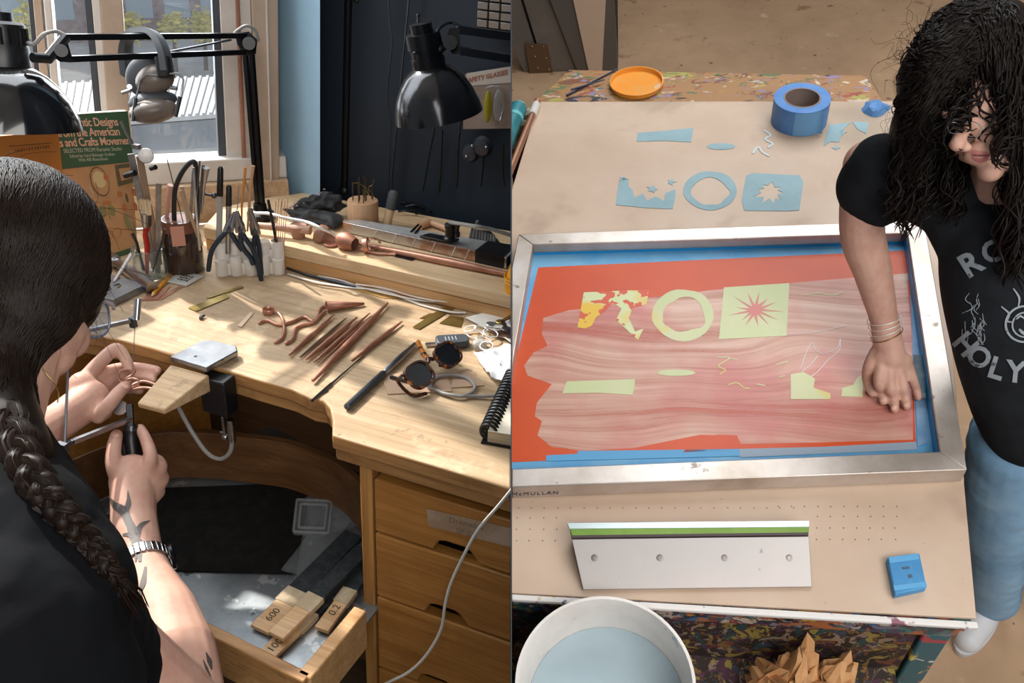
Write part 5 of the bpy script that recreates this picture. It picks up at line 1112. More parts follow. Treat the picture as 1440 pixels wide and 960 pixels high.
# piercing saw
ts = 1.222
saw = thing('saw_frame', 'jewellers saw frame with black handle held upright under the bench pin', 'saw', L, r_(184, 650, ts))
S = lambda x, y, o=0: r_(x, y, ts+o)
m = MB(); m.tube([S(187, 646), S(184, 620), S(184, 605), S(184, 600)], [.0125, .0125, .0105, .008], 16); part('handle', m, mat('handle_black', '101011', .35), saw)
m = MB(); m.tube([S(184, 606), S(184, 598)], .0105, 16); part('ferrule', m, M_darksteel, saw)
m = MB(); m.bar(S(184, 600), S(182, 568), .009, .008); part('lower_clamp', m, M_darksteel, saw, bevel=.001)
m = MB(); m.lathe(S(168, 573, -.004), L.dir(168, 573)+V((.3, 0, 0)), [(.001, 0), (.0105, .0005), (.0105, .003), (.001, .0035)], 18, sy=1.); m.cyl(S(170, 573), S(182, 573), .0022, 8); part('thumb_screw', m, M_steel, saw)
m = MB(); m.bar(S(186, 588), S(100, 622, -.075), .006, .0075); part('lower_arm', m, M_steel, saw, bevel=.0008)
m = MB(); m.bar(S(104, 620, -.072), S(66, 636, -.095), .007, .007); m.obox(S(88, 628, -.082), (1, 0, 0), (0, 1, 0), UP, .016, .008, .012); part('slide', m, M_darksteel, saw, bevel=.001)
ua = r_(98, 470, ts-.05); m = MB(); m.bar(S(90, 645, -.081), ua, .0035, .0095, up=L.dir(92, 560)); part('spine', m, M_darksteel, saw, bevel=.0006)
uc = S(188, 450, .004); m = MB(); m.bar(ua, uc, .0045, .006); part('upper_arm', m, M_steel, saw, bevel=.0006)
m = MB(); m.obox(S(187, 453, .004), (1, 0, 0), (0, 1, 0), UP, .009, .008, .016); part('upper_clamp', m, M_darksteel, saw, bevel=.001)
m = MB(); m.tube([S(192, 450, -.004), S(194, 420, -.004)], [.0048, .0055], 12); part('thumb_lever', m, M_steel, saw)
m = MB(); m.tube([S(190, 458, .004), S(183, 570)], .0005, 5); part('blade', m, M_steel, saw)
# the copper piece being sawn
t = thing('copper_piece', 'pierced copper ornament held on the bench pin by the fingers', 'ornament', L, on(205, 550, .012))
M_rose = mat('rose_copper', 'dba994', .3, .9, var=(20, 'b98672', .4, .7)); k = lambda x, y: r_(x, y, ts+.012)
m = MB(); m.torus(k(176, 529), -L.dir(176, 529), .0095, .0022, 24, 8, a0=.4, a1=5.6); part('ring', m, M_rose, t)
for pts in (((172, 538), (184, 532), (196, 536), (188, 544), (178, 541)), ((180, 545), (200, 536), (220, 541), (238, 546)), ((182, 548), (205, 545), (225, 550), (236, 554)), ((176, 533), (186, 527), (190, 520))):
    m = MB(); m.tube(spline([k(*p) for p in pts], 5), .0024, 8); part('tine', m, M_rose, t)
# ================================================================ print workshop
q0 = R.at
def rr_(px, py, t): return R.ray(px, py, t)
FR = -TABLE_Z
M_conc = mat('concrete', 'b89878', .7, var=(1.6, '9f8165', .36, .64), spots=[(6, '84694f', .64, .08), (22, '5f4c3c', .68, .03), (7, 'c4a88c', .66, .12)], bump=(40, .1))
mb = MB(); mb.box((1.5, 2.5, FR-.05), (8, 8, .1)); struct('floor_print_room', mb, M_conc, R)
M_wallr = mat('print_room_wall', 'c9c2ba', .8)
mb = MB(); mb.box((1.5, 2.6, 2.75), (7, 8.2, .1)); struct('ceiling_print_room', mb, M_wallr, R)
mb = MB(); mb.box((1.5, 6.6, .9), (7, .1, 3.7)); struct('wall_far', mb, M_wallr, R)
mb = MB(); mb.box((5.0, 2.6, .9), (.1, 8.2, 3.7)); struct('wall_side', mb, M_wallr, R)
M_sheet = mat('beige_board', 'cbb49f', .42, var=(2.2, 'c0a690', .4, .62), spots=[(1.6, 'a3917e', .56, .16), (5, 'ab937f', .6, .2), (120, '6d5a4c', .73, .02)], rvar=(5, .28, .5))
INKS = ('c9a13a', '3c6f9b', '8c3a38', 'd9c9b6', '2d5d63', 'a5553a', '6b3a5c', '4a8f86', '1c1a20', 'c4703a', '9b93a0')
M_splat = splatter('ink_splatter', ('b08a34', '3a5f86', '7c3836', 'b9a999', '2a4f56', '93503a', '5b3552', '3f716c', '1c1a20', 'a3603a', '75707f'), 9, '2b2c3a', .45, (1, 1, 1), .565)
M_splatd = splatter('ink_splatter_dark', ('7a5a2c', '35404f', '6b2f2c', '8a7460', '24403f', '6e4228', '4a2a3e', '8c7a3a'), 13, '2c211b', .6, (1, 1, 1), .565)
M_splatw = splatter('ink_on_wood', ('7a4b32', '9b3d35', '3c6c70', 'c9b9a3', '2c2a2c', 'a39a4a', '5a6d48', '8d7a96'), 7, 'a0764c', .5, (1, 2, 1), .60)
M_teal = splatter('ink_teal', ('5b3a52', 'b86a5a', '7aa39c', 'c9b25a', '2a2a33', 'a9404a', 'd3cbc2'), 7, '2f5e68', .45, (1, 1, 1), .585)
FL_, FRt, BRt, BLt = q0(690, 873), q0(1373, 869), q0(1307, 142), q0(757, 143)
lft = BLt+(q0(722, 240)-BLt)*3.2
t = thing('print_table', 'screen printing table with beige top and ink covered front', 'table', R, V(((FL_.x+FRt.x)/2, 1.4, FR)))
top = [V((lft.x, FRt.y-.005, 0)), FRt, BRt, BLt]; top = [V((p.x, p.y, 0)) for p in top]
m = MB(); m.prism([p-UP*.006 for p in top], UP*.006); part('board', m, M_sheet, t, bevel=.001, label='worn beige board with small pin holes')
m = MB(); rng = random.Random(4)
for i in range(18):
    for k in range(3):
        for (x0, x1) in ((722, 800), (1148, 1265), (820, 1130)):
            pass
def holes(x0, x1, y0, dy, n, rows, st=18.4):
    for k in range(rows):
        for i in range(n): p = q0(x0+i*st+(rng.random()-.5)*2-(y0+k*dy-728)*.06, y0+k*dy); m.lathe(p+UP*.0001, UP, [(.0013, 0), (.0013, .0004)], 6)
holes(728, 0, 728, 16, 4, 3); holes(1150, 0, 726, 16.2, 7, 3); holes(728, 0, 714, 1, 22, 1); holes(1094, 0, 712, 1, 10, 1)
part('pin_holes', m, mat('hole_dark', '6b5242', .9), t)
def tq(pts, z0, th, nm, m_, lab=None, bev=0): 
    m = MB(); m.prism([q0(*p, z0) for p in pts], UP*th); return part(nm, m, m_, t, label=lab, bevel=bev)
# back rail of ink stained wood, front edge, apron, cabinet, legs
bl_, br_ = q0(800, 98, -.012), q0(1217, 106, -.012)
m = MB(); m.prism([V((BLt.x-.05, BLt.y-.05, -.05)), V((br_.x+.03, BLt.y-.05, -.05)), V((br_.x, br_.y, -.05)), V((bl_.x, bl_.y, -.05))], UP*.038); part('back_rail', m, M_splatw, t, bevel=.002, label='ink stained wooden rail along the back')
fy_ = FRt.y
m = MB(); m.box(((lft.x+FRt.x)/2, fy_-.0115, -.0042), (FRt.x-lft.x, .012, .009)); part('edge_strip', m, mat('white_paint_edge', 'dcd8d4', .5, spots=[(14, '8b5a6a', .62), (17, '3b4a6b', .62), (11, 'c9a13a', .66)]), t, bevel=.002)
m = MB(); m.box(((lft.x+FRt.x)/2, fy_+.012, -.036), (FRt.x-lft.x-.006, .02, .046)); m.box(((lft.x+FRt.x)/2, fy_+.016, -.076), (FRt.x-lft.x-.012, .02, .034)); part('apron', m, M_splat, t, bevel=.002)
fp = lambda px, py, o=0: R.y(px, py, fy_+.028+o)
xl, xr_ = fp(1272, 920).x, FRt.x-.012
m = MB(); m.box(((xl+xr_)/2, fy_+.02, (-.095+FR)/2), (xr_-xl, .022, -FR-.1)); part('cabinet_door', m, M_teal, t, bevel=.004)
m = MB(); m.box(((lft.x+xl)/2-.002, fy_+.026, (-.094+FR)/2), (xl-lft.x-.004, .02, -FR-.1)); part('cabinet_front', m, M_splatd, t, bevel=.003)
m = MB(); m.box((xr_-.012, (fy_+BRt.y)/2, (-.012+FR)/2), (.024, BRt.y-fy_-.06, -FR-.014)); part('side_panel', m, M_splatd, t)
m = MB(); m.box(((lft.x+BRt.x)/2, BRt.y-.03, (-.012+FR)/2), (BRt.x-lft.x-.06, .03, -FR-.014)); part('back_panel', m, M_splatw, t)
LZ = -.275
m = MB(); m.box(((lft.x+xl)/2, fy_-.13, LZ-.0125), (xl-lft.x-.02, .34, .025)); part('front_shelf', m, M_splatd, t, bevel=.003)

# ---- the screen
zt = .042
c4 = [q0(660, 687, zt), q0(1360, 660, zt), q0(1300, 310, zt), q0(729, 329, zt)]
def inset(cs, d):
    o = []; c = sum(cs, V())/4
    for i in range(4):
        a, b, e = cs[i-1], cs[i], cs[(i+1) % 4]; u, v = (a-b).normalized(), (e-b).normalized(); o.append(b+(u+v)*d/ max(.3, math.sqrt(1-(u.dot(v))**2)))
    return o
ci = inset(c4, .042)
scr = thing('printing_screen', 'aluminium framed printing screen with orange and blue mesh on the table', 'screen', R, (c4[0]+c4[2])/2-UP*zt)
M_alu = mat('aluminium', 'd3cac3', .42, .7, var=(5, 'b3a699', .4, .66), sc=(1, 1, 1), spots=[(26, '8b7f78', .66, .06)])
for i, (nm) in enumerate(('frame_bar', 'frame_bar', 'frame_bar', 'frame_bar')):
    k = (i+1) % 4; f4 = [c4[i], c4[k], ci[k], ci[i]]; m = MB(); m.prism([p-UP*(zt-.002) for p in f4], UP*(zt-.002)); part(nm, m, M_alu, scr, bevel=.002)
MZ = .008
M_bluetape = mat('blue_emulsion', '4f93c2', .4, var=(6, '6ba3c6', .42, .62), spots=[(18, '3d80b5', .62, .1)])
M_bright = mat('bright_blue_tape', '1d86c4', .35)
m = MB(); m.prism([V((p.x, p.y, MZ-.0006)) for p in inset(c4, .040)], UP*.0006); part('mesh', m, M_bluetape, scr)
# tape on the inner walls
for i, z in ((1, .034), (2, .016)):
    k = (i+1) % 4; a, b = ci[i], ci[k]; cen = sum(ci, V())/4; nrm = (cen-(a+b)/2); e = (b-a).normalized(); nrm = (nrm-e*nrm.dot(e)).normalized()
    m = MB(); m.prism([V((a.x, a.y, MZ))+nrm*.001, V((b.x, b.y, MZ))+nrm*.001, V((b.x, b.y, z))+nrm*.001, V((a.x, a.y, z))+nrm*.001], nrm*.0006); part('wall_tape', m, M_bright, scr)
def sq(pts, z, nm, m_, th=.0003, lab=None): m = MB(); m.prism([q0(*p, MZ+z) for p in pts], UP*th); return part(nm, m, m_, scr, label=lab)
# orange ink field: streaky scraped film on top
M_orange = mat('orange_ink', 'c54a15', .42, var=(4, 'bf4416', .4, .6))
sq([(690, 651), (1288, 625), (1278, 352), (757, 376)], .0002, 'ink_field', M_orange, lab='orange ink field')
def filmmat():
    t = NT('scraped_ink_film'); wv = t.noise(t.coord((1, 1, 1)), 2.3, 1); ad = t.n('ShaderNodeVectorMath', operation='MULTIPLY_ADD'); t.l(wv.outputs['Color'], ad.inputs[0]); ad.inputs[1].default_value = (0, 2.6, 0); t.l(t.coord((.35, 12, 1), (0, 0, -.09)), ad.inputs[2]); co = ad.outputs[0]; nz = t.noise(co, 2.6, 7, .66, .4); n2 = t.noise(t.coord((1, 1, 1)), 3.2, 4, .6)
    col = t.mix(t.ramp(nz.outputs['Fac'], [(.36, B0), (.62, W1)]), hx('cf9680'), hx('dab5a3')); col = t.mix(t.ramp(n2.outputs['Fac'], [(.45, B0), (.62, W1)]), col, hx('d0867c'))
    t.l(col, t.b.inputs['Base Color']); a = t.ramp(nz.outputs['Fac'], [(.33, (.2,)*3+(1,)), (.45, (.62,)*3+(1,)), (.66, (.9,)*3+(1,))]); t.l(a, t.b.inputs['Alpha']); t.b.inputs['Roughness'].default_value = .4; return t.m
M_film = filmmat()
film = [(764, 447), (800, 436), (860, 430), (1000, 412), (1120, 398), (1276, 392), (1282, 470), (1284, 618), (1150, 622), (1042, 624), (1036, 613), (985, 611), (930, 622), (890, 630), (820, 634), (775, 628), (756, 612), (762, 592), (752, 585), (755, 566), (776, 540), (742, 528), (737, 514), (750, 496), (770, 486), (762, 470)]
sq(film, .0006, 'ink_film', M_film, .0002, 'thin scraped pale ink film')
sq([(820, 430), (1000, 408), (1180, 392), (1277, 384), (1277, 394), (1120, 402), (1000, 415), (860, 432)], .0007, 'ink_film', M_film, .0002)
sq([(968, 628), (985, 615), (1010, 611), (1037, 612), (1040, 632), (960, 636)], .001, 'ink_field', M_orange)
sq([(768, 640), (812, 638), (812, 634), (1040, 631), (1040, 641), (768, 648)], .001, 'tape_strip', mat('blue_tape', '5496c2', .5))
sq([(1040, 631), (1160, 628), (1288, 621), (1290, 632), (1040, 643)], .001, 'tape_strip', mat('grey_blue_tape', '8796a6', .5))
sq([(1280, 352), (1292, 352), (1304, 622), (1290, 628)], .0012, 'tape_strip', mat('pale_blue_tape', '7f9dbb', .4, var=(9, '5c86ad', .4, .62)))
# stencil openings
def pale(): return mat('stencil_pale', 'bcc392', .45, var=(9, 'c4c69c', .4, .6), spots=[(6, 'cdb862', .58, .12)])
def camo():
    if 'stencil_camo' in _mats: return _mats['stencil_camo']
    t = NT('stencil_camo'); nz = t.noise(t.coord(), 34, 3, .5, .3); n2 = t.noise(t.coord(), 9, 2)
    c = t.mix(t.ramp(n2.outputs['Fac'], [(.42, B0), (.55, W1)]), hx('d9b23c'), hx('c8cf9f')); t.l(t.mix(t.ramp(nz.outputs['Fac'], [(.53, B0), (.55, W1)]), c, hx('c9553a')), t.b.inputs['Base Color']); _mats['stencil_camo'] = t.m; return t.m
def ringpts(cx, cy, rx, ry, k=32, wob=0., seed=0): return [(cx+rx*math.cos(2*PI*i/k)*(1+wob*noise.noise(V((math.cos(2*PI*i/k)*1.6+seed, math.sin(2*PI*i/k)*1.6, seed)))), cy+ry*math.sin(2*PI*i/k)*(1+wob*noise.noise(V((math.cos(2*PI*i/k)*1.6+seed, math.sin(2*PI*i/k)*1.6, seed))))) for i in range(k)]
def annulus(o, i_, zf, th): 
    m = MB(); a, b = [zf(p) for p in o], [zf(p) for p in i_]; n_ = len(a)
    m.loft([a, [p+UP*th for p in a], [p+UP*th for p in b], b, a], cap=False); return m
def star(cx, cy, r0, r1, k, sy, seed): rg = random.Random(seed); return [(cx+r*math.cos(a), cy+r*math.sin(a)*sy) for i in range(2*k) for a, r in [(PI*i/k+rg.uniform(-.08, .08), (r0*rg.uniform(.8, 1.2) if i % 2 else r1*rg.uniform(.7, 1.05)))]]
zs = lambda p: q0(*p, MZ+.0012)
sq([(821, 411), (913, 407), (909, 428), (890, 432), (884, 447), (893, 466), (905, 462), (897, 478), (880, 462), (866, 450), (874, 434), (862, 425), (850, 438), (838, 446), (832, 458), (822, 462), (812, 460)], .0012, 'stencil', camo())
m = annulus(ringpts(961, 443, 44, 36, 32, .06), ringpts(962, 443, 31, 24, 32, .22, 3), zs, .0003); part('stencil', m, pale(), scr)
sq([(1018, 404), (1110, 398), (1106, 472), (1011, 477)], .0012, 'stencil', pale())
sq(star(1062, 436, 9, 38, 13, .72, 2), .0017, 'flower', mat('pink_ink', 'c4706a', .4))
sq([(797, 536), (893, 533), (892, 546), (889, 555), (840, 552), (791, 553)], .0012, 'stencil', pale()); sq(ringpts(951, 524, 27, 4.5, 20), .0012, 'stencil', pale())
sq([(1112, 526), (1130, 523), (1146, 532), (1144, 545), (1168, 553), (1168, 561), (1112, 561)], .0012, 'stencil', pale()); sq([(1185, 545), (1200, 541), (1206, 530), (1214, 527), (1213, 558), (1183, 557)], .0012, 'stencil', pale())
for pts in ([(1009, 502), (1026, 503), (1010, 514), (1020, 520), (1012, 526)], [(1028, 504), (1038, 506)], [(1024, 541), (1036, 538), (1046, 545), (1054, 546)], [(1064, 540), (1076, 542)], [(1132, 415), (1150, 412), (1170, 415), (1186, 411)], [(1092, 512), (1108, 508)], [(1096, 530), (1104, 528)]):
    m = MB(); m.tube(spline([q0(*p, MZ+.0014) for p in pts], 5), .0016, 6, flat=.3); part('squiggle', m, pale(), scr)
for pts in ([(1126, 518), (1134, 495), (1142, 481), (1147, 492), (1160, 497), (1178, 488), (1182, 476)], [(1182, 476), (1180, 492), (1165, 505), (1152, 520), (1140, 530)], [(1150, 500), (1140, 512), (1128, 522)], [(1100, 470), (1140, 468), (1190, 458)]):
    m = MB(); m.tube(spline([q0(*p, MZ+.0014) for p in pts], 6), .0009, 5, flat=.4); part('scribble', m, mat('white_scribble', 'd9cfd2', .5), scr)
# handwriting on the front bar
fa, fb = c4[0], c4[1]; fu = (fb-fa).normalized(); fn = fu.cross(UP); fn = fn if fn.y < 0 else -fn
m = MB(); m.text('McMULLAN', .0155, R.pl(752, 694, fa+fn*.0006, fn), fu, UP, thick=.0002, shear=.15, space=1.25); part('handwriting', m, mat('marker_ink', '3c3a44', .6), scr, label='name handwritten in black on the frame')

# ---- cut stencils and tape on the table
M_pap = mat('blue_grey_paper', '93b0b8', .6, var=(6, '89a5ad', .4, .6))
def pz(p): return q0(*p, .0006)
def paper(pts, lab, m_=None, th=.0008): m = MB(); m.prism([pz(p) for p in pts], UP*th); return single('paper_cutout', m, m_ or M_pap, lab, 'cutout', R, 'paper cutouts on the table')
paper([(866, 288), (870, 258), (876, 250), (884, 252), (884, 262), (890, 268), (892, 278), (904, 272), (910, 282), (922, 276), (934, 283), (935, 272), (950, 266), (950, 276), (946, 294), (905, 292)], 'ragged blue paper cutout with bitten top edge, left of the ring')
for c, r, lab in (((876, 252), 6, 'small torn blue paper scrap above the ragged cutout'), ((917, 266), 7, 'little blue paper scrap between ragged cutout and ring'), ((944, 256), 6, 'tiny blue paper scrap beside the ring cutout')): paper(star(c[0], c[1], r*.6, r*1.3, 5, .7, int(c[0])), lab)
m = annulus(ringpts(999, 268, 38, 27, 32, .04), ringpts(998, 269, 27, 18, 32, .2, 5), pz, .0008); single('paper_cutout', m, M_pap, 'ring shaped blue paper cutout', 'cutout', R, 'paper cutouts on the table')
star_ = star(1083, 271, 13, 25, 9, .72, 7)
def holed(outer, hole, lab):
    cx, cy = sum(p[0] for p in hole)/len(hole), sum(p[1] for p in hole)/len(hole); o = []
    for h in hole:                                        # matching point on the outer outline
        dx, dy = h[0]-cx, h[1]-cy; best = None
        for i in range(len(outer)):
            (x1, y1), (x2, y2) = outer[i], outer[(i+1) % len(outer)]; ex, ey = x2-x1, y2-y1; det = dx*-ey+dy*ex
            if abs(det) < 1e-9: continue
            s = ((x1-cx)*-ey+(y1-cy)*ex)/det; u = (dx*(y1-cy)-dy*(x1-cx))/det
            if s > 0 and -1e-6 <= u <= 1+1e-6 and (best is None or s < best): best = s
        o.append((cx+dx*best, cy+dy*best))
    return single('paper_cutout', annulus(o, hole, pz, .0008), M_pap, lab, 'cutout', R, 'paper cutouts on the table', smooth=False)
holed([(1050, 243), (1131, 247), (1124, 297), (1040, 296)], star_, 'square blue paper with a star shaped hole')
paper([(897, 187), (935, 184), (975, 180), (972, 200), (935, 198), (895, 199)], 'long blue paper strip with torn edge at the table back'); paper(ringpts(1014, 206, 20, 4.5, 20), 'thin oval blue paper cutout')
paper([(1166, 176), (1196, 172), (1186, 182), (1180, 200), (1168, 199), (1158, 206)], 'blue paper corner piece beside the tape roll'); paper([(1198, 171), (1222, 172), (1218, 188), (1206, 182)], 'small blue paper corner by the person, right of the tape roll')
for c, r, lab in (((1184, 186), 7, 'tiny shred of blue paper between the two corner pieces'), ((1176, 208), 6, 'tiny shred of blue paper nearest the person')): paper(star(c[0], c[1], r*.5, r*1.3, 4, .6, int(c[0])), lab)
for pts, lab in (([(1074, 183), (1083, 190), (1076, 196), (1086, 202), (1080, 208)], 'white squiggle of cut tape left of the tape roll'), ([(1058, 216), (1066, 207), (1072, 214), (1082, 220)], 'white squiggle of cut tape furthest left'), ([(1110, 186), (1122, 190), (1134, 186)], 'white curl of cut tape in front of the tape roll')):
    m = MB(); m.tube(spline([pz(p)+UP*.001 for p in pts], 6), .003, 6, flat=.25); single('tape_curl', m, mat('white_tape', 'c7d2d8', .5), lab, 'tape', R, 'tape curls')
m = MB(); rg = random.Random(8); base = ringpts(1230, 153, 20, 12, 14, .4, 2); c = q0(1230, 153, .018); n_ = len(base); m.add([pz(p) for p in base]+[pz(p).lerp(c, .5)+UP*rg.uniform(.004, .012) for p in base]+[c], [(i, (i+1) % n_, n_+(i+1) % n_, n_+i) for i in range(n_)]+[(n_+i, n_+(i+1) % n_, 2*n_) for i in range(n_)]+[tuple(range(n_))[::-1]])
single('tape_wad', m, mat('tape_blue', '5c8cc4', .5), 'crumpled wad of blue tape at the table back by the hair', 'tape', R, sharp=20)
# tape roll
rb_ = q0(1123, 170, .0006); rad = .076
t = thing('tape_roll', 'big roll of blue masking tape standing on the table back', 'tape roll', R, rb_)
hgt = .075
m = MB(); m.lathe(rb_, UP, [(rad*.66, 0), (rad, 0), (rad, hgt), (rad*.66, hgt)], 48, cap=False); part('tape', m, mat('roll_blue', '4a7fc0', .45, var=(9, '5b8cc8', .4, .6)), t)
m = MB(); m.lathe(rb_, UP, [(rad*.655, .0), (rad*.655, hgt+.0005), (rad*.60, hgt+.0005), (rad*.60, 0), (rad*.655, 0)], 40, cap=False); part('core', m, mat('card_core', '8a7a74', .8), t)
m = MB(); a0 = -1.2; pts = [rb_+V((math.cos(a)*(rad+.0008), math.sin(a)*(rad+.0008), 0)) for a in interp(-1.9, -1.0, 8)]; m.loft([[p+UP*.001, p+UP*(hgt-.001)] for p in pts]+[[pts[-1]*1.0+V((.012, -.008, .004)), pts[-1]+V((.008, -.006, hgt-.01))]], cap=False, closed=False); part('loose_end', m, mat('tape_loose', '6aa0d0', .4), t, sharp=80)
# orange lid
lb = q0(895, 121, -.0118)
t = thing('lid', 'orange plastic tub lid with dried ink on the back rail', 'lid', R, lb)
m = MB(); m.lathe(lb, UP, [(.074, 0), (.080, .004), (.082, .020), (.079, .020), (.077, .007), (.001, .006)], 44); part('lid_shell', m, mat('orange_plastic', 'e8922b', .4, var=(14, 'e19a42', .45, .62), spots=[(22, 'd8bfa6', .66, .04)]), t)
m = MB(); m.torus(lb+UP*.018, UP, .0815, .0022, 44, 8); part('rim', m, mat('orange_rim', 'eda044', .35), t)
for a_, b_, r, lab in (((797, 134), (868, 97), .004, 'dark blue brush handle lying on the ink stained rail'), ((803, 126), (850, 112), .003, 'thin dark stick lying on the rail left of the lid')): m = MB(); m.tube([q0(*a_, -.0075+.0068*(r < .004)), q0(*b_, -.0075+.0065*(r < .004))], (r, r*.6), 8); single('stick', m, mat('stick_dark', '262a44', .5), lab, 'stick', R)
# rods along the left edge of the table
t = thing('copper_pipe', 'copper pipe with white fitting along the table left edge', 'pipe', R, q0(738, 195, .0))
a_, b_ = q0(754, 147, .0145), q0(700, 285, .0145); m = MB(); m.tube([a_.lerp(b_, .06), b_], .010, 12); part('pipe', m, mat('pipe_copper', '9a6f58', .4, .6), t)
m = MB(); m.tube([a_, a_.lerp(b_, .12)], .0135, 14); part('fitting', m, mat('fitting_white', 'c9c4be', .4), t); m = MB(); m.tube([a_-(b_-a_).normalized()*.02, a_], .011, 12); part('end_cap', m, M_copper, t)
t = thing('teal_tube', 'teal tube lying beside the copper pipe at the divider', 'tube', R, q0(728, 170, 0)); a_, b_ = q0(729, 152, .029), q0(672, 296, .029); m = MB(); m.tube([a_, b_], .026, 16); part('tube', m, mat('teal_paint', '2f8089', .4, var=(9, '246a73', .4, .6)), t)
m = MB(); m.tube([a_-(b_-a_).normalized()*.012, a_], .020, 16); m.tube([a_.lerp(b_, .1), a_.lerp(b_, .13)], .0275, 16); part('collar', m, mat('teal_collar', '5fb0b4', .4), t)

# ---- squeegee, block, bucket, paper
t = thing('squeegee', 'wide aluminium squeegee with green blade lying on the table front', 'squeegee', R, q0(980, 800))
M_alus = mat('squeegee_aluminium', 'a9a5a3', .5, .5, var=(3, 'b3aaa6', .42, .64), spots=[(30, '8f8683', .7, .04)])
z1 = .046; pb = [q0(820, 829, .0062), q0(1142, 825, .0062)]; pt = [q0(804, 758, z1), q0(1138, 754, z1)]
nrm = (pb[1]-pb[0]).cross(pt[0]-pb[0]).normalized(); nrm = nrm if nrm.y < 0 else -nrm
m = MB(); m.prism([pb[0], pb[1], pt[1], pt[0]], -nrm*.004); part('holder_plate', m, M_alus, t, bevel=.001)
bt = [q0(801, 744, z1+.001), q0(1138, 741, z1+.001)]; tt = [q0(797, 735, z1+.006), q0(1138, 732, z1+.006)]
bk = [V((tt[0].x+.012, tt[0].y-.004, .004)), V((tt[1].x, tt[1].y-.004, .004))]
m = MB(); m.prism([bk[0], bk[1], bt[1]+V((0, .006, 0)), bt[0]+V((0, .006, 0))], V((0, .004, 0))); part('back_plate', m, M_alus, t)
m = MB(); m.prism([pt[0]+V((.001, .004, -.012)), pt[1]+V((-.001, .004, -.012)), pt[1]+V((-.001, .003, .0)), pt[0]+V((.001, .003, .0))], V((0, .004, .002))); part('clamp_gap', m, mat('clamp_dark', '4d3f42', .6), t)
f4 = [p for p in (pt[0]+V((0, .007, 0)), pt[1]+V((0, .007, 0)), bt[1]+V((0, .002, 0)), bt[0]+V((0, .002, 0)))]
m = MB(); m.prism([p-UP*.03 for p in f4], UP*.0305); part('blade', m, mat('green_urethane', '7fa04a', .35, var=(5, '6c8f3a', .4, .6)), t, bevel=.001, label='green rubber blade')
m = MB(); m.prism([bt[0]-UP*.004, bt[1]-UP*.004, tt[1]-UP*.004, tt[0]-UP*.004], UP*.005); part('lip', m, mat('lip_aluminium', 'c3d2d6', .3, .6), t, bevel=.0008)
for px in (836, 928, 1019, 1110):
    c = R.pl(px, 784, pb[0]+nrm*.0002, nrm); m = MB(); m.lathe(c, nrm, [(.0062, 0), (.0058, .0012), (.003, .0015), (.0028, .0004), (.0001, .0004)], 18); part('screw', m, mat('screw_grey', '7b7474', .4, .7), t)
bq = [q0(1245, 790, .0006), q0(1290, 784, .0006), q0(1300, 832, .0006), q0(1256, 842, .0006)]
t = thing('taped_block', 'small blue taped block lying at the table right front', 'block', R, (bq[0]+bq[2])/2)
m = MB(); m.prism(bq, UP*.017); part('body', m, mat('block_blue', '3f86bb', .5, var=(12, '4c93c5', .42, .6)), t, bevel=.002)
u_ = (bq[1]-bq[0]).normalized(); v_ = (bq[0]-bq[3]).normalized(); cc = (bq[0]+bq[2])/2+UP*.0178
m = MB(); m.obox(cc+v_*.026, u_, v_, UP, .052, .012, .0012); m.obox(cc-v_*.026, u_, v_, UP, .056, .010, .0010); part('tape', m, mat('block_tape', '5aa0d0', .45), t, bevel=.0004)
m = MB(); m.obox(cc+v_*.008, u_, v_, UP, .012, .004, .0008); m.obox(cc-v_*.008+u_*.004, u_, v_, UP, .007, .006, .0006); part('smudge', m, mat('smudge', '4d5f70', .6), t)
# bucket of water
bz_ = .055; c0 = q0(850, 957, bz_); R0 = .145
t = thing('bucket', 'white plastic bucket of cloudy water on the front shelf', 'bucket', R, V((c0.x, c0.y, LZ)))
bb_ = V((c0.x, c0.y, LZ+.0006)); H_ = bz_-LZ
M_bkt = mat('bucket_white', 'e6e1dc', .42, var=(7, 'dad3cd', .42, .62), spots=[(20, 'a8b7c4', .68, .05), (15, 'b5a69a', .68, .06)])
m = MB(); m.lathe(bb_, UP, [(R0*.86, 0), (R0*.875, .004), (R0*.955, H_*.8), (R0*.975, H_*.81), (R0*.985, H_-.004), (R0, H_), (R0*.965, H_), (R0*.955, H_-.004), (R0*.93, H_*.8), (R0*.84, .01), (.001, .009)], 64); part('shell', m, M_bkt, t)
m = MB()
for z in (.86, .78, .70): m.torus(bb_+UP*H_*z, UP, R0*.985, .0035, 64, 8)
part('rib', m, M_bkt, t, label='raised rings under the rim')
m = MB(); m.lathe(bb_+UP*H_*.70, UP, [(R0*.915, 0), (.001, .0002)], 64, cap=False); part('water', m, mat('cloudy_water', 'a9bcc4', .12, spec=.6, var=(3, '9fb3bc', .4, .6)), t)
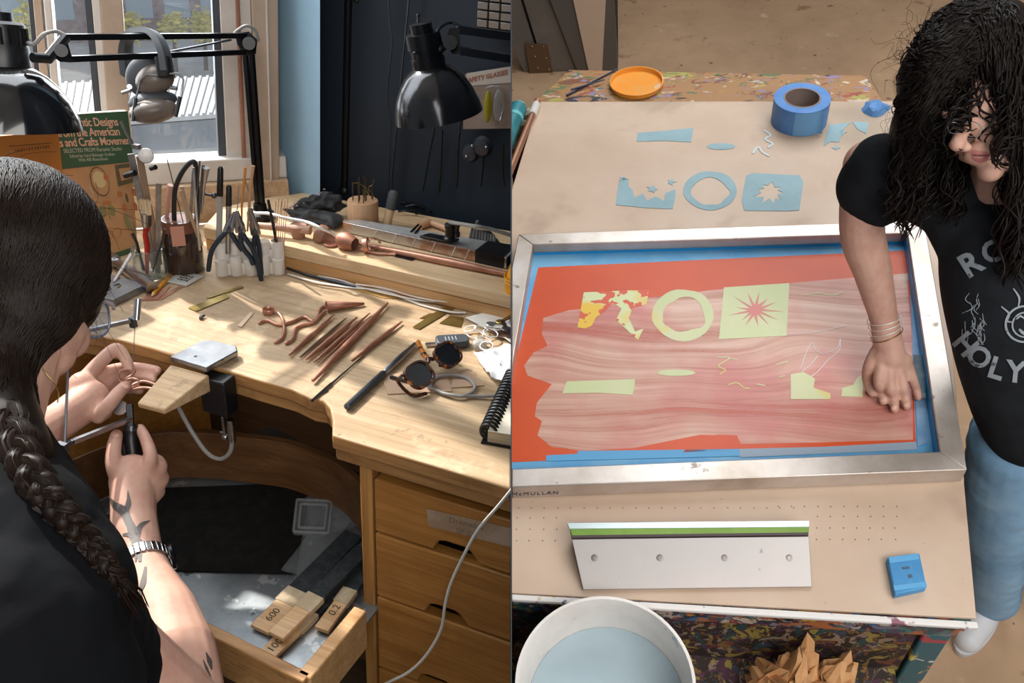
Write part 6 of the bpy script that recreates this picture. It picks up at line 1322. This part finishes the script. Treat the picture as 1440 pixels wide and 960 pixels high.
# crumpled brown paper towel on the shelf
t = thing('paper_towel', 'crumpled brown paper towel on the shelf before the table', 'paper towel', R, q0(1112, 945, LZ))
M_kraft = mat('kraft_paper', 'c99a6a', .75, var=(16, 'b98858', .4, .6), bump=(70, .35))
def crumpleball(c, r, seed, sc=(1, 1, 1)):
    m = MB(); rings = []; rg = random.Random(seed)
    vo = [V((rg.gauss(0, 1), rg.gauss(0, 1), rg.gauss(0, 1))).normalized()*rg.uniform(.65, 1.05) for _ in range(30)]
    for i in range(19):
        a = PI*i/18; row = []
        for k in range(30):
            e = V((math.sin(a)*math.cos(2*PI*k/30), math.sin(a)*math.sin(2*PI*k/30), -math.cos(a)))
            s = min(.35+max(0, (1.0-e.dot(v.normalized())))*1.5+.0 if False else .55+1.1*((e-v).length)*.5 for v in vo); s = .5+.75*s+.12*noise.noise(e*5+V((seed, 0, 0)))
            row.append(c+V((e.x*r*s*sc[0], e.y*r*s*sc[1], max(e.z*r*s*sc[2], -r*.62*sc[2]))))
        rings.append(row)
    m.loft(rings); return m
cb_ = q0(1112, 946, LZ+.002)-V((0, .05, 0)); rg = random.Random(17)
def sheet(c, rx, ry, h, rot, tilt, seed, n_=9):
    m = MB(); rg = random.Random(seed); g = []
    for i in range(n_):
        row = []
        for j in range(n_):
            u, v = i/(n_-1)*2-1, j/(n_-1)*2-1; r2 = max(abs(u), abs(v)); ridge = abs(noise.noise(V((u*1.7+seed, v*1.7, seed*.7))))*2.2-.35
            p = V((u*rx*(1-.25*abs(v)), v*ry*(1-.2*abs(u)), h*(1-r2**1.6)+ridge*h*.55))+V((rg.gauss(0, 1), rg.gauss(0, 1), rg.gauss(0, 1)))*rx*.055
            p.rotate(Matrix.Rotation(tilt, 3, 'Y')); p.rotate(Matrix.Rotation(rot, 3, 'Z')); q = c+p; row.append(V((q.x, q.y, max(q.z, LZ+.003))))
        g.append(row)
    vs = [p for r in g for p in r]; fs = []
    for i in range(n_-1):
        for j in range(n_-1):
            a, b, d, e = i*n_+j, (i+1)*n_+j, (i+1)*n_+j+1, i*n_+j+1; fs += [(a, b, d), (a, d, e)] if (i+j) % 2 else [(a, b, e), (b, d, e)]
    return m.add(vs, fs)
for c_, rx, ry, h, ro, ti, sd in (((-.045, .0, .03), .052, .042, .08, .3, .35, 3), ((.035, -.02, .03), .056, .042, .08, -.5, -.3, 8), ((-.005, .012, .06), .05, .04, .07, 1.2, .5, 12), ((-.055, .012, .05), .04, .035, .07, 2.0, -.6, 21), ((.07, .02, .03), .036, .04, .06, .8, .6, 29)):
    part('crumple', sheet(cb_+V(c_), rx, ry, h, ro, ti, sd), M_kraft, t, smooth=False, mods=[('SOLIDIFY', {'thickness': .0008})])

# ---- door and wall end behind the table, left
Yd = q0(845, 97, FR).y
dz_ = lambda px, py, o=0: R.y(px, py, Yd+o)
def upright(x0t, x1t, x0b, x1b, o0, o1, yt=-40, yb=140):
    def X(a, b, y): return a+(b-a)*y/97
    p = [dz_(X(x0t, x0b, yb), yb), dz_(X(x1t, x1b, yb), yb), dz_(X(x1t, x1b, yt), yt), dz_(X(x0t, x0b, yt), yt)]
    for i, j in ((0, 3), (1, 2)):
        d = p[i]-p[j]; p[i] = p[j]+d*((FR-p[j].z)/d.z); p[j] = p[i]-d*((.25-FR)/-d.z)*1.0
    m = MB(); m.prism([k+V((0, o0, 0)) for k in p], V((0, o1-o0, 0))); return m
M_grey = mat('grey_door_paint', '6f675f', .6, var=(6, '655e57', .4, .6)); M_greyd = mat('grey_frame_paint', '5b544e', .6)
t = thing('door_1', '', '', R, dz_(780, 97)); del t['label']; del t['category']; t['kind'] = 'structure'
part('leaf', upright(690, 732, 735, 762, .0, .05), M_grey, t); part('gap', upright(729, 736, 759, 766, .03, .06), M_black, t)
part('jamb', upright(736, 775, 766, 812, -.01, .05), M_grey, t, bevel=.004); part('stop', upright(775, 809, 812, 829, -.03, .05), M_greyd, t, bevel=.004)
m = MB(); a_ = [dz_(x, y, -.012) for x, y in ((745, 102), (778, 104), (770, 62), (738, 60))]; m.prism(a_, V((0, -.006, 0))); hg = part('hinge', m, mat('hinge_bronze', '6b5541', .5, .4), t)
m = MB()
for x, y in ((748, 66), (752, 80), (756, 96), (764, 66), (768, 82), (772, 98)): m.lathe(dz_(x, y, -.018), (0, -1, 0), [(.006, 0), (.004, .003), (.001, .003)], 10)
part('hinge_screw', m, M_brass, hg)
struct('wall_end', upright(808, 852, 829, 847, -.04, .06), mat('cream_wall', 'c3ab94', .7), R)
struct('wall_return', upright(852, 863, 847, 869, -.02, .06), M_greyd, R)

# ---- light of the print room: broad daylight from above and behind, front fill added
area('unseen_overhead_light', V((.25, 3.2, 2.3)), V((0, -.45, -1)), 3.2, 2.2, 120, (.93, .97, 1), R)
area('unseen_overhead_light', V((1.3, -.4, 2.4)), V((-.35, .55, -1)), 2.6, 1.8, 98, (1, .97, .94), R)  # unseen lamp added above the camera to brighten skin and table front
# ================================================================ the printer
printer = thing('person', 'person with long curly black hair and black band t-shirt leaning over the screen', 'person', R, R.at(1392, 845, FR))
k = lambda x, y, t: R.ray(x, y, t)
pb_ = MB()
# head, three-quarter view looking down to the left
pb_.ell(k(1385, 128, 1.455), (.078, .088, .088)); pb_.ell(k(1383, 185, 1.425), (.055, .05, .058)); pb_.ell(k(1405, 195, 1.425), (.048, .045, .05))
pb_.ell(k(1368, 176, 1.392), (.030, .024, .022)); pb_.cap([k(1366, 166, 1.385), k(1352, 188, 1.365), k(1346, 203, 1.352)], [.010, .011, .0115]); pb_.ell(k(1357, 207, 1.362), (.011, .009, .008)); pb_.ell(k(1341, 204, 1.360), (.008, .008, .007))
pb_.ell(k(1377, 216, 1.388), (.026, .02, .02)); pb_.ell(k(1393, 238, 1.392), .021); pb_.ell(k(1408, 222, 1.40), .032); pb_.ell(k(1398, 196, 1.392), (.030, .024, .024)); pb_.ell(k(1348, 160, 1.392), (.028, .018, .012)); pb_.ell(k(1385, 150, 1.388), (.034, .02, .014))
pb_.cap([k(1412, 205, 1.45), k(1405, 262, 1.49), k(1402, 300, 1.52)], [.052, .046, .06])
# trunk under the shirt
pb_.cap([k(1255, 225, 1.575), k(1400, 295, 1.54), k(1510, 320, 1.52)], [.052, .058, .055]); pb_.cap([k(1405, 330, 1.58), k(1410, 420, 1.63), k(1428, 560, 1.70)], [.055, .06, .06])
# arm reaching down to the screen
shd, elb, wri = k(1222, 232, 1.585), k(1212, 320, 1.635), k(1243, 448, 1.70)
pb_.cap(spline([shd, elb, k(1228, 385, 1.672), wri], 6), [.047, .046, .045, .044, .043, .042, .0415, .041, .0405, .040, .0385, .037, .0355, .034, .0325, .031, .0295, .028, .027][:19], 18)
plm = k(1252, 500, 1.715); pb_.cap([wri, plm], [.027, .030], 16); pb_.ell(k(1250, 505, 1.715), (.036, .020, .034)); pb_.ell(k(1262, 510, 1.72), (.030, .02, .03))
def fn2(pts, rs): q = spline(pts, 4); pb_.cap(q, interp(rs[0], rs[1], len(q)), 10)
HZ = lambda x, y, z: R.at(x, y, z)
fn2([k(1238, 515, 1.712), k(1236, 538, 1.712), HZ(1240, 550, .028), HZ(1242, 564, .021)], (.0125, .0088))
fn2([k(1250, 520, 1.71), k(1252, 545, 1.708), HZ(1256, 558, .028), HZ(1258, 575, .021)], (.0128, .009))
fn2([k(1264, 520, 1.712), k(1269, 545, 1.71), HZ(1272, 556, .028), HZ(1275, 571, .021)], (.0125, .0088))
fn2([k(1276, 512, 1.715), k(1284, 535, 1.715), HZ(1288, 546, .030), HZ(1291, 558, .022)], (.0112, .008))
fn2([k(1232, 495, 1.72), k(1222, 515, 1.725), HZ(1220, 535, .03), HZ(1227, 552, .022)], (.0135, .0098))
# far arm, hanging behind the body out of frame
pb_.cap([k(1520, 330, 1.53), k(1570, 520, 1.62), k(1560, 680, 1.7)], [.05, .04, .03])
pbm = skin(pb_, .0032, 4); part('body', pbm, M_skin, printer, sharp=80)
ptree = BVHTree.FromPolygons([p[:] for p in pbm.v], pbm.f)
def onp(px, py, off=.0006, tr=None): return onskin(px, py, off, tr or ptree, R)
def patch(nm, pts, m_, off=.0008, tr=None, lab=None):
    cx, cy = sum(p[0] for p in pts)/len(pts), sum(p[1] for p in pts)/len(pts); q = []
    for f in (1., .66, .33): q.append([onp(cx+(x-cx)*f, cy+(y-cy)*f, off+(1-f)*.0012, tr)[0] for x, y in pts])
    if any(a is None for r in q for a in r): return
    m = MB(); m.loft(q, cap=True); return part(nm, m, m_, printer, label=lab, sharp=80)
M_lip = mat('lips', 'b06a66', .4, spec=.5)
patch('lip', [(1364, 214), (1371, 211), (1378, 213), (1386, 213), (1392, 217), (1384, 219), (1372, 218)], M_lip, .0016); patch('lip', [(1367, 219), (1378, 219), (1391, 218), (1388, 225), (1379, 228), (1371, 225)], M_lip, .0022)
m = MB(); ribbon(m, [(1366, 217), (1376, 218.5), (1391, 218)], (.6, 1.4, .6), ptree, .0026, R); part('mouth_line', m, mat('mouth_dark', '5a2f2c', .6), printer)
patch('nostril', [(1348, 208), (1353, 209), (1355, 211), (1350, 211.5)], mat('mouth_dark', '5a2f2c', .6), .0006)
for pts in ([(1353, 178), (1359, 182), (1367, 183), (1374, 180)], [(1336, 172), (1339, 177), (1344, 179)]): m = MB(); ribbon(m, pts, (.6, 1.8, .6), ptree, .0012, R); part('eyelashes', m, M_hairb, printer)
for pts in ([(1352, 165), (1362, 161), (1376, 163)], [(1333, 163), (1339, 159), (1344, 161)]): m = MB(); ribbon(m, pts, (1, 3.2, 1), ptree, .001, R); part('eyebrow', m, M_hairb, printer)
for x, y, r in ((1366, 183, 14), (1342, 180, 9)):
    c = k(x, y, 1.352); m = MB(); e = spline([k(x+r*math.cos(a), y+r*.85*math.sin(a), 1.352) for a in interp(0, 2*PI, 13)], 3); m.tube(e, .0008, 6); part('spectacle_rim', m, M_steel, printer, label='thin round wire spectacles')
m = MB(); m.tube([k(1352, 182, 1.352), k(1350, 180, 1.35), k(1351, 181, 1.352)], .0008, 6); m.tube([k(1380, 184, 1.352), k(1412, 186, 1.39), k(1432, 176, 1.42)], .0008, 6); part('spectacle_arm', m, M_steel, printer)
for x, y in ((1241, 562), (1257, 573), (1274, 569)): 
    p, n_ = onp(x, y, .0002)
    if p is not None: m = MB(); a, b, d = frame(n_); m.ell(p, (.0045, .0055, .001), Matrix((a, b, d)).transposed(), 12, 6); part('fingernail', m, mat('nail', 'd9ac9b', .3), printer)
# thin bracelets
for j in range(4):
    c = wri+(plm-wri)*(.0+.14*j); ax_ = (plm-elb).normalized(); m = MB(); m.torus(c, ax_+V((.05*j, 0, .03*j)), .0315, .0009, 36, 6); part('bracelet', m, (M_silver, M_brass)[j == 3], printer)
# t-shirt
ts_ = MB()
ts_.cap([k(1236, 240, 1.575), k(1222, 262, 1.60)], [.062, .060], 20); ts_.cap([k(1240, 232, 1.57), k(1300, 262, 1.56), k(1400, 305, 1.55), k(1510, 340, 1.53)], [.058, .068, .078, .07], 20); ts_.cap([k(1222, 262, 1.60), k(1228, 278, 1.61)], [.060, .0595], 20)
ts_.cap(spline([k(1392, 318, 1.535), k(1395, 395, 1.56), k(1416, 490, 1.615), k(1434, 562, 1.67), k(1446, 598, 1.70)], 5), interp(.082, .092, 11)+interp(.092, .085, 10), 24); ts_.cap([k(1490, 360, 1.54), k(1500, 480, 1.62), k(1510, 600, 1.70)], [.085, .09, .085]); ts_.cap([k(1340, 300, 1.545), k(1360, 350, 1.56)], [.055, .05]); ts_.cap([k(1510, 340, 1.53), k(1560, 430, 1.58)], [.07, .06])
tsm = skin(ts_, .0055, 6)
for i, p in enumerate(tsm.v):
    g = noise.fractal(V((p.x*9+p.z*6, p.y*9, p.z*4)), .8, 2, 3); tsm.v[i] = p+(R.cam-p).normalized()*g*.006
part('t_shirt', tsm, mat('black_tee', '191b1f', .9, var=(14, '1f2226', .4, .6), bump=(220, .2), spec=.2), printer, sharp=80)
ttree = BVHTree.FromPolygons([p[:] for p in tsm.v], tsm.f)
M_print = mat('shirt_print', '8f979e', .8, spots=[(60, '4a4f55', .6, .04)])
def shirt_text(ch, px, py, size, ang):
    m0 = MB(); m0.text(ch, size, (0, 0, 0), (1, 0, 0), (0, 1, 0), bold=size*.03); ca, sa = math.cos(ang), math.sin(ang)
    # subdivide so the letter follows the cloth
    bm = bmesh.new(); vs = [bm.verts.new(p) for p in m0.v]
    for f in m0.f:
        try: bm.faces.new([vs[i] for i in f])
        except ValueError: pass
    bmesh.ops.triangulate(bm, faces=bm.faces[:]); bmesh.ops.subdivide_edges(bm, edges=bm.edges[:], cuts=2, use_grid_fill=True); bm.verts.index_update()
    P2 = [onp(px+v.co.x*ca+v.co.y*sa, py+v.co.x*sa-v.co.y*ca, .0022, ttree)[0] for v in bm.verts]; m = MB()
    idx = {i: j for j, i in enumerate([i for i, p in enumerate(P2) if p is not None])}
    m.add([p for p in P2 if p is not None], [tuple(idx[v.index] for v in f.verts) for f in bm.faces if all(v.index in idx for v in f.verts)]); bm.free()
    if m.f: part('lettering', m, M_print, printer, label='pale grey lettering on the t-shirt', sharp=80)
for a in (('R', 1366, 372, 46, -.55), ('O', 1398, 354, 42, -.25), ('X', 1441, 335, 42, -.12), ('H', 1358, 484, 40, .85), ('O', 1377, 502, 40, .55), ('L', 1401, 518, 42, .3), ('Y', 1428, 523, 42, .12)): shirt_text(*a)
def sline(pts, w_, closed=False): m = MB(); ribbon(m, pts, (w_*.6, w_, w_*.6), ttree, .0024, R); part('emblem', m, M_print, printer, sharp=80) if m.f else None
sline(ringpts(1440, 455, 26, 25, 14)+[(1466, 455)], 3.2); sline(ringpts(1440, 456, 17, 17, 12)+[(1457, 456)], 2.4); sline([(1432, 462), (1440, 468), (1450, 464)], 5); sline([(1408, 430), (1418, 440), (1416, 450), (1422, 452)], 3); sline([(1424, 405), (1432, 418), (1431, 430)], 3); sline([(1428, 448), (1434, 444), (1440, 448)], 3)
rg = random.Random(6)
for i in range(26): x, y = 1372+rg.gauss(0, 8), 448+rg.gauss(0, 20); sline([(x, y), (x+rg.gauss(0, 3), y+9), (x+rg.gauss(0, 4), y+16)], 1.3)
# jeans and shoes
jm = MB(); hip = k(1428, 610, 1.78)
kn, an = R.at(1404, 720, -.36), R.at(1396, 838, FR+.09)
jm.ell(hip, (.09, .08, .09)); jm.cap(spline([k(1420, 625, 1.76), kn, an], 5), interp(.082, .064, 11), 20)
kn2, an2 = R.at(1500, 730, -.36), R.at(1500, 850, FR+.09); jm.cap(spline([k(1470, 625, 1.78), kn2, an2], 5), interp(.088, .066, 11), 20)
jmm = skin(jm, .006, 5)
for i, p in enumerate(jmm.v): jmm.v[i] = p+V((1, -.3, 0))*noise.fractal(V((p.x*7, p.y*7, p.z*13)), .8, 2, 3)*.006
part('jeans', jmm, mat('light_denim', '8aadc8', .85, var=(5, '6f96b5', .38, .64), bump=(260, .25), spots=[(3, '98b6c9', .6, .15)]), printer, sharp=80)
for a_, d in ((an, V((-.55, -.8, 0))), (an2, V((-.4, -.9, 0)))):
    m = MB(); b = V((a_.x, a_.y, FR+.002)); d = d.normalized(); s_ = MB(); s_.ell(b+UP*.05, (.045, .045, .05)); s_.cap([b+UP*.042-d*.03, b+UP*.038+d*.06, b+UP*.030+d*.12], [.042, .042, .034], 16); q = skin(s_, .005, 5)
    for i, p in enumerate(q.v): q.v[i] = V((p.x, p.y, max(p.z, FR+.012)))
    sh_ = part('shoe', q, mat('white_shoe', 'd5d5d8', .5), printer, sharp=80)
    m = MB(); o = [b+d*(.045+.115*math.cos(t_))+d.cross(UP)*.045*math.sin(t_) for t_ in interp(0, 2*PI, 25)[:-1]]; m.prism(o, UP*.016); part('sole', m, mat('shoe_sole', 'c9c9cc', .6), sh_)
# hair: soft mass with several hundred curling locks
hb = MB()
hb.ell(k(1372, 78, 1.455), (.105, .10, .10)); hb.ell(k(1310, 110, 1.45), (.055, .06, .08)); hb.ell(k(1288, 180, 1.47), (.042, .05, .075)); hb.ell(k(1282, 245, 1.50), (.026, .03, .05)); hb.ell(k(1440, 110, 1.46), (.06, .08, .11)); hb.ell(k(1452, 215, 1.47), (.038, .04, .09)); hb.ell(k(1322, 148, 1.425), (.018, .022, .03)); hb.cap(spline([k(1418, 95, 1.40), k(1436, 170, 1.375), k(1440, 260, 1.41), k(1436, 340, 1.46)], 4), interp(.038, .014, 13))
hbm = skin(hb, .006, 6); hr = part('hair', hbm, M_hairb, printer, sharp=80)
htr = BVHTree.FromPolygons([p[:] for p in hbm.v], hbm.f); rg = random.Random(31); m = MB()
def curl(pts, rad, turns, amp, n_=22, ph=0.):
    q = spline(pts, max(2, n_//(len(pts)-1))); o = []; N_ = len(q)
    for i, p in enumerate(q):
        d = (q[min(i+1, N_-1)]-q[max(i-1, 0)]).normalized(); x, y, _ = frame(d); u = i/(N_-1); a = ph+u*turns*2*PI; o.append(p+(x*math.cos(a)+y*math.sin(a))*amp*(.3+u))
    m.tube(o, [rad*.5]+[rad]*(N_-2)+[rad*.25], 5)
def lock(x0, y0, x1, y1, t0, t1, jit, **kw):
    a, b = k(x0+rg.gauss(0, jit), y0+rg.gauss(0, jit), t0+rg.gauss(0, .012)), k(x1+rg.gauss(0, jit), y1+rg.gauss(0, jit*1.4), t1+rg.gauss(0, .015)); c = a.lerp(b, .5)+V((rg.gauss(0, .008), rg.gauss(0, .008), rg.gauss(0, .008)))
    curl([a, c, b], kw.get('rad', rg.uniform(.0009, .0022)), rg.uniform(1.8, 4.0), rg.uniform(.004, .0125), ph=rg.uniform(0, 6))
def surf(x, y, lift_=.003):
    d = R.dir(x, y).normalized(); h = htr.ray_cast(R.cam, d); return h[0]-d*lift_ if h[0] is not None else None
for i in range(1500):                                     # waves over the crown, falling from the parting
    x0, y0 = rg.uniform(1335, 1420), rg.uniform(-15, 60); side = -1 if rg.random() < .62 else 1
    x1, y1 = (rg.uniform(1258, 1325), rg.uniform(60, 290)) if side < 0 else (rg.uniform(1415, 1480), rg.uniform(80, 300))
    pts = [surf(x0+(x1-x0)*u**.8, y0+(y1-y0)*u**1.25, rg.uniform(.001, .007)) for u in (0, .25, .5, .75, 1)]; pts = [p for p in pts if p is not None]
    if len(pts) > 2: curl(pts, rg.uniform(.0009, .0022), rg.uniform(2, 4.5), rg.uniform(.003, .0095), 30, rg.uniform(0, 6))
for i in range(150): lock(1290, 150, 1272, 300, 1.45, 1.52, 12)
for i in range(80): lock(1312, 150, 1300, 285, 1.44, 1.50, 9)
for i in range(70): lock(1328, 180, 1340, 300, 1.445, 1.50, 7)
for i in range(150): lock(1430, 150, 1430, 372, 1.362, 1.45, 12)
for i in range(26): lock(1420, 120, 1410, 225, 1.365, 1.352, 6)
for i in range(16): lock(1366, 110, 1345, 182, 1.385, 1.352, 8)
for i in range(12): lock(1396, 100, 1400, 190, 1.38, 1.372, 9)
for i in range(45): lock(1345, 110, 1322, 205, 1.40, 1.40, 7)
for i in range(120): lock(rg.uniform(1270, 1420), rg.uniform(0, 120), rg.uniform(1240, 1300), rg.uniform(60, 260), 1.40, 1.45, 10, rad=.00025)
part('curls', m, M_hairb, hr, sharp=80)
# rag under the hand
m = MB(); rings = []
for i in range(13):
    row = []
    for j in range(10): p = R.at(1284+j*1.9, 500+i*5.2, MZ+.009); row.append(p+UP*abs(noise.noise(V((p.x*60, p.y*30, 4))))*.012)
    rings.append(row)
m.loft(rings, cap=False, closed=False); single('wiping_rag', m, mat('rag_grey', '5f6a6c', .7, var=(20, '3f5563', .4, .6)), 'small dark wet rag pressed on the screen beside the hand', 'rag', R, mods=[('SOLIDIFY', {'thickness': .002})], sharp=80)
